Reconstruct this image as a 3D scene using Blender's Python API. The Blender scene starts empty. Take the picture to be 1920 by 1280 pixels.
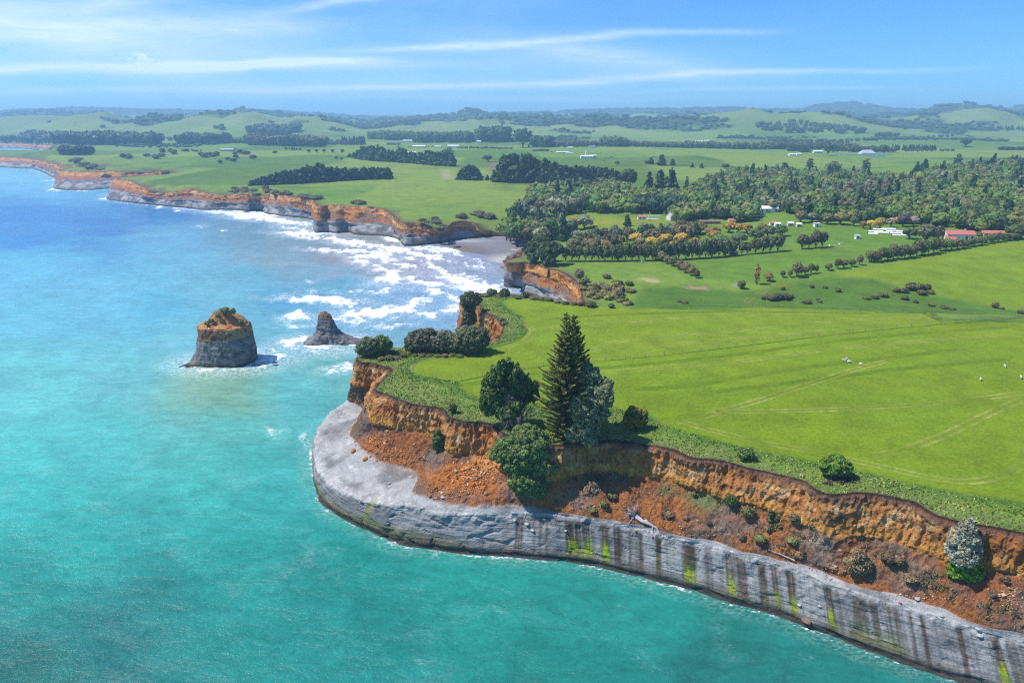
import bpy, bmesh, math, random
import numpy as np
from mathutils import Vector, Matrix, kdtree
from mathutils.geometry import delaunay_2d_cdt

# ------------------------------------------------------------------ scene, camera, light
C = bpy.context.scene
COL = C.collection
CAMZ = 90.0
PITCH = math.radians(18.0)
cam = bpy.data.cameras.new('camera'); cam.sensor_width = 36.0; cam.lens = 24.0
cam.clip_start = 1.0; cam.clip_end = 40000.0
camo = bpy.data.objects.new('camera', cam); COL.objects.link(camo)
camo.location = (0, 0, CAMZ); camo.rotation_euler = (math.radians(90) - PITCH, 0, 0)
C.camera = camo

SUN_EL = 57.0
SUN_AZ = math.radians(-89)          # compass angle from +Y towards +X: the sun stands to the left, slightly ahead
sd = Vector((math.sin(SUN_AZ) * math.cos(math.radians(SUN_EL)), math.cos(SUN_AZ) * math.cos(math.radians(SUN_EL)), math.sin(math.radians(SUN_EL))))
sun = bpy.data.lights.new('sun', 'SUN'); sun.energy = 4.6; sun.angle = math.radians(0.53); sun.color = (1.0, 0.955, 0.89)
suno = bpy.data.objects.new('sun', sun); COL.objects.link(suno)
suno.rotation_euler = sd.to_track_quat('Z', 'Y').to_euler()
suno.location = (-100, 0, 400)

W = bpy.data.worlds.new('World'); C.world = W; W.use_nodes = True
def build_world():
    nt = W.node_tree; N = nt.nodes; L = nt.links
    for n in list(N): N.remove(n)
    out = N.new('ShaderNodeOutputWorld'); bg = N.new('ShaderNodeBackground'); bg.inputs[1].default_value = 0.15
    sky = N.new('ShaderNodeTexSky'); sky.sky_type = 'NISHITA'; sky.sun_disc = False
    sky.sun_elevation = math.radians(SUN_EL); sky.sun_rotation = SUN_AZ
    sky.altitude = 60; sky.air_density = 0.9; sky.dust_density = 0.1; sky.ozone_density = 5.0
    tint = N.new('ShaderNodeMix'); tint.data_type = 'RGBA'; tint.blend_type = 'MULTIPLY'; tint.inputs[0].default_value = 1.0
    tint.inputs[7].default_value = (0.27, 0.55, .86, 1)
    L.new(sky.outputs[0], tint.inputs[6])
    geo = N.new('ShaderNodeTexCoord')
    sep = N.new('ShaderNodeSeparateXYZ'); L.new(geo.outputs['Generated'], sep.inputs[0])
    def math_(op, a, b=None, c=None, clamp=False):
        m = N.new('ShaderNodeMath'); m.operation = op; m.use_clamp = clamp
        for i, v in enumerate((a, b, c)):
            if v is None: continue
            if isinstance(v, (int, float)): m.inputs[i].default_value = v
            else: L.new(v, m.inputs[i])
        return m.outputs[0]
    yy = math_('MAXIMUM', sep.outputs[1], 0.02)
    az = math_('DIVIDE', sep.outputs[0], yy)      # tangent of the azimuth
    el = math_('DIVIDE', sep.outputs[2], yy)      # tangent of the elevation
    comb = N.new('ShaderNodeCombineXYZ'); L.new(az, comb.inputs[0]); L.new(el, comb.inputs[1])
    def noise(scale, sx, sy, detail=5, rough=0.6, off=0.0, rot=0.0, dist=0.0):
        mp = N.new('ShaderNodeMapping'); mp.inputs['Scale'].default_value = (sx, sy, 1); mp.inputs['Location'].default_value = (off, off * .7, off)
        mp.inputs['Rotation'].default_value = (0, 0, rot)
        L.new(comb.outputs[0], mp.inputs[0])
        n = N.new('ShaderNodeTexNoise'); n.inputs['Scale'].default_value = scale; n.inputs['Detail'].default_value = detail
        n.inputs['Roughness'].default_value = rough; n.inputs['Distortion'].default_value = dist
        L.new(mp.outputs[0], n.inputs['Vector']); return n.outputs[0]
    warp = noise(3.0, 1, 4, 3, 0.5, 3.1)
    wisps = noise(7.0, 0.8, 6.0, 9, 0.68, 1.7, 0.07, 0.5)
    fine = noise(22.0, 0.7, 6.0, 9, 0.75, 5.3, 0.10, 0.9)
    total = None
    # streaks of high cloud: azimuth, elevation (tangents), half length, half width, slope, strength
    streaks = [(-0.70, 0.112, 0.20, 0.016, -0.03, 0.75), (-0.45, 0.123, 0.22, 0.010, -0.01, 0.55), (-0.60, 0.062, 0.45, 0.0065, 0.022, 1.0),
               (-0.35, 0.068, 0.17, 0.0050, 0.055, 0.9), (-0.14, 0.158, 0.19, 0.0060, 0.115, 0.8), (-0.46, 0.156, 0.11, 0.009, 0.13, 0.4),
               (-0.03, 0.097, 0.22, 0.0045, 0.052, 0.75), (0.16, 0.075, 0.12, 0.014, -0.18, 0.35), (0.12, 0.052, 0.45, 0.0042, 0.038, 0.8),
               (-0.10, 0.045, 0.36, 0.0100, 0.030, 0.4), (0.23, 0.112, 0.12, 0.0045, 0.03, 0.55), (-0.55, 0.035, 0.30, 0.004, 0.01, 0.5), (0.35, 0.040, 0.20, 0.003, 0.02, 0.35), (-0.05, 0.028, 0.30, 0.004, 0.0, 0.4), (-0.66, 0.140, 0.16, 0.014, 0.05, 0.55),
               (-0.20, 0.072, 0.40, 0.0250, 0.02, 0.25), (-0.62, 0.100, 0.45, 0.045, -0.01, 0.35), (0.10, 0.085, 0.25, 0.020, -0.12, 0.25)]
    for (a0, e0, hl, hw, sl, st) in streaks:
        da = math_('SUBTRACT', az, a0)
        e1 = math_('MULTIPLY', da, sl)
        de = math_('SUBTRACT', math_('SUBTRACT', el, e0), e1)
        de = math_('ADD', de, math_('MULTIPLY', math_('SUBTRACT', warp, 0.5), 0.030))
        q1 = math_('DIVIDE', da, hl); t1 = math_('MULTIPLY', q1, q1)
        q2 = math_('MULTIPLY', math_('DIVIDE', de, hw), math_('ADD', 0.35, math_('MULTIPLY', fine, 1.3))); t2 = math_('MULTIPLY', q2, q2)
        g = math_('MULTIPLY', math_('EXPONENT', math_('MULTIPLY', math_('ADD', math_('MULTIPLY', t1, t1), t2), -1.0)), st)
        total = g if total is None else math_('ADD', total, g)
    tex = math_('MULTIPLY', math_('ADD', math_('MULTIPLY', wisps, 0.6), math_('MULTIPLY', fine, 0.6)), 1.7)
    tex = math_('SUBTRACT', tex, 0.42, None, True)
    cl = math_('MULTIPLY', total, tex)
    # thin veil to the left, clearing to the right
    veil = math_('MULTIPLY', math_('SUBTRACT', noise(2.2, 1.0, 5.0, 7, 0.6, 9.2, 0.05, 0.4), 0.42), math_('MULTIPLY', math_('SUBTRACT', 0.45, az, None, True), 1.3))
    cl = math_('ADD', cl, math_('MAXIMUM', math_('MULTIPLY', veil, 1.15), 0.0))
    # one small cumulus puff
    dx = math_('DIVIDE', math_('SUBTRACT', az, -0.5055), 0.0245); dy = math_('DIVIDE', math_('SUBTRACT', el, 0.0795), 0.0068)
    dy = math_('ADD', dy, math_('MULTIPLY', dx, 0.25))
    puff = math_('SUBTRACT', 1.15, math_('ADD', math_('MULTIPLY', dx, dx), math_('MULTIPLY', dy, dy)))
    puff = math_('MULTIPLY', math_('ADD', puff, math_('MULTIPLY', math_('SUBTRACT', noise(55, 1, 2.5, 7, 0.7, 2.2, 0, .8), 0.52), 7.0)), 0.55, None, True)
    cl = math_('ADD', cl, math_('MULTIPLY', puff, 0.9))
    cl = math_('MULTIPLY', cl, 1.0, None, True)
    mix = N.new('ShaderNodeMix'); mix.data_type = 'RGBA'; L.new(math_('MULTIPLY', cl, 0.85), mix.inputs[0])
    L.new(tint.outputs[2], mix.inputs[6]); mix.inputs[7].default_value = (5.0, 5.6, 6.1, 1)
    L.new(mix.outputs[2], bg.inputs[0]); L.new(bg.outputs[0], out.inputs[0])
build_world()
C.view_settings.view_transform = 'Standard'; C.view_settings.look = 'None'
C.view_settings.exposure = 0.45; C.view_settings.gamma = 1.0; C.view_settings.use_curve_mapping = False
C.render.engine = 'CYCLES'
C.cycles.use_denoising = False
C.cycles.max_bounces = 5; C.cycles.diffuse_bounces = 2; C.cycles.glossy_bounces = 2; C.cycles.transmission_bounces = 2
C.cycles.transparent_max_bounces = 6; C.cycles.volume_bounces = 1
C.cycles.sample_clamp_indirect = 4.0
C.cycles.filter_width = 1.15

# ------------------------------------------------------------------ numeric helpers
F0 = 1280.0
SP, CP = math.sin(PITCH), math.cos(PITCH)
def P(px, py, z=0.0):
    """point seen at picture position px, py (of 1920 x 1280) lying at height z"""
    u = (np.asarray(px, float) - 960) / F0; v = (np.asarray(py, float) - 640) / F0
    t = (CAMZ - z) / (SP + v * CP)
    return np.stack([t * u, t * (CP - v * SP), CAMZ - t * (SP + v * CP)], -1)
def proj(p):
    p = np.asarray(p, float)
    x, y, z = p[..., 0], p[..., 1], p[..., 2] - CAMZ
    d = y * CP - z * SP; d = np.where(np.abs(d) < 1e-3, 1e-3, d); h = y * SP + z * CP
    return 960 + F0 * x / d, 640 - F0 * h / d, d
_rng = np.random.RandomState(7)
_perm = _rng.permutation(256); _perm = np.concatenate([_perm, _perm, _perm])
_g = _rng.normal(size=(256, 3)); _g /= np.linalg.norm(_g, axis=1)[:, None]
def pn(x, y, z=0.0, seed=0):
    x, y, z = np.broadcast_arrays(np.asarray(x, float) + seed * 17.13, np.asarray(y, float) + seed * 5.7, np.asarray(z, float) + seed * 3.3)
    xi, yi, zi = np.floor(x).astype(int), np.floor(y).astype(int), np.floor(z).astype(int)
    xf, yf, zf = x - xi, y - yi, z - zi
    u, v, w = [t * t * t * (t * (t * 6 - 15) + 10) for t in (xf, yf, zf)]
    r = 0
    for a in (0, 1):
        for b in (0, 1):
            for c in (0, 1):
                h = _perm[(_perm[(_perm[(xi + a) & 255] + yi + b) & 255] + zi + c) & 255]
                g = _g[h]
                d = g[..., 0] * (xf - a) + g[..., 1] * (yf - b) + g[..., 2] * (zf - c)
                r = r + d * (u if a else 1 - u) * (v if b else 1 - v) * (w if c else 1 - w)
    return r * 1.6
def fbm(x, y, z=0.0, o=4, seed=0, g=0.5):
    r = 0; a = 1.0; s = 0
    for i in range(o):
        r = r + a * pn(np.asarray(x) * 2 ** i, np.asarray(y) * 2 ** i, np.asarray(z) * 2 ** i, seed + i * 3); s += a; a *= g
    return r / s
def ridg(x, y, z=0.0, o=3, seed=0):
    r = 0; a = 1.0; s = 0
    for i in range(o):
        r = r + a * (1 - 2 * np.abs(pn(np.asarray(x) * 2 ** i, np.asarray(y) * 2 ** i, np.asarray(z) * 2 ** i, seed + i * 5))); s += a; a *= .5
    return r / s
def sstep(a, b, x):
    t = np.clip((np.asarray(x, float) - a) / (b - a), 0, 1); return t * t * (3 - 2 * t)
def lerp(a, b, t): return a + (b - a) * t
def in_poly(px, py, poly):
    px = np.asarray(px, float); py = np.asarray(py, float); r = np.zeros(px.shape, bool)
    poly = np.asarray(poly, float); n = len(poly)
    x0, y0 = poly[:, 0], poly[:, 1]; x1, y1 = np.roll(x0, -1), np.roll(y0, -1)
    for i in range(n):
        if y0[i] == y1[i]: continue
        m = (y0[i] > py) != (y1[i] > py)
        if not m.any(): continue
        xi = (x1[i] - x0[i]) * (py - y0[i]) / (y1[i] - y0[i]) + x0[i]
        r ^= m & (px < xi)
    return r
def seg_dist(px, py, line, closed=False):
    px = np.asarray(px, float); py = np.asarray(py, float); line = np.asarray(line, float)
    d = np.full(px.shape, 1e9); n = len(line); k = n if closed else n - 1
    for i in range(k):
        a = line[i]; b = line[(i + 1) % n]; ab = b - a; l2 = max(1e-9, (ab ** 2).sum())
        t = np.clip(((px - a[0]) * ab[0] + (py - a[1]) * ab[1]) / l2, 0, 1)
        d = np.minimum(d, np.hypot(px - a[0] - t * ab[0], py - a[1] - t * ab[1]))
    return d
def sdist(px, py, poly):
    d = seg_dist(px, py, poly, True); return np.where(in_poly(px, py, poly), d, -d)
def catmull(pts, n_per):
    """pts (n, ...) -> resampled; n_per = list of counts per segment"""
    pts = np.asarray(pts, float); n = len(pts); out = []
    for i in range(n - 1):
        p0 = pts[max(i - 1, 0)]; p1 = pts[i]; p2 = pts[i + 1]; p3 = pts[min(i + 2, n - 1)]
        for k in range(n_per[i]):
            t = k / n_per[i]; t2 = t * t; t3 = t2 * t
            s = 0.5 * (2 * p1 + (-p0 + p2) * t + (2 * p0 - 5 * p1 + 4 * p2 - p3) * t2 + (-p0 + 3 * p1 - 3 * p2 + p3) * t3)
            l = p1 + (p2 - p1) * t
            out.append(0.6 * s + 0.4 * l)
    out.append(pts[-1]); return np.array(out)

# ------------------------------------------------------------------ terrain height
HB_Y = [0, 236, 262, 288, 325, 400, 600, 900, 1400, 2000, 3000, 9000, 20000]
HB_Z = [24, 24, 14.5, 14, 17, 16.5, 19, 21, 24, 26, 30, 40, 40]
EL_A = ([-2600, -900, 0, 150, 300, 420, 530, 600, 700, 760, 850, 950, 1050, 1150, 1250, 1350, 1450, 1500, 1530, 1590, 1650, 1700, 1780, 1870, 1930, 2100, 4500],
        [4, 12, 13, 17, 14, 12, 11, 7, 1, 0, 2, 9, 12, 17, 16, 19, 15, 17, 25, 29, 19, 14, 12, 14, 26, 20, 12])
EL_B = ([-2600, -900, 0, 90, 200, 300, 400, 450, 520, 560, 620, 700, 850, 870, 910, 960, 1060, 1150, 1200, 1260, 1350, 1450, 1600, 1700, 1740, 1830, 1880, 1960, 4500],
        [-6, 0, 4, 9, 3, -4, 3, 11, 9, 3, -4, -8, 3, 7, 4, 3, 2, 5, 8, 4, 4, 6, 4, 6, 17, 21, 13, 5, 2])
EL_C = ([-2600, -900, 0, 60, 110, 180, 240, 300, 400, 450, 520, 600, 700, 900, 1000, 1100, 1180, 1260, 1340, 1420, 1500, 1620, 1700, 1800, 1920, 4500],
        [-10, -8, -6, 0, 3, 1, -6, -2, 2, 4, -4, -10, -16, -8, -3, -5, 0, 8, 4, 7, 0, 2, -3, 6, 0, -4])
def hgt(x, y):
    x = np.asarray(x, float); y = np.asarray(y, float)
    h = np.interp(y, HB_Y, HB_Z)
    h = h + (0.5 * sstep(60, 140, y) + 0.0) * 0 + np.interp(y, [0, 236, 300, 500, 800, 1500, 3000], [.25, .3, .9, 2.0, 5, 8, 12]) * fbm(x / 170, y / 170, 0, 3, 4)
    h = h + 0.12 * fbm(x / 11, y / 11, 0, 2, 9)
    h = h + np.interp(y, [600, 900, 1500], [0, 4.0, 9.0]) * pn(x / 260 + 3.3, y / 330, 0, 21)
    # gully behind the headland
    gl = np.array([(20., 268.), (60, 268), (110, 262), (170, 266), (300, 262)])
    d = seg_dist(x, y, gl); dep = np.interp(x, [20, 60, 120, 220], [6.5, 5, 2.5, 1.0])
    h = h - dep * np.exp(-(d / 11.0) ** 2)
    # rising field on the right, wooded rise behind
    h = h + 5.0 * sstep(90, 190, x) * sstep(270, 380, y) * (1 - sstep(500, 700, y))
    h = h + 9.0 * np.exp(-((x - 620) / 260) ** 2 - ((y - 800) / 220) ** 2)
    h = h - 6.0 * np.exp(-((x - 100) / 90) ** 2 - ((y - 520) / 110) ** 2)
    px = 960 + 1280 * x / np.maximum(y, 50) * 1.05
    for (el, Y, Wd, sd_) in ((EL_A, 7000, 900, 31), (EL_B, 4600, 620, 41), (EL_C, 3150, 420, 51)):
        yy = Y + 500 * pn(x / 1500, 0.3, 0, sd_)
        z = CAMZ + np.interp(px, *el) * Y * 7.07e-4 - np.interp(y, HB_Y, HB_Z)
        rug = 1 + 0.35 * fbm(x / 420, y / 420, 0, 4, sd_ + 1)
        if Y > 6000: rug = 1 + 0.05 * fbm(x / 300, y / 300, 0, 3, sd_ + 1)
        amp = 1.0 if Y < 6000 else .6
        z = z + amp * (46 * (ridg(x / 430, y / 560, 0, 3, sd_ + 2) - .30) + 16 * fbm(x / 150, y / 150, 0, 3, sd_ + 3)) * sstep(-10, 40, z)
        h = np.maximum(h, np.interp(y, HB_Y, HB_Z) + z * np.exp(-((y - yy) / Wd) ** 2) * np.minimum(rug, 1.12)) if Y < 6000 else np.maximum(h, np.interp(y, HB_Y, HB_Z) + z * np.where(y > yy, 1, np.exp(-((y - yy) / Wd) ** 2)) * rug)
    return h
_TT = np.concatenate([np.arange(60, 420, 1.0), 420 * 1.006 ** np.arange(0, 560)])
def G(px, py, hf=hgt):
    """first hit of the line of sight with the land"""
    u = (px - 960) / F0; v = (py - 640) / F0
    x = _TT * u; y = _TT * (CP - v * SP); z = CAMZ - _TT * (SP + v * CP)
    g = hf(x, y); k = np.argmax(z < g)
    if not (z < g).any(): return np.array([x[-1], y[-1], g[-1]])
    a, b = _TT[max(k - 1, 0)], _TT[k]
    for _ in range(18):
        m = (a + b) / 2
        if CAMZ - m * (SP + v * CP) < float(hf(np.array([m * u]), np.array([m * (CP - v * SP)]))[0]): b = m
        else: a = m
    return np.array([b * u, b * (CP - v * SP), CAMZ - b * (SP + v * CP)])
def Gl(pts): return np.array([G(a, b) for a, b in pts])

# ------------------------------------------------------------------ object helpers
def mesh_np(name, V, Fq=None, Ft=None, mats=(), col=None, attrs=None, smooth=True, matidx=None, faces=None):
    """V (n,3); quads (m,4) and/or triangles (k,3); col per-vertex rgb"""
    me = bpy.data.meshes.new(name)
    V = np.asarray(V, np.float32)
    L = []; ls = []; pos = 0
    if Fq is not None and len(Fq):
        Fq = np.asarray(Fq, np.int32); L.append(Fq.ravel()); ls.append(pos + np.arange(len(Fq)) * 4); pos += Fq.size
    if Ft is not None and len(Ft):
        Ft = np.asarray(Ft, np.int32); L.append(Ft.ravel()); ls.append(pos + np.arange(len(Ft)) * 3); pos += Ft.size
    L = np.concatenate(L); ls = np.concatenate(ls)
    me.vertices.add(len(V)); me.vertices.foreach_set('co', V.ravel())
    me.loops.add(len(L)); me.loops.foreach_set('vertex_index', L.astype(np.int32))
    me.polygons.add(len(ls)); me.polygons.foreach_set('loop_start', ls.astype(np.int32))
    me.polygons.foreach_set('use_smooth', np.full(len(ls), bool(smooth)))
    for m in mats: me.materials.append(m)
    if matidx is not None: me.polygons.foreach_set('material_index', np.asarray(matidx, np.int32))
    me.update(calc_edges=True)
    if col is not None:
        a = me.attributes.new('Col', 'FLOAT_COLOR', 'POINT'); c = np.ones((len(V), 4), np.float32); c[:, :3] = col
        a.data.foreach_set('color', c.ravel())
    for k, v in (attrs or {}).items():
        a = me.attributes.new(k, 'FLOAT', 'POINT'); a.data.foreach_set('value', np.asarray(v, np.float32))
    return me
def link(name, me, parent=None, loc=None):
    o = bpy.data.objects.new(name, me); COL.objects.link(o)
    if parent is not None: o.parent = parent
    if loc is not None: o.location = loc
    return o
def tag(o, label=None, cat=None, group=None, kind=None):
    if label: o['label'] = label
    if cat: o['category'] = cat
    if group: o['group'] = group
    if kind: o['kind'] = kind
    return o
def empty(name, loc, label, cat, group=None, rz=0.0, sc=1.0):
    o = bpy.data.objects.new(name, None); COL.objects.link(o); o.location = loc; o.rotation_euler = (0, 0, rz); o.scale = (sc, sc, sc)
    o.empty_display_size = 0.1
    return tag(o, label, cat, group)
def grid_faces(nr, nc):
    i = np.arange(nr - 1)[:, None] * nc + np.arange(nc - 1)[None, :]
    return np.stack([i, i + 1, i + 1 + nc, i + nc], -1).reshape(-1, 4)

# ------------------------------------------------------------------ materials
def new_mat(name, rough=0.9, spec=0.2):
    m = bpy.data.materials.new(name); m.use_nodes = True; N = m.node_tree.nodes; L = m.node_tree.links
    b = N['Principled BSDF']; b.inputs['Roughness'].default_value = rough; b.inputs['Specular IOR Level'].default_value = spec
    return m, N, L, b
def n_noise(N, L, vec, scale, detail=4, rough=0.6, dist=0.0):
    n = N.new('ShaderNodeTexNoise'); n.inputs['Scale'].default_value = scale; n.inputs['Detail'].default_value = detail
    n.inputs['Roughness'].default_value = rough; n.inputs['Distortion'].default_value = dist
    if vec is not None: L.new(vec, n.inputs['Vector'])
    return n.outputs[0]
def n_map(N, L, vec, scale=(1, 1, 1), rot=(0, 0, 0)):
    m = N.new('ShaderNodeMapping'); m.inputs['Scale'].default_value = scale; m.inputs['Rotation'].default_value = rot; L.new(vec, m.inputs[0]); return m.outputs[0]
def n_pos(N): return N.new('ShaderNodeNewGeometry').outputs['Position']
def n_math(N, L, op, a, b=None, clamp=False):
    m = N.new('ShaderNodeMath'); m.operation = op; m.use_clamp = clamp
    for i, v in enumerate((a, b)):
        if v is None: continue
        if isinstance(v, (int, float)): m.inputs[i].default_value = v
        else: L.new(v, m.inputs[i])
    return m.outputs[0]
def n_range(N, L, v, a, b, c, d):
    r = N.new('ShaderNodeMapRange'); L.new(v, r.inputs[0])
    for i, t in enumerate((a, b, c, d)): r.inputs[i + 1].default_value = t
    return r.outputs[0]
def n_mix(N, L, f, a, b, mode='MIX'):
    m = N.new('ShaderNodeMix'); m.data_type = 'RGBA'; m.blend_type = mode
    for i, v in ((0, f), (6, a), (7, b)):
        if isinstance(v, (int, float)): m.inputs[i].default_value = v
        elif isinstance(v, tuple): m.inputs[i].default_value = v if len(v) == 4 else v + (1,)
        else: L.new(v, m.inputs[i])
    return m.outputs[2]
def n_attr(N, name, out=0):
    a = N.new('ShaderNodeAttribute'); a.attribute_name = name; return a.outputs[out]
def n_bump(N, L, b, h, strength, dist):
    u = N.new('ShaderNodeBump'); u.inputs['Strength'].default_value = strength; u.inputs['Distance'].default_value = dist
    L.new(h, u.inputs['Height']); L.new(u.outputs[0], b.inputs['Normal']); return u
def scale_col(N, L, col, fac):
    v = N.new('ShaderNodeVectorMath'); v.operation = 'SCALE'; L.new(col, v.inputs[0])
    if isinstance(fac, (int, float)): v.inputs['Scale'].default_value = fac
    else: L.new(fac, v.inputs['Scale'])
    return v.outputs[0]

def mat_land():
    m, N, L, b = new_mat('pasture', 0.95, 0.1)
    p = n_pos(N)
    a = n_noise(N, L, p, 0.12, 5, 0.6); f = n_noise(N, L, p, 1.6, 5, 0.75); g = n_noise(N, L, n_map(N, L, p, (1, 2.2, 1), (0, 0, .35)), 0.55, 4, 0.7)
    t = n_math(N, L, 'ADD', n_range(N, L, a, .3, .7, -.15, .15), n_range(N, L, f, .3, .7, -.30, .30))
    t = n_math(N, L, 'ADD', t, n_range(N, L, g, .3, .7, -.08, .08))
    rough = n_attr(N, 'rough', 2)
    ff = n_noise(N, L, n_map(N, L, p, (1, 1, .3)), 2.6, 5, 0.8)
    t = n_math(N, L, 'ADD', t, n_math(N, L, 'MULTIPLY', n_range(N, L, ff, .3, .7, -.45, .45), rough))
    c = scale_col(N, L, n_attr(N, 'Col'), n_math(N, L, 'ADD', t, 1.0))
    # yellow green drift
    c = n_mix(N, L, n_math(N, L, 'MULTIPLY', n_range(N, L, n_noise(N, L, p, 0.035, 3, .6), .45, .7, 0, .45), 1.0), c, n_mix(N, L, 1.0, c, (1.25, 1.04, .8), 'MULTIPLY'))
    L.new(c, b.inputs['Base Color'])
    n_bump(N, L, b, ff, 0.6, 0.35)
    return m
def mat_cliff():
    m, N, L, b = new_mat('cliff_rock', 0.92, 0.15)
    p = n_pos(N)
    grey = n_attr(N, 'grey', 2)
    f = n_noise(N, L, n_map(N, L, p, (1, 1, .55)), 2.2, 6, 0.75); f2 = n_noise(N, L, p, 0.5, 4, .6)
    st = n_noise(N, L, n_map(N, L, p, (.35, .35, 2.0), (.05, .07, 0)), 1.0, 6, .75, .6)
    v = N.new('ShaderNodeTexVoronoi'); v.inputs['Scale'].default_value = 1.1; L.new(n_map(N, L, p, (1, 1, .6)), v.inputs['Vector'])
    t1 = n_math(N, L, 'ADD', n_range(N, L, f, .28, .72, -.55, .6), n_range(N, L, f2, .3, .7, -.2, .2))
    t2 = n_math(N, L, 'ADD', n_range(N, L, st, .3, .7, -.28, .22), n_range(N, L, f, .3, .7, -.22, .20))
    mixf = N.new('ShaderNodeMix'); L.new(grey, mixf.inputs[0]); L.new(t1, mixf.inputs[2]); L.new(t2, mixf.inputs[3])
    c = scale_col(N, L, n_attr(N, 'Col'), n_math(N, L, 'ADD', mixf.outputs[0], 1.0))
    L.new(c, b.inputs['Base Color'])
    hb = N.new('ShaderNodeMix'); L.new(grey, hb.inputs[0])
    L.new(n_math(N, L, 'ADD', n_math(N, L, 'MULTIPLY', f, 1.0), n_math(N, L, 'MULTIPLY', v.outputs[0], .5)), hb.inputs[2])
    L.new(n_math(N, L, 'ADD', n_math(N, L, 'MULTIPLY', st, 0.55), n_math(N, L, 'MULTIPLY', f, .35)), hb.inputs[3])
    n_bump(N, L, b, hb.outputs[0], 1.0, 0.8)
    return m
def mat_sea():
    m, N, L, b = new_mat('sea_water', 0.16, 0.22)
    b.inputs['IOR'].default_value = 1.33
    p = n_pos(N)
    foam = n_attr(N, 'foam', 2); lace = n_attr(N, 'lace', 2)
    q = n_map(N, L, p, (1, 1, 1), (0, 0, .15))
    n1 = n_noise(N, L, n_map(N, L, p, (.16, .34, 1), (0, 0, -.2)), 1.0, 6, .62, .6)
    n2 = n_noise(N, L, n_map(N, L, p, (.7, 1.3, 1), (0, 0, .3)), 1.0, 5, .65, .5)
    n3 = n_noise(N, L, n_map(N, L, p, (2.6, 4.2, 1)), 1.0, 3, .6)
    fn = n_noise(N, L, n_map(N, L, p, (.55, 1.5, 1)), 1.0, 9, .72, 1.2)
    vor = N.new('ShaderNodeTexVoronoi'); vor.feature = 'DISTANCE_TO_EDGE'; vor.inputs['Scale'].default_value = 0.55
    wv = N.new('ShaderNodeVectorMath'); wv.operation = 'ADD'; L.new(n_map(N, L, p, (1, 1.9, 1)), wv.inputs[0])
    nz = N.new('ShaderNodeTexNoise'); nz.inputs['Scale'].default_value = .6; nz.inputs['Detail'].default_value = 4; L.new(p, nz.inputs['Vector'])
    L.new(scale_col(N, L, nz.outputs[1], 3.5), wv.inputs[1]); L.new(wv.outputs[0], vor.inputs['Vector'])
    # solid foam where foam + noise is high, lacework where lace is set
    s = n_math(N, L, 'ADD', n_math(N, L, 'MULTIPLY', foam, 1.25), n_range(N, L, fn, .34, .66, -.95, .45))
    fl = n_noise(N, L, n_map(N, L, p, (.16, .42, 1), (0, 0, .1)), 1.0, 5, .65, .8)
    s = n_math(N, L, 'ADD', s, n_range(N, L, fl, .36, .64, -.55, .40))
    s = n_math(N, L, 'MULTIPLY', n_range(N, L, s, .22, .70, 0, 1), n_math(N, L, 'MULTIPLY', foam, 3.5, True))
    lc = n_math(N, L, 'MULTIPLY', n_range(N, L, vor.outputs[0], .0, .22, 1, 0), n_range(N, L, fn, .38, .6, 0, 1))
    lc = n_math(N, L, 'MULTIPLY', lc, lace)
    ff = n_math(N, L, 'MAXIMUM', s, lc, True)
    t = n_math(N, L, 'ADD', n_range(N, L, n1, .3, .7, -.17, .17), n_range(N, L, n2, .3, .7, -.12, .12))
    wc = scale_col(N, L, n_attr(N, 'Col'), n_math(N, L, 'ADD', t, 1.0))
    c = n_mix(N, L, ff, wc, (0.86, 0.88, 0.9))
    L.new(c, b.inputs['Base Color'])
    L.new(n_range(N, L, ff, 0, 1, .20, .8), b.inputs['Roughness'])
    h = n_math(N, L, 'ADD', n_math(N, L, 'MULTIPLY', n1, 1.0), n_math(N, L, 'MULTIPLY', n2, .30))
    h = n_math(N, L, 'ADD', h, n_math(N, L, 'MULTIPLY', n3, .09))
    h = n_math(N, L, 'ADD', h, n_math(N, L, 'MULTIPLY', ff, .25))
    n_bump(N, L, b, h, 0.55, 1.3)
    return m
def mat_plain(name, rgb, rough=0.8, spec=0.2, var=0.15, sc=3.0, bump=0.0):
    m, N, L, b = new_mat(name, rough, spec)
    f = n_noise(N, L, n_pos(N), sc, 5, .7)
    base = N.new('ShaderNodeRGB'); base.outputs[0].default_value = (*rgb, 1)
    L.new(scale_col(N, L, base.outputs[0], n_range(N, L, f, .3, .7, 1 - var, 1 + var)), b.inputs['Base Color'])
    if bump: n_bump(N, L, b, f, .8, bump)
    return m
def mat_foliage():
    """leaf colour = colour of the object x tone of the leaf"""
    m, N, L, b = new_mat('foliage', 0.55, 0.3)
    oi = N.new('ShaderNodeObjectInfo'); p = n_pos(N)
    f = n_noise(N, L, p, 0.9, 4, .7)
    c = n_mix(N, L, 1.0, oi.outputs['Color'], n_attr(N, 'Col'), 'MULTIPLY')
    c = n_mix(N, L, 1.0, c, (1.12, 1.0, .72), 'MULTIPLY')
    rnd = n_range(N, L, oi.outputs['Random'], 0, 1, .8, 1.2)
    k = n_math(N, L, 'MULTIPLY', rnd, n_range(N, L, f, .3, .7, 1.4, 2.5))
    c = scale_col(N, L, c, k)
    L.new(c, b.inputs['Base Color'])
    tr = N.new('ShaderNodeBsdfTranslucent'); L.new(c, tr.inputs[0]); mx = N.new('ShaderNodeMixShader'); mx.inputs[0].default_value = 0.3
    out = [n for n in N if n.type == 'OUTPUT_MATERIAL'][0]
    L.new(b.outputs[0], mx.inputs[1]); L.new(tr.outputs[0], mx.inputs[2]); L.new(mx.outputs[0], out.inputs[0])
    return m
M_LAND = mat_land(); M_CLIFF = mat_cliff(); M_SEA = mat_sea(); M_FOL = mat_foliage()
M_BARK = mat_plain('bark', (0.12, 0.095, 0.075), .9, .1, .3, 4)
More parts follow.
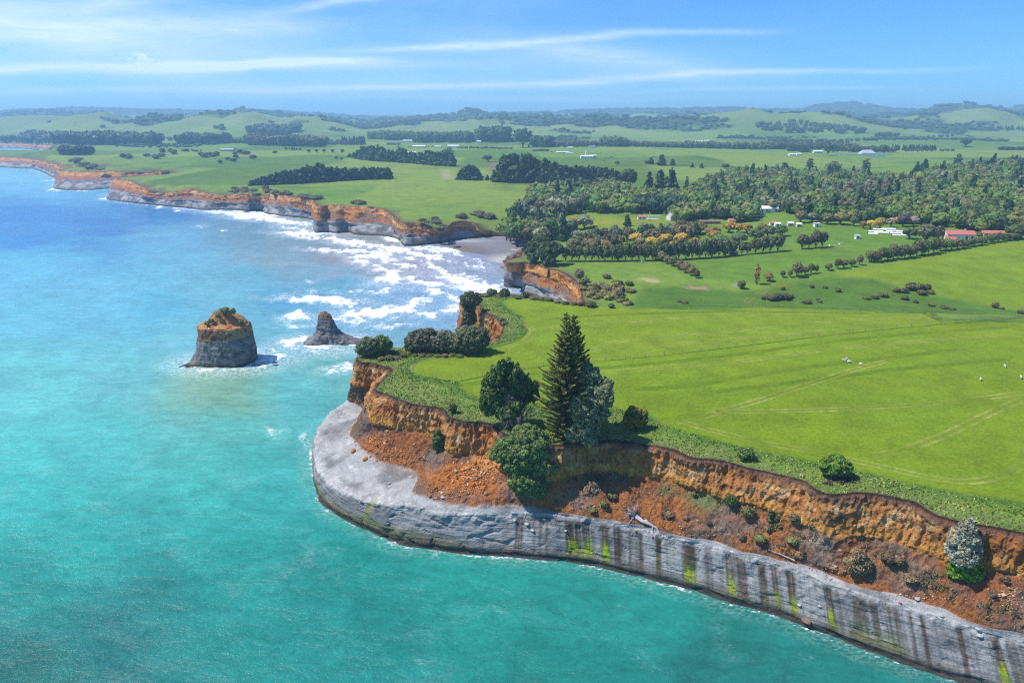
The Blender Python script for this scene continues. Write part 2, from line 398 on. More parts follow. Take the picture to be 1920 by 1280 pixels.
M_DEAD = mat_plain('dead_wood', (0.30, 0.27, 0.25), .9, .1, .3, 4)
# ================================================================== terrain: coast cross-sections
_old_hgt = hgt
YB_X = [-60, -30, 0, 25, 60, 170, 300, 9000]; YB_Y = [264, 264, 258, 248, 241, 234, 229, 229]
def hgt(x, y):
    x = np.asarray(x, float); y = np.asarray(y, float)
    sh = np.interp(x, YB_X, YB_Y) - 236
    w = 1 - sstep(300, 420, y)
    h = _old_hgt(x, y - sh * w)
    h = h - 14.5 * np.exp(-((x - 22) / 58) ** 2 - ((y - 535) / 62) ** 2)
    return np.where((y < 1600) & (y > 60), np.maximum(h, 4.0), h)
def G(px, py):
    """first hit of the line of sight with the land"""
    u = (px - 960) / F0; v = (py - 640) / F0; a, b = 60.0, 14000.0
    for it, n in enumerate((420, 12, 12)):
        T = a * (b / a) ** (np.arange(n) / (n - 1)) if it == 0 else np.linspace(a, b, n)
        df = CAMZ - T * (SP + v * CP) - hgt(T * u, T * (CP - v * SP))
        if not (df < 0).any(): k = n - 1
        else: k = max(1, int(np.argmax(df < 0)))
        a, b = T[k - 1], T[k]; d0, d1 = df[k - 1], df[k]
    t = a + (b - a) * np.clip(d0 / (d0 - d1 + 1e-12), 0, 1)
    return np.array([t * u, t * (CP - v * SP), CAMZ - t * (SP + v * CP)])

# near headland: T top edge, M foot of the orange face, B foot of the talus, L lip of the grey rock, W waterline
NEAR = [
 ((677, 678), (661, 720, 17), (652, 749, 10), (641, 759, 8), (625, 790)),
 ((697, 680), (675, 722, 17), (668, 758, 10), (620, 773, 8), (600, 805)),
 ((722, 686), (690, 722, 17), (676, 763, 9.8), (609, 783, 7.8), (594, 815)),
 ((736, 692), (700, 724, 17), (680, 770, 9.5), (600, 794, 7.5), (588, 825)),
 ((722, 712), (697, 742, 17.5), (679, 778, 9.5), (594, 806, 7.2), (585, 838)),
 ((706, 729), (690, 760, 18), (670, 792, 9.5), (590, 820, 7), (584, 852)),
 ((725, 738), (700, 790, 17), (655, 815, 9), (589, 848, 6), (584, 880)),
 ((748, 748), (738, 800, 17), (673, 836, 9.5), (594, 878, 5), (587, 915)),
 ((779, 758), (775, 806, 17), (705, 863, 9.5), (612, 903, 5), (597, 942)),
 ((802, 760), (800, 812, 17), (736, 872, 9.5), (645, 925, 6), (625, 965)),
 ((833, 766), (830, 830, 16), (772, 882, 9.5), (688, 940, 7), (665, 986)),
 ((845, 781), (842, 850, 16), (782, 902, 9.8), (728, 946, 8), (705, 1006)),
 ((869, 789), (866, 850, 16), (772, 924, 9.5), (764, 946, 8.5), (748, 1023)),
 ((896, 789), (893, 850, 16), (828, 944, 9.5), (820, 960, 8.5), (812, 1032)),
 ((925, 794), (915, 852, 16), (900, 952, 9.5), (892, 966, 8.5), (884, 1043)),
 ((950, 812), (945, 880, 16), (960, 950, 9.8), (955, 963, 8.5), (950, 1045)),
 ((1000, 832), (1000, 900, 16), (1013, 953, 10), (1012, 962, 9.2), (1010, 1051)),
 ((1050, 833), (1052, 895, 16.5), (1060, 960, 10), (1060, 967, 9.4), (1064, 1056)),
 ((1113, 826), (1112, 882, 16.5), (1108, 966, 10), (1110, 975, 9.2), (1115, 1063)),
 ((1160, 824), (1160, 887, 17), (1164, 974, 10), (1168, 984, 9.1), (1170, 1077)),
 ((1200, 830), (1205, 892, 17), (1228, 989, 10), (1228, 998, 9), (1230, 1092)),
 ((1262, 842), (1275, 908, 17), (1285, 1004, 10), (1285, 1014, 9), (1290, 1107)),
 ((1298, 857), (1330, 925, 17), (1340, 1013, 10), (1340, 1026, 9), (1345, 1125)),
 ((1356, 863), (1375, 940, 17), (1390, 1030, 10), (1392, 1042, 9), (1400, 1141)),
 ((1410, 878), (1425, 948, 17), (1450, 1043, 10), (1452, 1057, 9), (1465, 1160)),
 ((1460, 888), (1475, 968, 17), (1506, 1056, 10), (1508, 1074, 9), (1520, 1182)),
 ((1506, 901), (1525, 988, 17), (1545, 1069, 10), (1548, 1092, 9), (1565, 1199)),
 ((1544, 922), (1560, 1003, 16.5), (1590, 1084, 10), (1595, 1107, 9), (1612, 1218)),
 ((1575, 925), (1600, 1003, 16.5), (1635, 1096, 10), (1640, 1122, 8.8), (1660, 1234)),
 ((1608, 921), (1640, 1007, 16.5), (1680, 1110, 10), (1685, 1135, 8.6), (1705, 1251)),
 ((1664, 928), (1700, 1022, 16.5), (1725, 1123, 10), (1728, 1148, 8.6), (1750, 1266)),
 ((1715, 940), (1745, 1037, 16.5), (1766, 1133, 10), (1768, 1160, 8.6), (1790, 1279)),
 ((1758, 965), (1790, 1054, 16.5), (1805, 1152, 10), (1808, 1173, 8.6), (1835, 1293)),
 ((1810, 978), (1840, 1062, 16.5), (1850, 1170, 10), (1852, 1187, 8.6), (1885, 1308)),
 ((1870, 988), (1895, 1074, 16.5), (1905, 1185, 10), (1908, 1201, 8.6), (1945, 1326)),
 ((1930, 1001), (1952, 1088, 16.5), (1960, 1198, 10), (1963, 1214, 8.6), (2010, 1346)),
 ((2050, 1032), (2068, 1118, 16.5), (2080, 1226, 10), (2085, 1244, 8.6), (2140, 1386)),
 ((2250, 1082), (2272, 1170, 16.5), (2290, 1285, 10), (2300, 1305, 8.6), (2370, 1460)),
]
def st_near(s):
    return [G(*s[0]), P(s[1][0], s[1][1], s[1][2]), P(s[2][0], s[2][1], s[2][2]), P(s[3][0], s[3][1], s[3][2]), P(s[4][0], s[4][1], 0.0)]
def st_tw(T, Wp, bf=0.45, steep=0.75, wz=0.0):
    """profile between a top and a waterline; bf = height fraction where grey rock begins"""
    T = np.array(T, float); Wp = np.array(Wp, float); Wp[2] = wz; d = Wp - T
    hz = [(0.22 * steep, 0.30), (0.62, 1 - bf), (0.70, 1 - bf + 0.06)]
    pts = [T]
    for a, b in hz: pts.append(np.array([T[0] + d[0] * a, T[1] + d[1] * a, T[2] + d[2] * b]))
    pts.append(Wp); return pts
def off(T, dx, dy, r):
    n = math.hypot(dx, dy); return (T[0] + dx / n * r, T[1] + dy / n * r, 0)
chainA = []
for T in ((2900, 1180), ):
    t = G(*T); chainA.append([t, t + (-4, -4, -8), t + (-8, -8, -14), t + (-9, -9, -15.4), np.array([t[0] - 11, t[1] - 11, 0])])
chainA = [[np.array((420., 10, 24)), np.array((414., 3, 17)), np.array((408., -4, 10)), np.array((407., -5, 8.6)), np.array((404., -8, 0))]] + chainA
for s in reversed(NEAR): chainA.append(st_near(s))
for (T, dx, dy, r) in (((669, 669), -1, .2, 6), ((678, 659), -.8, .7, 6), ((700, 654), 0, 1, 6), ((745, 651), 0, 1, 5), ((800, 649), 0, 1, 5), ((860, 647), 0, 1, 5), ((900, 645), -.5, 1, 6),
                       ((928, 640), -1, .6, 7), ((943, 626), -1, .1, 7), ((948, 604), -1, -.25, 7), ((938, 596), -.9, -.5, 6), ((917, 588), -.9, -.5, 6), ((904, 577), -1, -.3, 5.5), ((896, 565), -1, -.2, 5.5),
                       ((882, 559), -1, -.4, 5), ((868, 561), -1, -.2, 4), ((872, 553), -.8, .7, 5), ((900, 549), 0, 1, 6), ((940, 549), 0, 1, 7), ((985, 553), 0, 1, 8), ((1040, 561), -.1, 1, 8), ((1085, 568), -.3, 1, 7)):
    t = G(*T); chainA.append(st_tw(t, off(t, dx, dy, r), .35))
nA = len(chainA)
chainB = []
t = np.array((36., 262., 8.0)); chainB.append(st_tw(t, (30, 264, 0), .3))
for T, Wp in (((1104, 567), (1092, 632)), ((1100, 552), (1088, 622)), ((1080, 525), (1075, 605)), ((1064, 510), (1055, 590)), ((1030, 500), (1022, 567)), ((1010, 493), (998, 556)), ((999, 491), (983, 552)), ((988, 489), (977, 541))):
    chainB.append(st_tw(G(*T), P(*Wp), .38))
for T, Wp in (((968, 490), (958, 540)), ((958, 490), (944, 536)), ((963, 486), (947, 520)), ((978, 481), (962, 500))):
    chainB.append(st_tw(G(*T), P(*Wp), .9))
for T, Wp, wz in (((990, 476, 8), (980, 484), 1.5), ((1003, 463, 5), (991, 464), 2), ((998, 452, 4.3), (989, 453), 2), ((975, 441, 4.5), (965, 446), 2), ((944, 436, 4.8), (938, 443), 2),
                  ((920, 432, 6.0), (916, 444.5), 1.8), ((906, 430, 8), (902, 447), 1.5), ((892, 418, 12.5), (880, 449), 1), ((868, 413, 15), (862, 450), 1), ((848, 416, 14.5), (846, 452), .5), ((838, 424, 12), (840, 453), .3),
                  ((828, 433, 8.7), (835, 455), 0), ((818, 431, 10), (816, 457), 0), ((806, 427, 12), (800, 459), 0), ((782, 419, 15), (778, 462), 0), ((758, 416, 16.5), (757, 462), 0),
                  ((750, 408, 16.5), (749, 452), 0), ((734, 398, 17.5), (740, 447), 0), ((718, 392, 19), (720, 443), 0), ((703, 388, 20.5), (700, 442), 0), ((684, 386.5, 20.8), (686, 442), 0), ((666, 386, 21), (668, 441), 0), ((648, 384, 21.3), (652, 436), 0), ((631, 384, 21.5), (632, 438), 0), ((612, 384, 21.2), (612, 436), 0), ((601, 386, 21), (590, 437), 0),
                  ((597, 379, 20), (586, 424), 0), ((596, 375, 19), (586, 413), 0), ((575, 370, 19), (572, 410), 0), ((549, 367, 19.5), (545, 407), 0), ((530, 365, 19), (522, 405), 0), ((514, 364, 18), (499, 402), 0),
                  ((505, 366, 17), (492, 397), 0), ((493, 365, 16.5), (486, 395.5), 0), ((467, 362, 17), (465, 396), 0), ((445, 364, 15.5), (443, 395), 0), ((425, 366, 14), (424, 394), 0), ((400, 363, 15.5), (402, 394), 0), ((377, 357, 17.5), (384, 394.5), 0),
                  ((357, 354, 19), (352, 391), 0), ((333, 359, 16), (330, 389), 0), ((315, 362, 13), (300, 386), 0), ((283, 355, 16), (270, 383), 0), ((265, 347, 18), (240, 380), 0), ((245, 338, 20), (216, 377), 0), ((223, 336.5, 20), (198, 373), 0),
                  ((226, 333, 20.5), (210, 361), 0)):
    bf = .40 if T[0] < 780 else .42
    if T[0] < 560: bf = .46
    chainB.append(st_tw(P(*T), P(*Wp), bf, 1.0, wz))
def rel(T, dx, dy, r, bf=.4): t = P(*T); chainB.append(st_tw(t, off(t, dx, dy, r), bf))
rel((255, 331.2, 20.5), -.3, 1, 14); rel((300, 328.5, 20), -.3, 1, 14); rel((332, 324.5, 19.5), -.6, .5, 12)
for T, Wp in (((322, 320, 18), (316, 334)), ((300, 320.6, 16.5), (297, 345)), ((267, 322, 16.5), (262, 348)), ((232, 323, 17), (228, 351)), ((200, 323.3, 17), (196, 355)), ((165, 322.5, 17.5), (160, 357)), ((133, 322, 18), (124, 357)), ((119, 320.5, 18.5), (101, 354)), ((116, 317, 19), (104, 343))):
    chainB.append(st_tw(P(*T), P(*Wp), .5))
rel((150, 315.5, 19.5), -.3, 1, 15); rel((205, 314.2, 19.5), -.3, 1, 15); rel((245, 312, 19.5), -.7, .6, 15)
rel((205, 311, 18), -.1, -1, 18); rel((150, 311.5, 18), -.1, -1, 18); rel((118, 310, 18.5), -.8, -.6, 18)
for T, Wp in (((92, 303.5, 20), (86, 326)), ((72, 300, 15.5), (62, 317)), ((38, 297, 15), (36, 316)), ((0, 295, 15), (0, 314)), ((-60, 293, 15), (-60, 313)), ((-120, 291, 14), (-150, 305))):
    chainB.append(st_tw(P(*T), P(*Wp), .45))
rel((-60, 289.6, 14), -.2, 1, 20); rel((0, 290.0, 14.5), 0, 1, 20); rel((60, 289.5, 15), 0, 1, 20); rel((98, 284, 15), -1, 0, 20)
rel((112, 278, 15), -1, -.3, 30); rel((98, 274, 14), -.6, -1, 30); rel((60, 271.2, 12), 0, -1, 30); rel((0, 269.5, 12), 0, -1, 40); rel((-200, 268.5, 12), 0, -1, 40); rel((-900, 268, 12), 0, -1, 40); rel((-2400, 268, 12), 0, -1, 40)

def loft(ch, counts, step_fn, name):
    ch = np.array(ch)                                        # (n,5,3)
    bot = ch[:, 4] + (ch[:, 4] - ch[:, 3]) * np.array([.15, .15, 0]); bot[:, 2] = -3.0
    ch = np.concatenate([ch, bot[:, None]], 1)
    n = len(ch); per = []
    for i in range(n - 1):
        d = np.linalg.norm(ch[i + 1, 0] - ch[i, 0]); d2 = np.linalg.norm(ch[i + 1, 4] - ch[i, 4]); s = step_fn(ch[i, 0]); per.append(max(1, int(max(d, .6 * d2) / s)))
    R = catmull(ch, per)                                     # (rows,6,3)
    rows = len(R); V = []; vv = []
    for k in range(5):
        c = counts[k]; a = np.arange(c) / c
        for t in a: V.append(R[:, k] * (1 - t) + R[:, k + 1] * t); vv.append(k + t)
    V.append(R[:, 5]); vv.append(5.0)
    V = np.stack(V, 1); vv = np.array(vv)
    V0 = V.copy()                                            # round the corners of the profile a little
    for _ in range(2): V[:, 1:-1] = .25 * V[:, :-2] + .5 * V[:, 1:-1] + .25 * V[:, 2:]
    return V, vv, R
def grid_normals(V):
    a = np.gradient(V, axis=0); b = np.gradient(V, axis=1); n = np.cross(a, b); n /= np.maximum(np.linalg.norm(n, axis=2, keepdims=True), 1e-6); return n
def displace(V, vv, R, big):
    n = grid_normals(V)
    for _ in range(3):
        n[1:-1] = (n[:-2] + n[1:-1] * 2 + n[2:]) / 4
        n[:, 1:-1] = (n[:, :-2] + n[:, 1:-1] * 2 + n[:, 2:]) / 4
    n /= np.maximum(np.linalg.norm(n, axis=2, keepdims=True), 1e-6)
    outw = (R[:, 4] - R[:, 0]); outw[:, 2] = 0
    sgn = np.sign(np.einsum('ij,ij->i', n[:, len(vv) // 3][:, :2], outw[:, :2]).sum())
    n = n * sgn
    x, y, z = V[..., 0], V[..., 1], V[..., 2]
    v = np.broadcast_to(vv[None, :], x.shape)
    o = big
    top = sstep(0, .10, v)
    edge = 0.55 * o * fbm(x / (5 * o), y / (5 * o), 0, 3, 2) + (0 if o == 1 else 3.2 * ridg(x / 34, y / 34, 0, 2, 6))                 # wandering plan of the whole cliff
    orange = (1 - sstep(.95, 1.1, v)); talus = sstep(.95, 1.1, v) * (1 - sstep(1.85, 2.05, v)); shelf = sstep(1.9, 2.05, v) * (1 - sstep(2.9, 3.1, v)); wall = sstep(2.9, 3.1, v) * (1 - sstep(4.3, 5, v))
    flute = 0.80 * ridg(x / (2.4 * o), y / (2.4 * o), z / (12 * o), 3, 11) + 0.50 * ridg(x / (1.1 * o), y / (1.1 * o), z / (2.6 * o), 2, 31) + 0.9 * fbm(x / (7 * o), y / (7 * o), z / (11 * o), 3, 12) + .22 * fbm(x / .8, y / .8, z / .9, 2, 13)
    ledge = 0.45 * pn(z / (1.7 * o), x / 22, y / 22, 14)
    d = orange * top * (flute + ledge) * o
    d = d + talus * o * (1.0 * fbm(x / 5, y / 5, z / 5, 4, 15) + .60 * ridg(x / 2.2, y / 2.2, z / 3.5, 3, 16))
    d = d + shelf * (0.16 * fbm(x / 3.0, y / 3.0, z / 3.0, 3, 17))
    lipw = np.exp(-((v - 3.0) / .28) ** 2); d = d + lipw * o * (.65 * fbm(x / 3.2, y / 3.2, z / 3.2, 3, 34) + .35 * ridg(x / 2.2, y / 2.2, z / 2.2, 2, 35) - .15)
    crack = np.maximum(0, ridg((x + z * 1.2) / 7, (y + z * .5) / 7, z / 5, 2, 18) - .72) * -2.4
    blocky = 0.45 * fbm(x / 5.5, y / 5.5, z / 3.2, 3, 19) + .15 * fbm(x / 9, y / 9, z / .5, 2, 20) + crack * (.5 + .5 * sstep(0, .4, pn(x / 30, y / 30, 0, 33)))
    d = d + wall * o * blocky
    und = np.exp(-((z - 0.5) / .7) ** 2) * wall
    d = d - und * .5
    fade = np.where(v < .001, 0, 1)
    hn = n.copy(); hn[..., 2] = 0; hn /= np.maximum(np.linalg.norm(hn, axis=2, keepdims=True), 1e-3)
    V2 = V + n * d[..., None] + hn * (edge * (1 - sstep(2.2, 3.0, v)))[..., None]
    V2[:, 0, 2] = V[:, 0, 2]
    return V2, v
def lin(r, g, b):
    f = lambda c: ((c / 255 + .055) / 1.055) ** 2.4 if c / 255 > .04045 else c / 255 / 12.92
    return np.array([f(r), f(g), f(b)])
def mixc(c, d, t): return c * (1 - t[..., None]) + np.asarray(d) * t[..., None]
STREAKS = [(966, 981, .7, 0), (998, 1005, .35, 0), (1010, 1016, .5, 0), (1022, 1028, .5, 0), (1061, 1090, .85, .5), (1092, 1113, .9, 1), (1126, 1143, .8, .9), (1151, 1166, .85, 0), (1179, 1189, .75, 0), (1192, 1206, .75, 0),
           (1229, 1240, .8, .25), (1280, 1306, .75, 1), (1322, 1336, .5, .1), (1362, 1380, .85, .8), (1381, 1402, .7, .1), (1424, 1439, .75, .2), (1450, 1463, .8, .45), (1478, 1494, .95, .55), (1550, 1567, .85, .55),
           (1572, 1580, .4, .1), (1587, 1693, .62, .15), (1708, 1717, .7, 0), (1731, 1741, .7, 0), (1789, 1794, .35, 0), (1802, 1814, .7, 0), (1870, 1889, .85, .7), (1896, 1932, .5, .1), (1960, 1990, .6, .3), (2040, 2060, .7, .3)]
def cliff_colour(V, v, R, near=True):
    x, y, z = V[..., 0], V[..., 1], V[..., 2]
    o = 1.0 if near else 1.8
    n1 = fbm(x / (3.5 * o), y / (3.5 * o), z / (2.4 * o), 4, 51); n2 = fbm(x / (9 * o), y / (9 * o), z / (7 * o), 3, 52); n3 = fbm(x / 1.1, y / 1.1, z / 1.6, 2, 53)
    c = np.zeros(V.shape) + (.47, .215, .065)
    c = mixc(c, (.62, .40, .19), sstep(.0, .45, n1 + .4 * n3))
    c = mixc(c, (.40, .145, .035), sstep(.0, .4, n2))
    c = mixc(c, (.22, .10, .045), sstep(.15, .5, -n1 - .3 * n3))
    band = sstep(.68, .8, v + .06 * n2) * (1 - sstep(.97, 1.1, v))
    c = mixc(c, (.56, .27, .05), band * .6)                                  # bright ochre seam at the foot of the face
    c = mixc(c, (.21, .105, .06), (1 - sstep(.10, .28, v + .16 * n2 + .12 * n1)))          # red-brown subsoil
    c = mixc(c, (.045, .028, .018), (1 - sstep(.03, .09, v + .05 * n1 + .05 * n3)))       # dark topsoil
    t = np.zeros(V.shape) + (.225, .12, .072)
    t = mixc(t, (.36, .135, .04), sstep(-.25, .25, n2 + .5 * n3)); t = mixc(t, (.25, .17, .125), sstep(.1, .5, -n2 + .3 * n1)); t = mixc(t, (.10, .06, .04), sstep(.2, .55, n1 - .2 * n3))
    c = c * (1 - sstep(.97, 1.12, v + .12 * n1)[..., None]) + t * sstep(.97, 1.12, v + .12 * n1)[..., None]
    g = np.zeros(V.shape) + (.305, .300, .295)
    sh = sstep(1.9, 2.1, v) * (1 - sstep(2.85, 3.15, v))
    g = mixc(g, (.37, .362, .35), sh * .85); g = mixc(g, (.135, .135, .14), sstep(.0, .4, n2 + .5 * n1) * .75); g = mixc(g, (.36, .365, .37), sstep(.05, .4, -n2) * .55)
    if not near: g = mixc(g, (.11, .10, .105), sstep(-.25, .25, n1 + n2) * .85)
    gm = sstep(1.93, 2.0, v + .10 * n1)
    px, py, dd = proj((R[:, 3] + R[:, 4]) / 2); px = px[:, None] + 0 * v
    if near: gm = sstep(1.93, 2.0, v + .10 * n1 - sstep(1000, 1120, px) * (.25 + .5 * (n2 + .3 * n1)))
    else: gm = sstep(1.75, 1.95, v + .7 * n1 + .7 * n2)
    tx, ty, td = proj(V)
    if near:
        # landslip of orange rubble on the shelf, plants on the talus, brown earth, one dark patch below the pines
        def blob(cx, cy, rx, ry, w=.25): return np.clip(1.2 - np.hypot((tx - cx) / rx, (ty - cy) / ry) + w * 2 * n1, 0, 1)
        vis = (y < 260)
        for (cx, cy, rx, ry, col, st_) in ((870, 895, 75, 38, (.50, .17, .035), 1), (700, 832, 40, 20, (.42, .15, .04), .9), (755, 830, 70, 28, (.30, .11, .04), .8), (905, 870, 40, 20, (.60, .27, .08), .8), (845, 930, 60, 14, (.30, .15, .09), .7),
                                           (815, 860, 22, 22, (.20, .14, .10), .9), (680, 800, 22, 22, (.15, .10, .075), .9), (672, 735, 18, 20, (.17, .11, .08), .9), (1325, 935, 45, 26, (.17, .19, .07), .85), (1210, 915, 45, 25, (.27, .10, .035), .8), (1700, 1065, 40, 18, (.15, .15, .06), .6),
                                           (1250, 920, 26, 14, (.15, .17, .06), .6), (1400, 985, 45, 18, (.26, .17, .12), .7), (1530, 1010, 35, 30, (.36, .27, .21), .6), (1590, 985, 30, 20, (.46, .20, .05), .7), (1860, 1110, 60, 40, (.31, .12, .045), .8),
                                           (1720, 1080, 40, 40, (.30, .20, .145), .6), (1080, 935, 40, 22, (.24, .17, .12), .7), (1120, 900, 50, 30, (.10, .07, .05), .5), (1620, 1040, 50, 22, (.24, .15, .09), .6)):
            m = blob(cx, cy, rx, ry) * st_ * sstep(.95, 1.1, v) * vis
            m = m * (1 - gm * (0 if cx < 940 and cy > 800 else 1))
            c = mixc(c, col, np.clip(m * 1.5, 0, 1)); gm = gm * (1 - np.clip(m * 2 - .8, 0, 1) * (cx < 940))
        wallm = sstep(2.95, 3.15, v)
        low = sstep(3.1, 4.0, v)
        xs = px + 1.6 * fbm(z / 1.2, x / 3, y / 3, 2, 61) + 1.0 * pn(x, y, z * .7, 62)
        sy = np.zeros(v.shape); al = np.zeros(v.shape)
        for (a, b, st_, alg) in STREAKS:
            w = 2.2 if b - a < 40 else 6
            m = sstep(a - w, a + w, xs) * (1 - sstep(b - w, b + w, xs))
            sub = .55 + .45 * pn(px / 2.6, z / 14, 0, 63) + (.25 * n1)
            if b - a > 40: sub = sstep(-.35, .45, pn(px / 7.0, z / 12, 0, 64) + .3 * n1)
            sy = np.maximum(sy, m * min(1, st_ * 1.25) * np.clip(sub * 1.5, 0, 1) * wallm)
            rl = np.abs(px - (a + b) / 2) / ((b - a) / 2 + .1)
            if alg: al = np.maximum(al, sstep(1.15, .7, rl + .6 * pn(px / 1.3, z * 1.2, 0, 67)) * sstep(.15, .6, alg) * sstep(3.42, 3.56, v - .22 * rl ** 1.5 + .30 * pn(px / 1.2, z / 5, 0, 65)) * (1 - sstep(3.74, 3.86, v + .12 * pn(px / 1.5, 0, 3, 68))) * (0.35 + .65 * alg))
            if alg: al = np.maximum(al, .25 * alg * m * sstep(3.3, 3.6, v) * (1 - sstep(3.85, 3.95, v)))
        g = mixc(g, (.31, .32, .33), sstep(.1, .5, pn(px / 5, z / 6, 0, 66)) * wallm * .5 * (px > 1050))
        g = mixc(g, (.12, .11, .095), sstep(.0, .35, pn(px / 4.0, z / 16, 0, 69) - .2) * wallm * .5 * (px > 1050))
        g = mixc(g, (.46, .45, .43), sstep(2.75, 2.95, v) * (1 - sstep(3.0, 3.12 + .1 * n1, v)) * .7)
        g = g * (1 + .28 * fbm(x / 6, y / 6, z / 3, 3, 70))[..., None]
        g = mixc(g, (.070, .050, .028), np.clip(sy, 0, .95))
        g = mixc(g, (.30, .38, .02), np.clip(al * 1.25, 0, 1) * sstep(-.5, .1, n3 + .3))
        olive = sstep(3.45, 3.75, v + .12 * n1) * (1 - sstep(760, 960, px)) * (1 - sstep(3.97, 4.0, v))
        g = mixc(g, (.13, .13, .04), olive * .85)
        m = sstep(676, 682, xs) * (1 - sstep(690, 697, xs)) * sstep(2.7, 3.1, v); g = mixc(g, (.24, .24, .08), m * .8)
        olive2 = sstep(3.45, 3.8, v + .1 * n1) * sstep(1590, 1600, px) * (1 - sstep(1680, 1700, px)); g = mixc(g, (.14, .17, .04), olive2 * .8)
        # white bird-lime and pale scree on the shelf
        g = mixc(g, (.70, .68, .64), sstep(.38, .5, n3 * .7 + n1 * .6) * sh * .8)
        g = mixc(g, (.20, .135, .085), sstep(2.35, 2.0, v) * sstep(-.15, .3, n2 + .4 * n1) * sh * .55)
    wet = sstep(1.9, .75, z + .5 * n1) * sstep(3, 3.2, v)
    g = mixc(g, (.15, .125, .085), sstep(3.4, 1.4, z + .6 * n1) * .55 * sstep(3, 3.3, v)); g = mixc(g, (.055, .05, .042), wet * .9)
    c = c * (1 - gm[..., None]) + g * gm[..., None]
    return np.clip(c, .01, .9), gm
def near_step(p): return 0.30 if p[0] < 105 else 1.0
def far_step(p): return max(0.9, p[1] / 420.0)
VA, vA, RA = loft(chainA, (34, 34, 24, 32, 3), near_step, 'a')
# coarser away from the picture
VA2, vvA = displace(VA, vA, RA, 1.0)
VB, vB, RB = loft(chainB, (16, 12, 4, 14, 2), far_step, 'b')
VB2, vvB = displace(VB, vB, RB, 2.2)
VB2[0] = VB2[0]
# join the two chains at the head of the inlet: the last row of A is the first of B for the top edge
def cliff_obj(V, v, R, near, label):
    col, gm = cliff_colour(V, v, R, near)
    nr, nc = V.shape[:2]
    me = mesh_np('cliff', V.reshape(-1, 3), grid_faces(nr, nc), mats=[M_CLIFF], col=col.reshape(-1, 3), attrs={'grey': gm.ravel()}, smooth=not near)
    return tag(link('cliff', me), kind='structure', label=label)
cliff_near = cliff_obj(VA2, vvA, RA, True, 'orange and grey sea cliff around the near headland')
cliff_far = cliff_obj(VB2, vvB, RB, False, 'orange and grey sea cliffs along the far coast')
EDGE_A = VA2[:, 0]; EDGE_B = VB2[:, 0]
PLUG = None
WLINE = np.concatenate([RA[:, 4], RB[:, 4]])

# ================================================================== land sheet
outer = np.array([(-9000., 2700, 20), (-14000, 12000, 60), (14000, 12000, 60), (14000, -400, 24), (900, -400, 24)])
loop = np.concatenate([EDGE_A, EDGE_B, outer])
# drop points that fold back on themselves
keep = [0]
for i in range(1, len(loop)):
    if np.hypot(*(loop[i, :2] - loop[keep[-1], :2])) > .12: keep.append(i)
loop = loop[keep]
rs = np.random.RandomState(3)
def lattice(x0, x1, y0, y1, s, fr=None):
    X, Y = np.meshgrid(np.arange(x0, x1, s), np.arange(y0, y1, s * .87)); X = X + (np.arange(X.shape[0]) % 2)[:, None] * s / 2
    X = (X + rs.uniform(-.22, .22, X.shape) * s).ravel(); Y = (Y + rs.uniform(-.22, .22, Y.shape) * s).ravel()
    m = np.abs(X) < (Y * fr + 60) if fr else np.ones(X.shape, bool)
    return X[m], Y[m]
LX, LY = [], []
for a in ((-60, 260, 70, 262, 1.3, .95), (-60, 330, 262, 420, 2.4, .95), (-360, 560, 420, 760, 5.5, .95), (-1100, 1200, 760, 1500, 11, .95), (-3200, 3000, 1500, 3800, 30, .95), (-7600, 7600, 3800, 9000, 62, .95), (-13000, 13000, 9000, 11800, 400, None), (300, 2500, -350, 1500, 60, None)):
    X, Y = lattice(*a)
    if a[0] == 300: m = X > Y * .95 + 75; X, Y = X[m], Y[m]
    LX.append(X); LY.append(Y)
LX = np.concatenate(LX); LY = np.concatenate(LY)
m = in_poly(LX, LY, loop[:, :2]); LX, LY = LX[m], LY[m]
kd = kdtree.KDTree(len(loop))
for i, p in enumerate(loop): kd.insert((p[0], p[1], 0), i)
kd.balance()
dmin = np.array([kd.find((a, b, 0))[2] for a, b in zip(LX, LY)])
sp = np.interp(LY, [0, 262, 420, 760, 1500, 3800, 9000], [.5, .8, 1.6, 3.5, 8, 20, 40])
m = dmin > sp; LX, LY, dmin = LX[m], LY[m], dmin[m]
nl = len(loop)
pts = [Vector((p[0], p[1])) for p in loop] + [Vector((a, b)) for a, b in zip(LX, LY)]
ov, oe, of, _, _, _ = delaunay_2d_cdt(pts, [], [list(range(nl))], 1, 1e-4)
ov = np.array([(v.x, v.y) for v in ov]); of = np.array([f for f in of if len(f) == 3], int)
LZ = hgt(ov[:, 0], ov[:, 1])
kd2 = kdtree.KDTree(nl)
dist_edge = np.zeros(len(ov))
for i, p in enumerate(ov):
    c, k, d = kd.find((p[0], p[1], 0))
    dist_edge[i] = d
    if d < 1e-3: LZ[i] = loop[k, 2]
    elif d < 12 and p[1] > 400: w = 1 - d / 12; LZ[i] = LZ[i] * (1 - w) + loop[k, 2] * w       # the field runs out to the cliff top
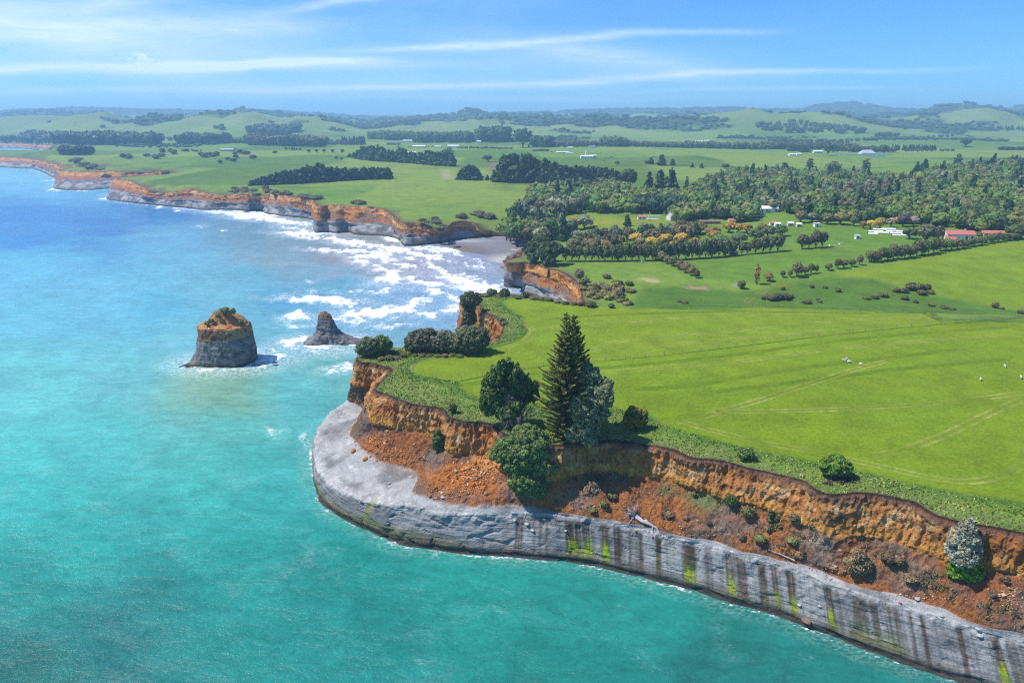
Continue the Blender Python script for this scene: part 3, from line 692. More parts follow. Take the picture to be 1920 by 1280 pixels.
# turf lip: the last metre rolls down a little
R_POLY = []
def region(px_poly, col, rough, soft, warp=3.0, z=None):
    w = Gl(px_poly)[:, :2]; R_POLY.append((w, np.array(col), rough, soft, warp))
FIELD_COL = (.148, .222, .012)
region([(770, 690), (778, 681), (800, 674), (880, 656), (925, 648), (962, 640), (980, 626), (985, 612), (978, 592), (955, 580), (940, 571), (948, 563), (1000, 562), (1110, 574), (1400, 573), (1640, 582), (1760, 600), (1860, 603), (2100, 610), (2100, 985), (1920, 940), (1800, 925), (1700, 905), (1600, 880), (1450, 850), (1330, 822), (1240, 795), (1215, 775), (1150, 765), (1020, 765), (900, 745), (868, 733), (858, 716), (800, 706), (775, 698)], FIELD_COL, .12, 1.2, 1.5)
region([(868, 724), (1030, 690), (1240, 668), (1440, 643), (1560, 628), (1700, 615), (1860, 603), (2100, 606), (2100, 985), (1920, 940), (1700, 905), (1450, 850), (1330, 822), (1240, 795), (1215, 775), (1150, 765), (1020, 765), (900, 748), (872, 738)], (.140, .218, .009), .1, 1.2, .5)
region([(1180, 578), (1400, 575), (1640, 584), (1920, 596), (2050, 600), (2050, 588), (1920, 584), (1790, 562), (1700, 545), (1640, 522), (1560, 520), (1500, 528), (1440, 540), (1380, 548), (1300, 535), (1200, 540)], (.075, .148, .019), .6, 3.5, 8)
region([(1560, 518), (1640, 520), (1720, 545), (1800, 562), (1920, 583), (2200, 590), (2200, 420), (1920, 447), (1780, 470), (1650, 500)], (.142, .218, .013), .2, 1.2, 2)
region([(1500, 438), (1600, 425), (1690, 440), (1730, 455), (1720, 470), (1640, 490), (1560, 515), (1440, 535), (1300, 520), (1230, 490), (1380, 478), (1480, 470), (1500, 455)], (.104, .192, .020), .3, 2, 3)
region([(1160, 452), (1500, 420), (1620, 424), (1500, 440), (1480, 470), (1380, 478), (1240, 492), (1050, 492), (1050, 470)], (.100, .178, .022), .3, 2, 3)
region([(1048, 408), (1100, 405), (1190, 408), (1250, 412), (1230, 425), (1150, 424), (1098, 424), (1050, 422)], (.17, .20, .02), .2, 2, 2)
region([(1195, 522), (1215, 520), (1240, 528), (1225, 531)], (.38, .30, .15), .3, 1.2, 3)
region([(1283, 537), (1325, 538), (1328, 543), (1290, 542)], (.30, .22, .12), .3, 1.2, 4)
region([(800, 442), (900, 428), (960, 436), (985, 444), (960, 430), (950, 420), (900, 412), (860, 408)], (.16, .20, .035), .5, 4, 5)
region([(833, 318), (839, 318), (842, 336), (834, 336)], (.34, .28, .19), .2, 3, 1)
region([(915, 310), (925, 303), (932, 306), (928, 322), (916, 322)], (.16, .13, .09), .6, 4, 5)
def bushmask(x, y):
    n = fbm(x / 520, y / 640, 0, 4, 301); n2 = fbm(x / 150, y / 150, 0, 3, 302); px = 960 + 1280 * x / np.maximum(y, 50) * 1.05
    gy = np.where(y < 3900, ridg(x / 430, y / 560, 0, 3, 53), ridg(x / 430, y / 560, 0, 3, 43))
    return sstep(.06, .13, n + .34 * n2 + .30 * np.clip(.15 - gy, -.3, .5) * (y > 2500) + .10 * np.exp(-((px - 470) / 90) ** 2) * (y > 2600) + .24 * np.exp(-((px - 1800) / 100) ** 2) * (y > 3300) + .30 * (y > 6300) + .10 * (y > 4300) + .19 * (y > 2700) - .05 * (y < 2600))
def land_colour(x, y, z, de):
    n1 = fbm(x / 13, y / 13, 0, 3, 71); n2 = fbm(x / 45, y / 45, 0, 4, 72); n3 = fbm(x / 260, y / 260, 0, 4, 73)
    c = np.zeros((len(x), 3)) + (.112, .200, .024)
    c = mixc(c, (.138, .218, .030), sstep(-.2, .3, n3)); c = mixc(c, (.055, .125, .018), sstep(.1, .5, n2) * sstep(300, 420, y) * .7)
    # paddocks: each of its own green
    cell = np.floor(x / 210 + .35 * np.floor(y / 260)) * 7.3 + np.floor(y / 260) * 3.1
    pad = np.sin(cell * 12.9898) * 43758.5453; pad = pad - np.floor(pad)
    far = sstep(560, 700, y)
    c = mixc(c, (.17, .235, .038), far * sstep(.45, .9, pad) * .8); c = c * (1 - .30 * (far * sstep(.5, 0, pad))[:, None]); c = mixc(c, (.085, .14, .03), far * sstep(.12, .4, fbm(x / 95 + 9, y / 190, 0, 4, 74)) * .6)
    hill = sstep(2200, 2900, y)
    c = mixc(c, (.17, .22, .07), hill * .85); c = mixc(c, (.045, .07, .032), bushmask(x, y) * sstep(1750, 2000, y))
    rough = np.full(len(x), .25) + .3 * sstep(.1, .4, n2)
    # rank grass near the headland
    nearm = y < np.interp(x, YB_X, YB_Y) + 8
    r = np.zeros((len(x), 3)) + (.135, .205, .032)
    r = mixc(r, (.175, .20, .05), sstep(.05, .45, n1)); r = mixc(r, (.075, .145, .025), sstep(.1, .5, -n2 + .4 * n1)); r = mixc(r, (.16, .18, .025), sstep(.25, .5, n2 - .2 * n1) * .8)
    c = np.where(nearm[:, None], r, c); rough = np.where(nearm, 1.0, rough)
    wl = sstep(6.5, 1.5, de - 1.5 * n1)
    c = mixc(c, (.135, .15, .06), wl * .5 * sstep(380, 60, y) * nearm)
    c = mixc(c, (.13, .12, .055), sstep(9, 1, de) * (y > 260) * .6)
    for (w, col, rg, soft, warp) in R_POLY:
        lo = w.min(0) - 12; hi = w.max(0) + 12
        m = (x > lo[0]) & (x < hi[0]) & (y > lo[1]) & (y < hi[1])
        if not m.any(): continue
        d = sdist(x[m] + warp * .35 * pn(x[m] / 4, y[m] / 4, 0, 5), y[m] + warp * .35 * pn(x[m] / 4, y[m] / 4, 0, 6), w)
        t = sstep(-soft, soft, d)
        cc = np.zeros((m.sum(), 3)) + col
        cc = cc * (1 + .16 * n2[m] + .12 * n1[m])[:, None]
        c[m] = c[m] * (1 - t[:, None]) + cc * t[:, None]; rough[m] = rough[m] * (1 - t) + rg * t
    # the dark line of long grass just inside the margin
    fm = R_POLY[0][0]; m = (y < 262) & (x < 280)
    d = sdist(x[m] + .8 * pn(x[m] / 5, y[m] / 5, 0, 8), y[m], fm)
    ring = np.exp(-((d + 1.6) / 1.5) ** 2); c[m] = mixc(c[m], (.05, .125, .018), ring * .7)
    dark = np.exp(-((d + .2) / .55) ** 2) * sstep(-.2, .2, pn(x[m] / 8, y[m] / 8, 0, 81) + .1); c[m] = mixc(c[m], (.03, .085, .012), dark * .7)
    wear = sstep(0, .9, de) ; c = mixc(c, (.10, .085, .045), (1 - wear) * .7)
    return np.clip(c, .005, .6), rough
LC, LR = land_colour(ov[:, 0], ov[:, 1], LZ, dist_edge)
me = mesh_np('ground', np.column_stack([ov, LZ]), None, of, mats=[M_LAND], col=LC, attrs={'rough': LR})
ground = tag(link('ground', me), kind='structure', label='green clifftop pasture and rolling farmland')
# face normals upwards
bm = bmesh.new(); bm.from_mesh(me); bmesh.ops.recalc_face_normals(bm, faces=bm.faces)
if sum(f.normal.z for f in list(bm.faces)[:500]) < 0: bmesh.ops.reverse_faces(bm, faces=bm.faces)
bm.to_mesh(me); bm.free()
print('land', len(ov), len(of), 'cliff', VA2.shape, VB2.shape)
# ================================================================== sea
def sea_mesh():
    rows = np.concatenate([[226.2, 228, 231, 236, 243, 250, 258], np.arange(265, 480, 2.0), np.arange(480, 1285, 3.2), [1300, 1350, 1450, 1600, 1900, 2500]])
    cols = np.concatenate([[-2600, -1500, -900, -500, -300, -150, -60], np.arange(-30, 1120, 3.4), np.arange(1125, 1940, 5), [1960, 2050, 2200, 2500, 3000, 4000]])
    A, B = np.meshgrid(cols, rows)
    p = P(A, B, 0.0); x, y = p[..., 0], p[..., 1]
    # sea base colour, deep blue at mid left: samples at map points, blended
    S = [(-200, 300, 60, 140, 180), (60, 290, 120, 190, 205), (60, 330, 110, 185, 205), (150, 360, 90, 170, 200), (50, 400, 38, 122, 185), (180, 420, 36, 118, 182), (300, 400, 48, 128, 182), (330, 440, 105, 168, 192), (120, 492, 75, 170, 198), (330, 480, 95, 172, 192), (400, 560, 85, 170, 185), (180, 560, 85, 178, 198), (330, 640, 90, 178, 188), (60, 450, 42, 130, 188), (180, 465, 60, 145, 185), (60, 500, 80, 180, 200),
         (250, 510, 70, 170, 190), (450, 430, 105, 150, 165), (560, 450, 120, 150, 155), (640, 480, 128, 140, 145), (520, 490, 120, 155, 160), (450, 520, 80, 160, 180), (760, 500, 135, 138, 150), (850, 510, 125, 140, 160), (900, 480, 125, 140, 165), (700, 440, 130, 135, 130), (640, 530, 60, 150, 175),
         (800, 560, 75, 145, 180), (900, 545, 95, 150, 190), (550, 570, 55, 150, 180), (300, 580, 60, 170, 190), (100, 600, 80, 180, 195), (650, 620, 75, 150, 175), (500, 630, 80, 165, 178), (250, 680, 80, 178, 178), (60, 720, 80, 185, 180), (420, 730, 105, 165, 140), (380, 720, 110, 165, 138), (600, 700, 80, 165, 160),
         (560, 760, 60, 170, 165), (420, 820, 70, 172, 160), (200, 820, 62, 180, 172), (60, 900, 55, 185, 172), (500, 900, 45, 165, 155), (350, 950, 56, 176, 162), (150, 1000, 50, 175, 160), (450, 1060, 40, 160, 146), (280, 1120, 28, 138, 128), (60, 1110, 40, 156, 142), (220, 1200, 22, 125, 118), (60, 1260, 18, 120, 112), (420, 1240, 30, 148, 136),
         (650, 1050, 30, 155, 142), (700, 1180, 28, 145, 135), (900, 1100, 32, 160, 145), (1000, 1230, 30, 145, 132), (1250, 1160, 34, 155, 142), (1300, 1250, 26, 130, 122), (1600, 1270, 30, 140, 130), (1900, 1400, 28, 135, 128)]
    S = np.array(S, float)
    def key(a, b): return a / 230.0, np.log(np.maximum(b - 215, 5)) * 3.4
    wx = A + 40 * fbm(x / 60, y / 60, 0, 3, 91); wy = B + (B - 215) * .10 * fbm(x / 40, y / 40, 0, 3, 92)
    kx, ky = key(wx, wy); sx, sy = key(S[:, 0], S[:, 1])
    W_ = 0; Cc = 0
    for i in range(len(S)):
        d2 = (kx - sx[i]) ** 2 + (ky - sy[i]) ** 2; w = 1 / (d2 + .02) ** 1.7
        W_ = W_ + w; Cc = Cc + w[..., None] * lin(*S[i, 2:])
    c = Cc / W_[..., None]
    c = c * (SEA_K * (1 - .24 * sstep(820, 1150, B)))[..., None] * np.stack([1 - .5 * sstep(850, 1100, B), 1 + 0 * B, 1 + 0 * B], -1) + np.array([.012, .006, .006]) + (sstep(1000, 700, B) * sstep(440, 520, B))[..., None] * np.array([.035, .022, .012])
    # wandering darker and lighter patches
    n = fbm(x / 28, y / 40, 0, 4, 93); n2 = fbm(x / 9, y / 15, 0, 3, 94)
    n3 = fbm(x / 46 + y / 90, y / 7.5, 0, 3, 99)
    c = c * (1 + .16 * n + .07 * n2 + .13 * n3)[..., None]
    # foam patches: centre, half width, half height, tilt, strength, lace
    Fm = [(440, 400, 70, 5, .06, .9), (370, 393, 60, 3, .05, .6), (480, 409, 60, 5, .06, .95), (540, 417, 55, 5, .1, .9), (575, 438, 60, 4.5, .03, 1), (560, 430, 45, 3, .1, .7), (655, 455, 40, 6, .05, .95), (625, 448, 20, 3, 0, .8), (670, 472, 60, 4, .04, .8), (735, 449, 20, 5, .2, .9), (742, 468, 40, 6, .15, .9), (718, 476, 25, 7, .1, .85),
          (672, 491, 24, 5, .05, .95), (735, 489, 24, 3, 0, .75), (775, 487, 28, 3, .3, .9), (815, 500, 16, 6, .3, .95), (835, 511, 20, 3.5, .3, .85), (728, 508, 34, 5, .05, .85), (730, 526, 38, 7, -.08, 1.1), (738, 519, 15, 6, 0, 1), (772, 524, 12, 4, 0, .9), (725, 543, 7, 3, 0, .9), (583, 528, 6, 2, 0, .9),
          (585, 545, 12, 5, .1, .45), (812, 547, 22, 5, .2, .95), (850, 556, 15, 4, .2, .9), (785, 566, 30, 6, -.12, .75), (605, 563, 82, 5.5, .04, 1.05), (650, 574, 26, 5, 0, .8), (556, 595, 28, 7, -.05, 1), (565, 587, 14, 6, 0, 1), (700, 588, 80, 9, -.06, .95), (745, 582, 35, 6, -.05, 1.05), (805, 592, 26, 4.5, -.03, 1), (845, 582, 34, 9, -.2, .75),
          (552, 640, 32, 8, -.15, 1), (600, 651, 50, 4, .05, .8), (660, 648, 30, 4, 0, .8), (512, 675, 32, 7, -.15, .95), (480, 686, 24, 4, -.1, .8), (640, 694, 34, 7, -.15, .75), (655, 690, 14, 5, 0, .95), (400, 693, 60, 2.2, .0, .7), (340, 690, 7, 4, 0, .9), (900, 545, 60, 10, .15, .75), (925, 540, 40, 7, .2, .95), (870, 530, 40, 6, .1, .85), (880, 520, 30, 4, .2, .6),
          (860, 478, 40, 3, .35, .8), (830, 468, 36, 4, .1, .9), (800, 470, 40, 4, .2, .85), (880, 497, 30, 2.5, .3, .7), (905, 500, 8, 5, .8, .7), (895, 488, 25, 2, .3, .55), (102, 356, 14, 2.2, 0, .9), (193, 373, 9, 2, .1, .9), (150, 358, 22, 1.4, 0, .7), (302, 388, 8, 3, -.1, .95), (334, 395, 9, 2.5, .1, .9), (270, 384, 10, 1.6, 0, .6), (235, 380, 12, 1.3, .1, .6),
          (92, 338, 10, 1.5, .05, .7), (60, 275, 70, 2.0, .03, .95), (20, 284, 30, 1.4, 0, .8), (85, 281, 24, 2, .05, .8), (572, 822, 7, 10, .1, .8), (582, 850, 4, 14, .0, .8), (515, 806, 18, 3, .05, .5), (790, 560, 10, 3, 0, .6), (416, 433, 5, 1.2, 0, .9), (380, 425, 9, 1.2, 0, .6), (520, 820, 12, 2, 0, .4), (630, 665, 14, 4, -.1, .45),
          (40, 312, 40, 1.4, 0, .5), (790, 1030, 40, 3, .15, .55), (730, 1017, 20, 3, .3, .6), (848, 1041, 26, 2.2, .05, .5), (1275, 1103, 10, 2.5, .1, .9)]
    Fm += [(620, 470, 50, 3.2, .04, .8), (700, 483, 60, 3, .05, .85), (790, 478, 50, 3, .12, .9), (770, 500, 55, 3.2, .12, .85), (700, 497, 45, 2.6, .04, .7), (850, 522, 45, 4, .1, .9), (800, 533, 50, 4, .02, .85), (690, 548, 60, 3.2, 0, .7), (880, 560, 40, 5, -.05, .85), (760, 575, 40, 4, -.05, .75),
           (600, 447, 60, 3, .05, .9), (500, 402, 40, 3.5, .1, .95), (520, 412, 45, 3.5, .12, .95), (690, 462, 50, 3.4, .03, .85), (820, 487, 40, 3, .2, .8), (650, 603, 60, 4, 0, .6), (560, 612, 40, 3.5, 0, .5), (730, 610, 60, 4, -.05, .55), (500, 655, 24, 4, -.1, .5)]
    Fm = [(a_, b_, c_, d_, e__, f_ * (1.18 if 400 < b_ < 650 else 1.0)) for (a_, b_, c_, d_, e__, f_) in Fm]
    foam = np.zeros(A.shape); lace = np.zeros(A.shape)
    wA = A + 10 * fbm(x / 9, y / 14, 0, 3, 95) ; wB = B + (B - 215) * .035 * fbm(x / 7, y / 12, 0, 3, 96)
    for (cx, cy, rx, ry, rot, st_) in Fm:
        m = (np.abs(A - cx) < rx * 2 + 14) & (np.abs(B - cy) < ry * 3 + rx * abs(rot) * 1.6 + 12)
        dx = wA[m] - cx; dy = wB[m] - cy - dx * rot
        d = np.hypot(dx / rx, dy / ry)
        foam[m] = np.maximum(foam[m], st_ * sstep(1.25, .45, d)); lace[m] = np.maximum(lace[m], .8 * st_ * sstep(2.0, .8, d))
    # surf along the cliffs
    kdw = kdtree.KDTree(len(WLINE))
    for i, p_ in enumerate(WLINE): kdw.insert((p_[0], p_[1], 0), i)
    kdw.balance()
    dw = np.full(A.shape, 99.0)
    near = (y < 1500) & (A > -100) & (A < 1990)
    idx = np.argwhere(near)
    dw[near] = [kdw.find((a, b, 0))[2] for a, b in zip(x[near], y[near])]
    nn = fbm(x / 14, y / 14, 0, 3, 97)
    sc = np.clip(y / 220, .7, 3.0)
    foam = np.maximum(foam, (.55 + .5 * nn) * sstep(1.3 * sc, .2, dw) * np.where(y > 200, 1.0, .62))
    lace = np.maximum(lace, (.5 + .8 * nn) * sstep(7 * sc, 1, dw) * np.where(y > 200, .7, .3))
    for (cx, cy) in ((-108.5, 252), (-78, 274)):
        d = np.hypot((x - cx) / 16, (y - cy) / 11); foam = np.maximum(foam, .45 * sstep(1.25, 1.0, d) + .15 * nn); lace = np.maximum(lace, .7 * sstep(2.2, 1.2, d))
    bay = np.exp(-((A - 800) / 170) ** 2 - ((B - 530) / 75) ** 2)
    lace = np.maximum(lace, bay * (.45 + .9 * nn) * 1.15)
    # light scatter of foam flecks in the open water
    lace = np.maximum(lace, .10 * sstep(.1, .5, nn))
    # swell and raised breakers
    sw = .28 * fbm(x / 16, y / 22, 0, 3, 98) + .16 * np.sin((x * .22 + y * .32) + 2.5 * fbm(x / 40, y / 40, 0, 2, 99))
    z = sw * np.interp(y, [0, 1200, 2500], [1, 1, 0]) * sstep(0, 4, dw) * .8 + foam * .7 * sstep(0, 6, dw)
    z = z * (np.abs(A - 960) < 1100)
    V = np.stack([x, y, z], -1).reshape(-1, 3)
    f = grid_faces(*A.shape)[:, ::-1]
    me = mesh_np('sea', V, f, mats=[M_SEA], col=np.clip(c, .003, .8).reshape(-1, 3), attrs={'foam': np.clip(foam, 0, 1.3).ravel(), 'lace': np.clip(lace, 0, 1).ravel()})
    return tag(link('sea', me), kind='structure', label='turquoise sea with white surf')
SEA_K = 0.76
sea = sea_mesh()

# ================================================================== beach
def beach():
    inner = [(985, 490, 1.0), (981, 484, 2.0), (991, 464, 2.2), (989, 453, 2.3), (965, 446, 2.4), (938, 443, 2.2), (916, 444, 2.0), (902, 446.5, 1.8), (880, 448.5, 1.3), (862, 449.5, 1.1), (846, 451.5, .7), (836, 454, .4)]
    outer_ = [(962, 518, -.5), (948, 520, -.5), (925, 508, -.5), (905, 495, -.45), (893, 488, -.45), (880, 481, -.4), (862, 476, -.4), (845, 470, -.4), (832, 466, -.4), (822, 463, -.4), (812, 461, -.4), (805, 460, -.4)]
    A = catmull(np.array([P(*p) for p in inner]), [8] * 11); B = catmull(np.array([P(*p) for p in outer_]), [8] * 11)
    A = A + (A - B) / np.linalg.norm((A - B)[:, :2], axis=1)[:, None] * 2.5 * np.array([1, 1, 0])
    k = 26; T = np.linspace(0, 1, k)
    V = A[:, None] * (1 - T)[None, :, None] + B[:, None] * T[None, :, None]
    x, y = V[..., 0], V[..., 1]
    V[..., 2] += .10 * fbm(x / 9, y / 9, 0, 3, 5) * np.sin(T * math.pi)[None]
    n = fbm(x / 12, y / 8, 0, 3, 6); n2 = fbm(x / 3, y / 3, 0, 3, 7)
    c = np.zeros(V.shape) + (.165, .152, .165)
    c = mixc(c, (.20, .185, .195), sstep(0, .4, n)); c = mixc(c, (.105, .10, .12), sstep(.45, .85, T)[None] + 0 * x)
    px, py, _ = proj(V)
    peb = np.clip(1.3 - np.hypot((px - 945) / 45, (py - 487) / 11), 0, 1); c = mixc(c, (.42, .40, .36), peb * .8)
    rk = np.clip(1.3 - np.hypot((px - 850) / 50, (py - 469) / 9), 0, 1); c = mixc(c, (.15, .115, .08), np.clip(rk * 1.6, 0, 1))
    V[..., 2] += rk * .7 * (0.5 + n2)
    rim = np.clip(1.2 - np.hypot((px - 860) / 60, (py - 451) / 4), 0, 1); c = mixc(c, (.42, .42, .43), rim * .6)
    c = c * (1 + .25 * n2)[..., None]
    m, N, L, b = new_mat('beach_sand', .7, .4)
    L.new(scale_col(N, L, n_attr(N, 'Col'), n_range(N, L, n_noise(N, L, n_pos(N), 2.0, 4, .7), .3, .7, .8, 1.2)), b.inputs['Base Color'])
    me = mesh_np('beach', V.reshape(-1, 3), grid_faces(V.shape[0], V.shape[1]), mats=[m], col=np.clip(c, .01, .8).reshape(-1, 3))
    bm = bmesh.new(); bm.from_mesh(me); bmesh.ops.recalc_face_normals(bm, faces=bm.faces)
    if sum(f.normal.z for f in bm.faces) < 0: bmesh.ops.reverse_faces(bm, faces=bm.faces)
    bm.to_mesh(me); bm.free()
    tag(link('beach', me), kind='structure', label='grey sand beach in the bay')
beach()

# ================================================================== haze
def haze():
    bm = bmesh.new(); bmesh.ops.create_cube(bm, size=1.0)
    me = bpy.data.meshes.new('haze'); bm.to_mesh(me); bm.free()
    o = link('haze', me); zt = 290.0; zb = -6.0
    o.scale = (30000, 13600, zt - zb); o.location = (0, 6000, (zt + zb) / 2)
    m = bpy.data.materials.new('air'); m.use_nodes = True; N = m.node_tree.nodes; L = m.node_tree.links
    for n in list(N):
        if n.type != 'OUTPUT_MATERIAL': N.remove(n)
    out = [n for n in N if n.type == 'OUTPUT_MATERIAL'][0]
    v = N.new('ShaderNodeVolumePrincipled'); v.inputs['Color'].default_value = (.42, .71, 1.0, 1); v.inputs['Density'].default_value = HAZE_D
    v.inputs['Anisotropy'].default_value = 0.1
    L.new(v.outputs[0], out.inputs['Volume']); me.materials.append(m)
    tag(o, kind='stuff', label='blue haze over the distant hills')
HAZE_D = 1.75e-4
haze()
# ================================================================== vegetation builders
def ico(sub):
    bm = bmesh.new(); bmesh.ops.create_icosphere(bm, subdivisions=sub, radius=1.0)
    v = np.array([p.co[:] for p in bm.verts]); f = np.array([[q.index for q in p.verts] for p in bm.faces]); bm.free(); return v, f
ICO1, ICO2, ICO3 = ico(1), ico(2), ico(3)
class MB:
    """collects vertices, faces, tones; one mesh at the end"""
    def __init__(s): s.V = []; s.Q = []; s.T = []; s.C = []; s.qi = []; s.ti = []; s.n = 0
    def add(s, V, Q=None, T=None, col=(1, 1, 1), mi=0):
        V = np.asarray(V, float); c = np.zeros((len(V), 3)) + col
        if Q is not None and len(Q): s.Q.append(np.asarray(Q) + s.n); s.qi.append(np.full(len(Q), mi))
        if T is not None and len(T): s.T.append(np.asarray(T) + s.n); s.ti.append(np.full(len(T), mi))
        s.V.append(V); s.C.append(c); s.n += len(V)
    def merge(s, o, off_=(0, 0, 0), sc=(1, 1, 1), rz=0.0, col=(1, 1, 1)):
        V, Q, T, Cc, qi, ti = o
        c_, s_ = math.cos(rz), math.sin(rz); v = V * sc; v = np.column_stack([v[:, 0] * c_ - v[:, 1] * s_, v[:, 0] * s_ + v[:, 1] * c_, v[:, 2]]) + off_
        if Q is not None: s.Q.append(Q + s.n); s.qi.append(qi)
        if T is not None: s.T.append(T + s.n); s.ti.append(ti)
        s.V.append(v); s.C.append(Cc * col); s.n += len(v)
    def arrays(s):
        return (np.concatenate(s.V), np.concatenate(s.Q) if s.Q else None, np.concatenate(s.T) if s.T else None, np.concatenate(s.C), np.concatenate(s.qi) if s.qi else None, np.concatenate(s.ti) if s.ti else None)
    def mesh(s, name, mats, smooth=False):
        V, Q, T, Cc, qi, ti = s.arrays()
        mi = np.concatenate([a for a in (qi, ti) if a is not None])
        return mesh_np(name, V, Q, T, mats=mats, col=Cc, smooth=smooth, matidx=mi)
def tube(mb, pts, rad, sides=6, col=(1, 1, 1), mi=0):
    pts = np.asarray(pts, float); rad = np.asarray(rad, float); n = len(pts); V = []
    for i in range(n):
        d = pts[min(i + 1, n - 1)] - pts[max(i - 1, 0)]; d = d / max(1e-6, np.linalg.norm(d))
        u = np.cross(d, (0, 0, 1.0)) if abs(d[2]) < .9 else np.cross(d, (1.0, 0, 0)); u /= np.linalg.norm(u); w = np.cross(d, u)
        a = np.arange(sides) / sides * 2 * math.pi
        V.append(pts[i] + rad[i] * (np.cos(a)[:, None] * u + np.sin(a)[:, None] * w))
    V = np.concatenate(V); Q = []
    for i in range(n - 1):
        for k in range(sides): a, b = i * sides + k, i * sides + (k + 1) % sides; Q.append((a, b, b + sides, a + sides))
    mb.add(V, Q, None, col, mi)
def leaves(mb, pos, nrm, size, rng, col, up=0.0, aspect=1.0, mi=0):
    """little leaf sprays facing roughly along nrm"""
    n = len(pos); r = rng.normal(size=(n, 3)); d = nrm + .55 * r; d /= np.linalg.norm(d, axis=1)[:, None]
    t = rng.normal(size=(n, 3)); t[:, 2] += up; t -= (t * d).sum(1)[:, None] * d; t /= np.maximum(np.linalg.norm(t, axis=1), 1e-6)[:, None]; b = np.cross(d, t)
    s = size * rng.uniform(.6, 1.35, n)[:, None]
    a = t * s * .5 * aspect; b = b * s * .5
    V = np.stack([pos - a - b * .75, pos - a * .2 + b * -1.0 + a * .6, pos + a + b * .2, pos - a * .1 + b], 1).reshape(-1, 3)
    mb.add(V, np.arange(4 * n).reshape(-1, 4), None, np.repeat(col, 4, 0), mi)
def leafy(mb, lumps, leaf, dens, rng, tone=.22, core=ICO1, up=0.0, aspect=1.0, mi=0, corek=.86):
    """lumps: (centre, (rx, ry, rz)); each a noisy body with leaf sprays over it"""
    Cn = np.array([l[0] for l in lumps], float); R = np.array([l[1] for l in lumps], float)
    for i in range(len(lumps)):
        tn = 1 + tone * rng.uniform(-1, 1); hue = rng.uniform(-1, 1) * tone * .5
        base = np.array([tn * (1 + hue), tn, tn * (1 - hue)])
        v = core[0]; disp = 1 + .22 * fbm(v[:, 0] * 1.7 + i * 3.7, v[:, 1] * 1.7, v[:, 2] * 1.7, 2, 5)
        mb.add(Cn[i] + v * R[i] * disp[:, None] * corek, None, core[1], base * .9, mi)
        area = 4 * math.pi * np.mean(R[i]) ** 2; n = max(6, int(area * dens))
        d = rng.normal(size=(n, 3)); d /= np.linalg.norm(d, axis=1)[:, None]
        disp = 1 + .22 * fbm(d[:, 0] * 1.7 + i * 3.7, d[:, 1] * 1.7, d[:, 2] * 1.7, 2, 5)
        p = Cn[i] + d * R[i] * (disp * rng.uniform(.86, 1.10, n))[:, None]
        q = ((p[:, None] - Cn[None]) / (R[None] * .84)); ins = ((q ** 2).sum(2) < 1); ins[:, i] = False
        k = ~ins.any(1)
        if not k.any(): continue
        p = p[k]; nn = d[k] / R[i]; nn /= np.linalg.norm(nn, axis=1)[:, None]
        leaves(mb, p, nn, leaf, rng, base * rng.uniform(.72, 1.3, len(p))[:, None], up, aspect, mi)
def shell_lumps(c, r, n, lr, rng, zmin=-.55, inner=1):
    """lumps over an ellipsoid of radii r"""
    out = []; c = np.array(c, float); r = np.array(r, float)
    for i in range(n):
        k = i + .5; z = 1 - 2 * k / n; ph = k * 2.39996 + rng.uniform(-.4, .4)
        if z < zmin: continue
        q = math.sqrt(max(0, 1 - z * z)); d = np.array([q * math.cos(ph), q * math.sin(ph), z])
        s = lr * rng.uniform(.7, 1.3)
        out.append((c + d * np.maximum(r - s * .75, 0.05) * rng.uniform(.82, 1.1), (s, s, s * rng.uniform(.7, .95))))
    if inner: out.append((c, tuple(np.maximum(r - lr * .9, lr * .3))))
    return out
PROTO = {}
def proto(key, fn):
    if key not in PROTO: PROTO[key] = fn()
    return PROTO[key]
def p_round(seed, sx=1.0, sz=1.0, n=15, leaf=.16, dens=18, stem=.22, lr=.30, limbs=3, core=ICO1):
    """unit tree, height 1, crown radius about .5"""
    rng = np.random.RandomState(seed); cr = MB(); tk = MB(); cz = .5 + stem / 2
    r = (.46 * sx, .46 * sx, (1 - stem) / 2 * 1.02 * sz)
    leafy(cr, shell_lumps((0, 0, cz), r, n, lr * sx, rng), leaf, dens, rng, core=core)
    lean = rng.uniform(-.05, .05, 2)
    tube(tk, [(0, 0, -.06), (lean[0] * .5, lean[1] * .5, stem * .6), (lean[0], lean[1], cz)], [.045, .034, .02], 6, mi=1)
    for k in range(limbs):
        a = k * 2.1 + rng.uniform(0, 1); tube(tk, [(lean[0] * .5, lean[1] * .5, stem * .55), (.16 * math.cos(a), .16 * math.sin(a), stem + .12), (.32 * sx * math.cos(a), .32 * sx * math.sin(a), cz)], [.026, .018, .008], 5, mi=1)
    return cr, tk
def p_cone(seed, w=.20, n=9, leaf=.13, dens=40, jag=.25):
    """unit conifer, height 1, ragged layered cone"""
    rng = np.random.RandomState(seed); cr = MB(); tk = MB()
    lump = []
    for i in range(n):
        h = .10 + .82 * i / (n - 1); rr = w * (1 - (h - .1) / .95) ** .8 * rng.uniform(.85, 1.15) + .02
        for k in range(3 if rr > .08 else 1):
            a = rng.uniform(0, 6.28); o = rr * .45 if rr > .08 else 0
            lump.append(((o * math.cos(a), o * math.sin(a), h), (rr * .75, rr * .75, .085 + rng.uniform(0, .05))))
    lump.append(((0, 0, .95), (.022, .022, .07)))
    leafy(cr, lump, leaf, dens, rng, .15, up=2.0, aspect=1.9)
    tube(tk, [(0, 0, -.05), (0, 0, .5), (0, 0, .97)], [.028, .018, .004], 5, mi=1)
    return cr, tk
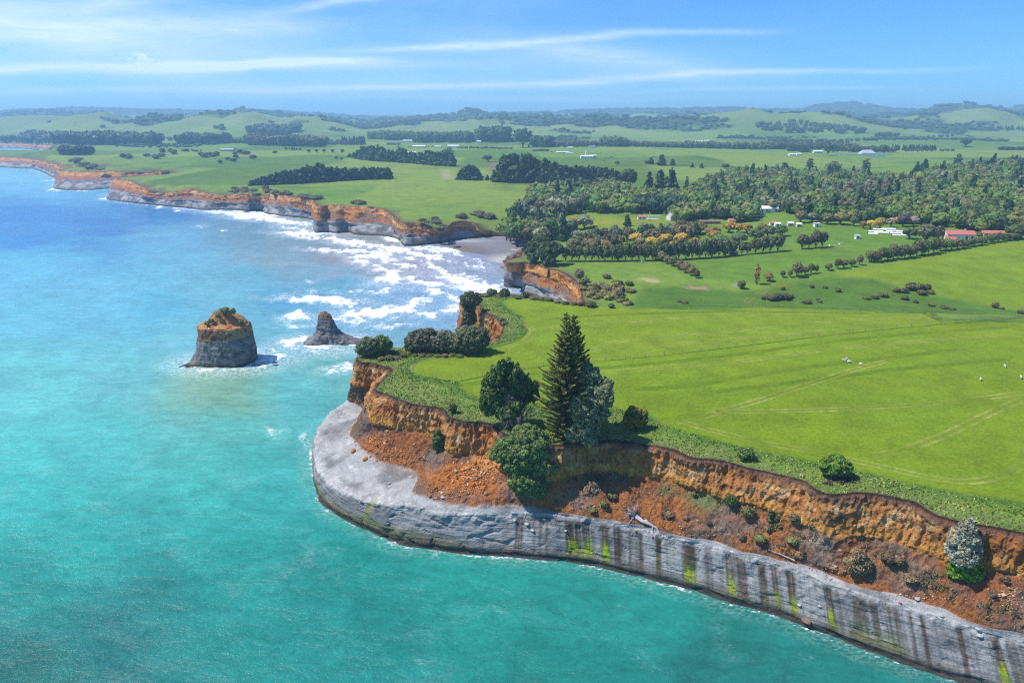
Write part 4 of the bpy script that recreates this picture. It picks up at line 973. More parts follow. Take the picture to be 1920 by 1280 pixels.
def p_low(seed, spiky=False):
    """few-faced unit crown for woods seen far off"""
    rng = np.random.RandomState(seed); cr = MB()
    if spiky:
        leafy(cr, [((0, 0, .3), (.24, .24, .3)), ((.03, 0, .6), (.16, .16, .28)), ((0, 0, .86), (.06, .06, .16))], .2, 14, rng, .15, up=1.5, aspect=1.6)
    else:
        leafy(cr, [((0, 0, .5), (.42, .42, .46))] + [((.27 * math.cos(a), .27 * math.sin(a), rng.uniform(.45, .85)), (.25, .25, .2)) for a in (0.3, 2.2, 4.4)], .22, 7, rng, .25, corek=.92)
    return cr
def split_link(pr, name, root):
    pass
def make_proto(key, builder, *a, **k):
    def f():
        cr, tk = builder(*a, **k)
        both = MB(); both.merge(cr.arrays()); both.merge(tk.arrays())
        return dict(crown=cr.mesh(key + '_crown', [M_FOL, M_BARK]), trunk=tk.mesh(key + '_trunk', [M_FOL, M_BARK]), both=both.mesh(key, [M_FOL, M_BARK]), arr=both.arrays())
    return proto(key, f)
ROUND = [make_proto('round%d' % i, p_round, 10 + i, n=13 + i % 3) for i in range(5)]
ROUNDD = [make_proto('roundd%d' % i, p_round, 30 + i, n=24, leaf=.10, dens=60, lr=.21, stem=.18, limbs=5, core=ICO2, sz=1.0) for i in range(4)]   # nearer trees with a clear stem
BUSH = [make_proto('bush%d' % i, p_round, 50 + i, n=20, leaf=.13, dens=42, stem=.02, lr=.27, limbs=1, sx=1.0) for i in range(4)]
COLM = [make_proto('colm%d' % i, p_round, 70 + i, n=16, leaf=.12, dens=34, stem=.08, lr=.17, sx=.42) for i in range(2)]
CONE = [make_proto('cone%d' % i, p_cone, 80 + i, w=.20 + .03 * i) for i in range(4)]
FATC = [make_proto('fatc%d' % i, p_cone, 90 + i, w=.40, n=8, leaf=.15, dens=30) for i in range(2)]
LOW = [p_low(100 + i).arrays() for i in range(4)]; LOWS = [p_low(110 + i, True).arrays() for i in range(3)]
RT = random.Random(5)
def tree(name, kinds, px, py, hpx, wpx, colr, label, cat, group=None, parts=False, sink=0.0, world=None, hm=None, wm=None):
    """a tree standing where px, py is seen, hpx tall and wpx wide in the picture"""
    b = np.array(world, float) if world is not None else G(px, py)
    t = proj(b)[2]
    h = hm if hm else hpx * t / F0 * 1.03; w = wm if wm else wpx * t / F0
    pr = kinds[RT.randrange(len(kinds))]
    kw = {'CONE': .46, 'FAT': .8, 'COL': .42}.get('CONE' if kinds is CONE else 'FAT' if kinds is FATC else 'COL' if kinds is COLM else '', .96)
    sc = (w / kw, w / kw, h); rz = RT.uniform(0, 6.28)
    c = np.array(colr) * (1 + .12 * RT.uniform(-1, 1)); c = (c[0] * RT.uniform(.92, 1.08), c[1], c[2], 1)
    loc = (b[0], b[1], b[2] - sink)
    if not parts:
        o = link(name, pr['both']); o.location = loc; o.scale = sc; o.rotation_euler = (0, 0, rz); o.color = c
        return tag(o, label, cat, group)
    e = empty(name, loc, label, cat, group, rz); e.scale = sc
    a = link('crown', pr['crown'], e); a.color = c; link('trunk', pr['trunk'], e); return e

# ------------------------------------------------------------------ near trees, shaped one by one
def at_depth(px, py, t):
    u = (px - 960) / F0; v = (py - 640) / F0; return np.array([t * u, t * (CP - v * SP), CAMZ - t * (SP + v * CP)])
def custom_tree(name, base, ells, t, lr, leaf, dens, colr, label, cat, group=None, seed=1, upf=0.0, aspect=1.0, tr=.35, thick=.85, tone=.34, trunkmat=None, cname='crown', core=ICO2, nper=1.0, zmin=-.8):
    """base: world point; ells: (px, py, rx px, ry px, depth offset m)"""
    rng = np.random.RandomState(seed); cr = MB(); tk = MB(); lumps = []
    base = np.array(base, float); cs = []
    bpy_ = proj(base)[1]
    ells = list(ells); main = [q for q in ells if q[2] > 7]
    for q in main:
        for _ in range(4):
            a = rng.uniform(-.5, 3.6); k_ = rng.uniform(.75, 1.0); ells.append((q[0] + math.cos(a) * q[2] * k_, q[1] - math.sin(a) * q[3] * k_, q[2] * rng.uniform(.2, .38), q[3] * rng.uniform(.2, .38), q[4] + rng.uniform(-1, 1)))
    for (cx, cy, rx, ry, do) in ells:
        tc = t + do - (bpy_ - cy) * t / F0 * SP
        c = at_depth(cx, cy, tc) - base; k = tc / F0
        r = (rx * k, rx * k * thick, ry * k * 1.03); lr_ = lr * .72; n = max(5, int(nper * 2.3 * (r[0] * r[2] + r[0] * r[1]) / (lr_ * lr_)))
        if r[0] < lr_ * .8: lumps.append((c, r)); continue
        lumps += shell_lumps(c, r, n, lr_, rng, zmin); cs.append(c)
    leafy(cr, lumps, leaf, dens, rng, tone, core=core, up=upf, aspect=aspect, corek=.72)
    for c in cs[:9]:
        mid = c * .5 + np.array([rng.uniform(-.3, .3), rng.uniform(-.3, .3), 0]); mid[2] = c[2] * .45
        tube(tk, [(0, 0, -.6), mid, c], [tr, tr * .65, tr * .2], 7)
        for _ in range(3):
            e = c + rng.normal(size=3) * lr * 1.3; tube(tk, [mid, (mid + e) / 2 + (0, 0, .3), e], [tr * .4, tr * .25, .04], 5)
    e = empty(name, base, label, cat, group)
    o = link(cname, cr.mesh(cname, [M_FOL]), e); o.color = tuple(min(1, q * 1.2) for q in colr) + (1,)
    link('trunk', tk.mesh('trunk', [trunkmat or M_BARK]), e)
    return e
def norfolk(base, height, width, label, seed, colr=(.095, .115, .035), group=None, bare=.04, wexp=.8, cut=0.0):
    """whorled branches with up-swept foliage ropes"""
    rng = np.random.RandomState(seed); cr = MB(); tk = MB(); nw = int(height / .78)
    P_, D_, S_, K_ = [], [], [], []
    for i in range(nw):
        f = (i + .5) / nw; z = height * (bare + (1 - bare) * f)
        L_ = width / 2 * float(np.interp(f, [0, .1, .22, .35, .5, .65, .8, 1], [.55, .85, 1.0, .88, .66, .44, .24, .04])) ** wexp * rng.uniform(.82, 1.12) + .12
        nb = 8 if f < .8 else 5
        a0 = rng.uniform(0, 6.28)
        for k in range(nb):
            if rng.rand() < .06: continue
            a = a0 + k * 2 * math.pi / nb + rng.uniform(-.15, .15); Lb = L_ * rng.uniform(.70, 1.15); ca, sa = math.cos(a), math.sin(a); zj = rng.uniform(-.32, .32)
            lift = .10 + .45 * f
            def pt(s): return np.array([ca * Lb * s, sa * Lb * s, z + zj + Lb * (lift * s + .16 * s * s - .10 * s * (1 - s))])
            tube(tk, [pt(0), pt(.5), pt(1)], [.05, .035, .015], 4)
            ns = max(3, int(Lb / .26)); tn = rng.uniform(.75, 1.25)
            for j in range(ns):
                s = .22 + .80 * (j + rng.uniform(0, .6)) / ns; p = pt(s)
                for side in (-1, 1):
                    w = (.30 + .55 * (1 - abs(s - .6))) * min(1, Lb / 2.2 + .25)
                    d = np.array([ca * .75 - sa * side * .7, sa * .75 + ca * side * .7, .55 + .5 * rng.rand()]); d /= np.linalg.norm(d)
                    P_.append(p + d * w * .5); D_.append(d * w); K_.append(tn * rng.uniform(.7, 1.3) * (1.5 if s > .72 else .8))
            P_.append(pt(1.02)); D_.append(np.array([ca, sa, .9]) * .45); K_.append(tn * 1.15)
    Pm = np.array(P_); D = np.array(D_); K = np.array(K_); n = len(Pm)
    for ang in (0, 1):
        sdv = np.cross(D, rng.normal(size=(n, 3))); sdv /= np.maximum(np.linalg.norm(sdv, axis=1), 1e-6)[:, None]; sdv *= .17
        V = np.stack([Pm - D * .55 - sdv * .5, Pm - D * .1 - sdv * 1.1, Pm + D * .6, Pm - D * .1 + sdv * 1.1], 1).reshape(-1, 3)
        cr.add(V, np.arange(4 * n).reshape(-1, 4), None, np.repeat(K[:, None] * np.ones(3), 4, 0))
    tube(tk, [(0, 0, -.8), (0, 0, height * .4), (.1, 0, height * .8), (.1, 0, height * 1.01)], [.42, .30, .12, .03], 8)
    e = empty('norfolk_pine', base, label, 'tree', group)
    o = link('crown', cr.mesh('crown', [M_FOL]), e); o.color = (*colr, 1); link('trunk', tk.mesh('trunk', [M_BARK]), e)
    return e
def dead_branches(mb, base, dirs, rng, length, r0, depth=3, spread=.55):
    def grow(p, d, L_, r, k):
        n = 4; pts = [p]; q = p.copy(); dd = d.copy()
        for i in range(n):
            dd = dd + rng.normal(size=3) * .16; dd /= np.linalg.norm(dd); q = q + dd * L_ / n; pts.append(q.copy())
        tube(mb, pts, np.linspace(r, r * .5, n + 1), 5)
        if k > 0:
            for j in range(3):
                i = rng.randint(1, n + 1); nd = dd + rng.normal(size=3) * spread; nd /= np.linalg.norm(nd); grow(pts[i], nd, L_ * .62, r * .5, k - 1)
    for d in dirs:
        d = np.array(d, float); d /= np.linalg.norm(d); grow(np.array(base, float), d, length * rng.uniform(.8, 1.15), r0, depth)

K_POH = (.060, .095, .040); K_DARK = (.038, .068, .026); K_GREY = (.085, .110, .075); K_OLIVE = (.088, .105, .040); K_GREEN = (.060, .120, .030)
K_LIME = (.088, .132, .028); K_PINE = (.024, .048, .028); K_YEL = (.25, .185, .028); K_SCRUB = (.075, .075, .038); K_HEDGE = (.064, .078, .040)
pb = G(1056, 822)
norfolk(pb, 28.0, 12.0, 'tallest norfolk pine standing on the near cliff edge', 3, bare=.02, wexp=.95)
pb2 = pb + np.array([2.1, 4.5, .1])
norfolk(pb2, 26.0, 10.5, 'slightly shorter norfolk pine right behind the tallest one', 4, bare=.05, wexp=.75)
tb = G(952, 798); tt = proj(tb)[2]
custom_tree('pine_tree', tb, [(930, 740, 22, 36, 0), (962, 722, 22, 34, 1), (950, 770, 22, 20, -1), (920, 765, 14, 18, 0), (988, 735, 8, 28, 2), (1001, 735, 6, 26, 2), (957, 702, 7, 20, 1), (940, 700, 7, 16, 1), (915, 722, 7, 18, 0), (972, 708, 6, 18, 2), (926, 706, 6, 16, 0)] + [(x_, y_, 4, 13, RT.uniform(-2, 2)) for x_, y_ in ((904, 742), (909, 728), (916, 712), (921, 722), (925, 698), (930, 708), (935, 690), (943, 686), (947, 698), (952, 684), (960, 690), (966, 700), (970, 695), (978, 706), (984, 716), (992, 722), (903, 758), (912, 764), (940, 712), (955, 712), (965, 722), (930, 728), (945, 730), (918, 742))], tt, 1.25, .62, 6.5, (.050, .088, .026), 'dark bushy pine left of the norfolk pines on the cliff edge', 'tree', seed=5, upf=3.0, aspect=1.9, tone=.2)
gb = G(970, 800)
def grey_dead():
    rng = np.random.RandomState(8); mb = MB(); base = gb
    e = empty('dead_tree', base, 'grey leafless tree between the dark pine and the norfolk pines', 'tree')
    dead_branches(mb, (0, 0, -.3), [(-.5, 0, 1), (.3, .2, 1), (.8, 0, .8), (-.1, -.3, 1.1), (-.7, .2, .8), (1.0, .2, .6)], rng, 5.2, .17, 4, .6)
    link('branches', mb.mesh('branches', [M_DEAD]), e)
    tw = MB(); r2 = np.random.RandomState(9)
    leafy(tw, [((-1.5, 0, 5.0), (2.2, 1.6, 2.4)), ((-.6, 0, 2.2), (1.8, 1.4, 1.8)), ((-2.2, .4, 7.2), (1.3, 1, 1.4))], .5, 5, r2, .3, corek=.25, aspect=2.4)
    o = link('twigs', tw.mesh('twigs', [M_FOL]), e); o.color = (.20, .175, .16, 1)
grey_dead()
rb = G(1106, 824); rt = proj(rb)[2] - 2.0
custom_tree('coastal_tree', rb, [(1100, 800, 26, 26, -1), (1100, 770, 26, 24, -1), (1118, 770, 24, 24, 0), (1130, 750, 20, 18, -1), (1085, 765, 18, 20, -1), (1125, 735, 22, 16, 0), (1105, 705, 20, 18, 2), (1138, 722, 12, 14, 1), (1100, 740, 18, 16, 1), (1078, 815, 18, 14, -2), (1105, 825, 14, 16, -2)], rt, 1.0, .42, 15, (.105, .135, .088), 'grey green tree with open crown right of the norfolk pines', 'tree', seed=11, tr=.25, nper=.8)
sb = P(1005, 935, 11.0); st_ = proj(sb)[2]
custom_tree('coastal_tree', sb, [(985, 850, 36, 30, 1), (990, 822, 32, 26, 3.0), (952, 842, 28, 22, 2.5), (1018, 838, 26, 22, 3.0), (975, 868, 30, 22, 1.2), (1012, 872, 28, 26, .8), (985, 900, 32, 24, 0), (1005, 915, 24, 16, -.5), (1022, 895, 16, 20, .5), (940, 855, 16, 14, 2)], st_ - 1, 1.0, .42, 17, (.066, .108, .040), 'big rounded green tree growing down the cliff below the norfolk pines', 'tree', seed=12, tr=.4)
for i, (cx, cy, rx, ry, by, tone_, lab, nm) in enumerate((
    (1192, 784, 21, 19, 803, (.115, .120, .028), 'olive domed bush alone on the grass by the cliff edge', 'bush'),
    (1567, 872, 27, 20, 893, (.058, .105, .020), 'dark green round tree on the edge of the orange cliff', 'tree'),
    (1398, 850, 14, 12, 862, (.060, .100, .030), 'small green bush in long grass on the cliff edge', 'bush'),
    (823, 828, 13, 20, 846, (.055, .085, .028), 'small green tree on the slope under the orange face', 'bush'),
    (849, 764, 7, 9, 774, (.070, .085, .035), 'tiny dark bush at the notch of the cliff edge', 'bush'))):
    bb = G(cx, by); bt = proj(bb)[2]
    if cy == 828: bb = P(826, 850, 14.5); bt = proj(bb)[2]
    custom_tree('shrub' if nm == 'bush' else 'coastal_tree', bb, [(cx, cy, rx, ry, 0), (cx - rx * .4, cy + ry * .35, rx * .6, ry * .6, -.5), (cx + rx * .4, cy + ry * .2, rx * .6, ry * .6, .5)], bt, .62, .34, 22, tone_, lab, nm, seed=20 + i, tr=.14)
wb = P(1812, 1106, 12.2); wt = proj(wb)[2]
custom_tree('coastal_tree', wb, [(1806, 1008, 24, 24, 1.0), (1800, 1030, 26, 22, .6), (1812, 992, 16, 20, 1), (1822, 1030, 18, 26, .6), (1806, 1045, 26, 16, 0), (1796, 1012, 16, 18, 1)], wt - .5, .60, .30, 30, (.20, .22, .20), 'silvery white tree clinging to the cliff at the right', 'tree', seed=31, tr=.2)
e_ = custom_tree('shrub', P(1815, 1095, 12.6), [(1812, 1068, 30, 16, 0), (1795, 1072, 16, 12, 0), (1828, 1058, 14, 12, .3)], proj(P(1815, 1095, 12.6))[2] - .8, .7, .34, 24, (.075, .135, .018), 'bright green bush under the silvery tree on the cliff', 'bush', seed=32, tr=.12)
# tip of the headland and the cove behind it
for i, (cx, cy, rx, ry, by, colr, lab) in enumerate((
    (690, 650, 20, 18, 668, (.060, .080, .045), 'dark grey green tree overhanging the tip of the headland'),
    (716, 645, 17, 16, 664, (.055, .100, .030), 'brighter green round tree beside the tree at the headland tip'),
    (790, 638, 29, 20, 656, (.075, .085, .065), 'dark greyish tree at the left of the wind-shaped clump'),
    (828, 640, 28, 19, 657, (.080, .090, .070), 'dark greyish tree in the middle of the wind-shaped clump'),
    (848, 645, 20, 15, 658, (.065, .115, .030), 'light green tree between the greyish trees by the cove'),
    (880, 636, 34, 24, 660, (.070, .088, .055), 'largest rounded dark tree of the clump by the cove'),
    (770, 652, 10, 9, 660, (.055, .085, .035), 'small green tree left of the wind-shaped clump'),
    (882, 562, 17, 15, 582, (.050, .068, .040), 'dark tree on the corner of the cove cliff'),
    (880, 592, 12, 20, 612, (.048, .068, .035), 'dark ivy-like bush hanging down the cove cliff'),
    (922, 549, 9, 7, 556, (.055, .078, .038), 'small rounded bush on the far rim of the headland'),
    (946, 549, 10, 7, 557, (.052, .075, .034), 'second rounded bush on the far rim of the headland'),
    (985, 552, 8, 5, 558, (.070, .075, .040), 'low bush on the far rim before the inlet'))):
    bb = G(cx, by) if 'cliff' not in lab or 'corner' in lab else at_depth(cx, by, 250)
    bt = proj(bb)[2]
    custom_tree('coastal_tree' if ry > 12 else 'shrub', bb, [(cx, cy, rx, ry, 0), (cx - rx * .5, cy + ry * .3, rx * .55, ry * .6, -.6), (cx + rx * .5, cy + ry * .25, rx * .55, ry * .6, .6)], bt, .85 if ry > 12 else .6, .42, 15, colr, lab, 'tree' if ry > 12 else 'bush', seed=40 + i, tr=.18)
# low scrub along the seaward rim
rim = [(700, 664), (712, 668), (725, 666), (735, 662), (748, 664), (757, 669), (742, 673), (765, 664), (778, 667), (792, 668), (806, 667), (820, 669), (834, 669), (848, 667), (862, 669), (878, 663), (888, 661), (730, 674), (716, 675), (895, 556), (908, 556), (932, 557), (960, 558), (972, 560), (1000, 561), (1014, 563), (1030, 565), (1045, 568), (1060, 570), (1075, 571), (1090, 572), (938, 600), (946, 606), (930, 632)]
for i, (a, b) in enumerate(rim):
    s_ = (9, 13) if a < 760 or 880 < a < 900 else (7, 12)
    right = a > 890
    tree('shrub', BUSH, a, b, s_[0] * RT.uniform(.8, 1.2), s_[1] * RT.uniform(1.0, 1.5), (.075, .085, .035) if i % 3 else (.11, .09, .06), 'low olive scrub bush along the far rim above the inlet' if right else 'low olive scrub bush along the seaward rim by the wind-shaped clump', 'bush', 'scrub on the far rim' if right else 'scrub along the seaward rim', sink=.3)
# plants on the cliff slope: px, py, width, height, colour, height above sea
CL = [(1458, 1000, 38, 44, (.085, .105, .055), 12.5, 'grey green bush with bare twigs on the cliff slope'), (1077, 915, 18, 24, (.09, .14, .03), 12.8, 'small bright green bush right of the big cliff tree'),
      (1150, 915, 30, 26, (.11, .10, .075), 13, 'dry brown bush on the slope below the grey green tree'), (1110, 930, 34, 24, (.15, .12, .10), 12, 'pale dry bush on the slope beside the small green bush'),
      (1310, 945, 26, 26, (.12, .13, .05), 13.5, 'tall dull green grass clump below the orange face'), (1345, 955, 20, 24, (.085, .085, .06), 13.2, 'dark grey tussock right of the dull green clump'),
      (1410, 968, 26, 24, (.11, .09, .08), 13.5, 'greyish dry bush left of the twiggy bush'), (1520, 990, 40, 34, (.13, .10, .07), 13.5, 'brown dry bush below the dark tree on the rim'), (1542, 1000, 14, 14, (.06, .065, .06), 13.5, 'small dark tussock in the crumbling orange hollow'),
      (1600, 1000, 16, 16, (.10, .12, .07), 14.5, 'small grey green bush under the ochre buttress'), (1632, 998, 12, 14, (.13, .16, .03), 14.5, 'small yellow green bush under the ochre buttress'), (1670, 1010, 24, 26, (.12, .12, .07), 14.2, 'grey green grassy bush midway along the right slope'),
      (1681, 990, 14, 16, (.07, .12, .03), 15.5, 'little dark green bush just below the right face'), (1612, 1075, 40, 36, (.115, .095, .065), 11, 'large dry brown bush above the grey rock lip'), (1652, 1060, 26, 30, (.12, .095, .07), 11.5, 'dry purple brown bush beside the large dry bush'),
      (1745, 1070, 30, 20, (.11, .12, .05), 12.5, 'dull green patch of low bush left of the silvery tree'), (1728, 1052, 14, 12, (.07, .07, .06), 13.5, 'tiny dark bush left of the silvery tree'), (1915, 1085, 16, 14, (.11, .11, .09), 13.5, 'grey bush at the right border of the slope'),
      (1590, 885 + 30, 44, 18, (.05, .045, .035), 22.3, 'dark leafless thicket at the foot of the tree on the rim'), (855, 855, 14, 12, (.085, .075, .05), 13.5, 'dry tussock above the orange rubble'), (1180, 895, 16, 20, (.07, .07, .045), 14.5, 'dark tussock in the shaded orange face'),
      (1500, 1045, 20, 12, (.14, .10, .08), 10.7, 'tangle of dry roots by the rock lip'), (1560, 915, 30, 12, (.055, .05, .035), 22.6, 'dark undergrowth beneath the dark green round tree')]
def smax(px, py, z): return P(px, py, z)
for i, (cx, cy, w, h, colr, z, lab) in enumerate(CL):
    b = P(cx, cy, z); t_ = proj(b)[2]
    dry = colr[0] >= colr[1]
    custom_tree('shrub', b, [(cx, cy - h * .5, w * .5, h * .5, 0), (cx - w * .25, cy - h * .3, w * .3, h * .35, -.3), (cx + w * .25, cy - h * .35, w * .3, h * .3, .2)], t_, .45, .34 if dry else .28, 26 if not dry else 18, colr, lab, 'bush', seed=60 + i, tr=.07, aspect=2.6 if dry else 1.2, upf=2.5 if dry else .5, tone=.3, nper=.7)
# ================================================================== trees of the farmland
hx = list(np.arange(1060, 1376, 12.5))
for i, x in enumerate(hx):
    by = np.interp(x, [1050, 1150, 1250, 1375], [490, 489.5, 488, 480]); h = np.interp(x, [1060, 1130, 1200, 1300, 1340, 1375], [27, 30, 32, 33, 35, 28])
    if x < 1135: tree('hedgerow_tree', ROUNDD, x, by, h, 16, K_HEDGE, 'brown green tree with bare stem at the left end of the long hedgerow', 'tree', 'bare-stemmed trees at the left end of the hedgerow', True)
    else: tree('hedgerow_tree', ROUNDD if i % 2 else BUSH, x, by, h * RT.uniform(.9, 1.1), 18, (.068, .080, .042) if i % 3 else (.058, .085, .038), 'brown green tree in the dense part of the long hedgerow', 'tree', 'trees in the dense part of the long hedgerow', True)
for (x, y, h, w) in ((1390, 478, 24, 13), (1402, 477, 20, 12)): tree('hedgerow_tree', ROUNDD, x, y, h, w, K_HEDGE, 'small dark tree just right of the brown field shed', 'tree', 'two small trees right of the field shed', True)
for (x, y, h, w) in ((1416, 476, 28, 20), (1430, 474.5, 32, 20), (1443, 473.5, 30, 17), (1458, 472, 34, 22)): tree('hedgerow_tree', ROUNDD, x, y, h, w, K_HEDGE, 'round dark tree in the short row right of the field shed', 'tree', 'short row of round dark trees', True)
for (x, y, h, w, l) in ((1504, 467, 27, 22, 'leftmost dark round tree of the clump standing in the paddock'), (1516, 466, 22, 14, 'smallest dark tree of the clump standing in the paddock'), (1529, 465, 32, 22, 'tallest dark round tree of the clump standing in the paddock'), (1541, 464, 30, 18, 'rightmost dark tree of the clump standing in the paddock')):
    tree('paddock_tree', ROUNDD, x, y, h, w, (.06, .062, .035), l, 'tree', 'clump of dark trees in the paddock', True)
# blossom-yellow trees
for i, (x, y, h, w) in enumerate(((1157, 462, 16, 22), (1191, 456, 18, 26), (1222, 463, 18, 28), (1247, 460, 22, 28), (1277, 459, 22, 28), (1303, 462, 17, 18), (1262, 466, 14, 22))):
    tree('wattle_tree', ROUNDD, x, y, h, w, K_YEL, 'yellow flowering tree rising behind the long hedgerow', 'tree', 'yellow trees behind the hedgerow')
for i, (x, y, h, w, k) in enumerate(((1338, 452, 20, 26, 0), (1367, 436, 20, 26, 0), (1384, 437, 18, 20, 0), (1400, 437, 18, 20, 0), (1312, 438, 20, 30, 1), (1336, 443, 18, 30, 1), (1290, 440, 18, 26, 1), (1428, 436, 18, 22, 1))):
    tree('wattle_tree', ROUNDD, x, y, h, w, (.20, .15, .025) if not k else (.12, .11, .03), 'golden flowering tree in the upper grove beside the paddock' if not k else 'olive tree with fading yellow flowers in the upper grove', 'tree', 'golden trees of the upper grove' if not k else 'olive yellow trees of the upper grove')
# darker grove between hedgerow and lawn
rg = random.Random(3)
for i in range(60):
    x = rg.uniform(1085, 1300); y = np.interp(x, [1080, 1180, 1300], [472, 464, 450]) - rg.uniform(0, 20)
    tree('grove_tree', ROUND + COLM, x, y, rg.uniform(17, 25), rg.uniform(16, 26), rg.choice([(.062, .062, .036), (.05, .07, .035), (.085, .08, .05), (.07, .09, .06)]), 'dark brownish tree in the grove between hedgerow and lawn', 'tree', 'dark grove between hedgerow and lawn')
for (x, y, h, w, c, l) in ((1105, 470, 22, 40, (.14, .12, .065), 'pale olive spreading tree over the left end of the hedgerow'), (1075, 470, 22, 30, (.10, .10, .05), 'olive tree behind the bare-stemmed hedgerow trees'), (1135, 470, 20, 26, (.15, .12, .075), 'straw coloured tree behind the hedgerow'),
                          (1200, 462, 16, 20, (.15, .13, .09), 'pale greyish tree between the yellow trees'), (1213, 452, 20, 18, (.09, .115, .085), 'grey green tree near the yellow trees'), (1350, 462, 22, 32, (.06, .10, .035), 'dark green tree behind the right end of the hedgerow'), (1385, 458, 22, 34, (.055, .09, .035), 'dark green tree above the field shed'), (1415, 452, 22, 30, (.05, .085, .03), 'dark green tree above the short row'),
                          (1440, 446, 22, 26, (.055, .08, .035), 'dark tree beside the farm sheds'), (1463, 443, 20, 24, (.05, .085, .035), 'dark tree right beside the farm sheds')):
    tree('grove_tree', ROUNDD, x, y, h, w, c, l, 'tree')
# big dark trees on the inlet cliff
for i, (ells, b, l, c) in enumerate((([(1003, 468, 16, 16, 0), (1012, 452, 15, 10, 4), (998, 482, 10, 10, -2)], (1004, 492), 'dark spreading tree hiding the left end of the inlet cliff', (.042, .068, .034)), ([(1028, 472, 20, 18, 0), (1030, 490, 12, 12, -3), (1042, 466, 14, 12, 3)], (1028, 497), 'dark spreading tree on top of the inlet cliff by the hedgerow', (.046, .072, .036)))):
    bb = G(*b); custom_tree('coastal_tree', bb, ells, proj(bb)[2], 1.7, .8, 5, c, l, 'tree', seed=120 + i, tr=.45)
tree('shrub', COLM, 1029, 512, 22, 8, (.05, .07, .035), 'ivy-clad stump running down the inlet cliff', 'bush', sink=4)
# hedge running down the field
for i, (x, y, h, w, c) in enumerate(((1228, 486, 20, 15, (.15, .13, .085)), (1240, 490, 20, 17, (.15, .13, .09)), (1250, 494, 14, 12, (.10, .10, .06)), (1262, 499, 20, 17, (.085, .10, .05)), (1274, 505, 18, 16, (.09, .09, .05)), (1285, 511, 20, 17, (.11, .09, .06)), (1297, 516, 18, 16, (.09, .085, .05)), (1306, 521, 15, 12, (.07, .07, .04)))):
    tree('hedge_bush', BUSH, x, y, h, w, c, 'clipped brown green bush of the diagonal hedge below the hedgerow', 'bush', 'bushes of the diagonal hedge')
# trees along the fence to the farmhouse
for (x, y, h, w, l, kd_) in ((1390, 541, 16, 15, 'grey green bush beside the water trough', BUSH), (1418, 533, 38, 12, 'tall rusty cabbage tree standing in the field', COLM), (1441, 527, 15, 16, 'low twiggy tree right of the rusty cabbage tree', ROUNDD), (1467, 520, 13, 10, 'thin dead-looking little tree by the field track', ROUNDD), (1481, 520, 14, 9, 'small tree left of the largest tree by the track', ROUNDD), (1494, 519, 26, 21, 'largest round tree by the top of the field track', ROUNDD),
                           (1509, 515, 15, 13, 'first small tree right of the largest tree by the track', ROUNDD), (1520, 513, 19, 14, 'mushroom shaped tree right of the largest tree by the track', ROUNDD), (1530, 512, 16, 8, 'narrow tree right of the mushroom shaped tree', ROUNDD), (1553, 507, 13, 14, 'thin low tree by the fence line', ROUNDD), (1570, 504, 19, 14, 'spiky cabbage tree left in the pair by the fence', ROUNDD), (1582, 503, 17, 14, 'spiky cabbage tree right in the pair by the fence', ROUNDD), (1597, 500, 14, 14, 'bushy cabbage tree nearing the roadside hedge', ROUNDD), (1611, 497, 19, 12, 'last cabbage tree before the roadside hedge', ROUNDD)):
    tree('field_tree', kd_, x, y, h, w, (.20, .13, .05) if 'rusty' in l else (.075, .08, .045), l, 'tree', parts=True)
hxs = list(np.arange(1630, 1915, 11))
for i, x in enumerate(hxs):
    y = np.interp(x, [1630, 1700, 1760, 1830, 1915], [492, 483, 472, 460, 447]); h = np.interp(x, [1630, 1660, 1740, 1790, 1840, 1915], [20, 25, 28, 18, 16, 14])
    tree('roadside_tree', BUSH if i % 2 else ROUNDD, x, y + RT.uniform(-1, 1), h * RT.uniform(.85, 1.15), 18, rg.choice([(.065, .08, .035), (.055, .095, .03), (.080, .085, .045)]), 'bushy tree in the hedge below the red roofed farmhouse' if x > 1745 else 'bushy tree in the hedge leading up to the red roofed farmhouse', 'tree', 'hedge below the farmhouse' if x > 1745 else 'hedge leading up to the farmhouse')
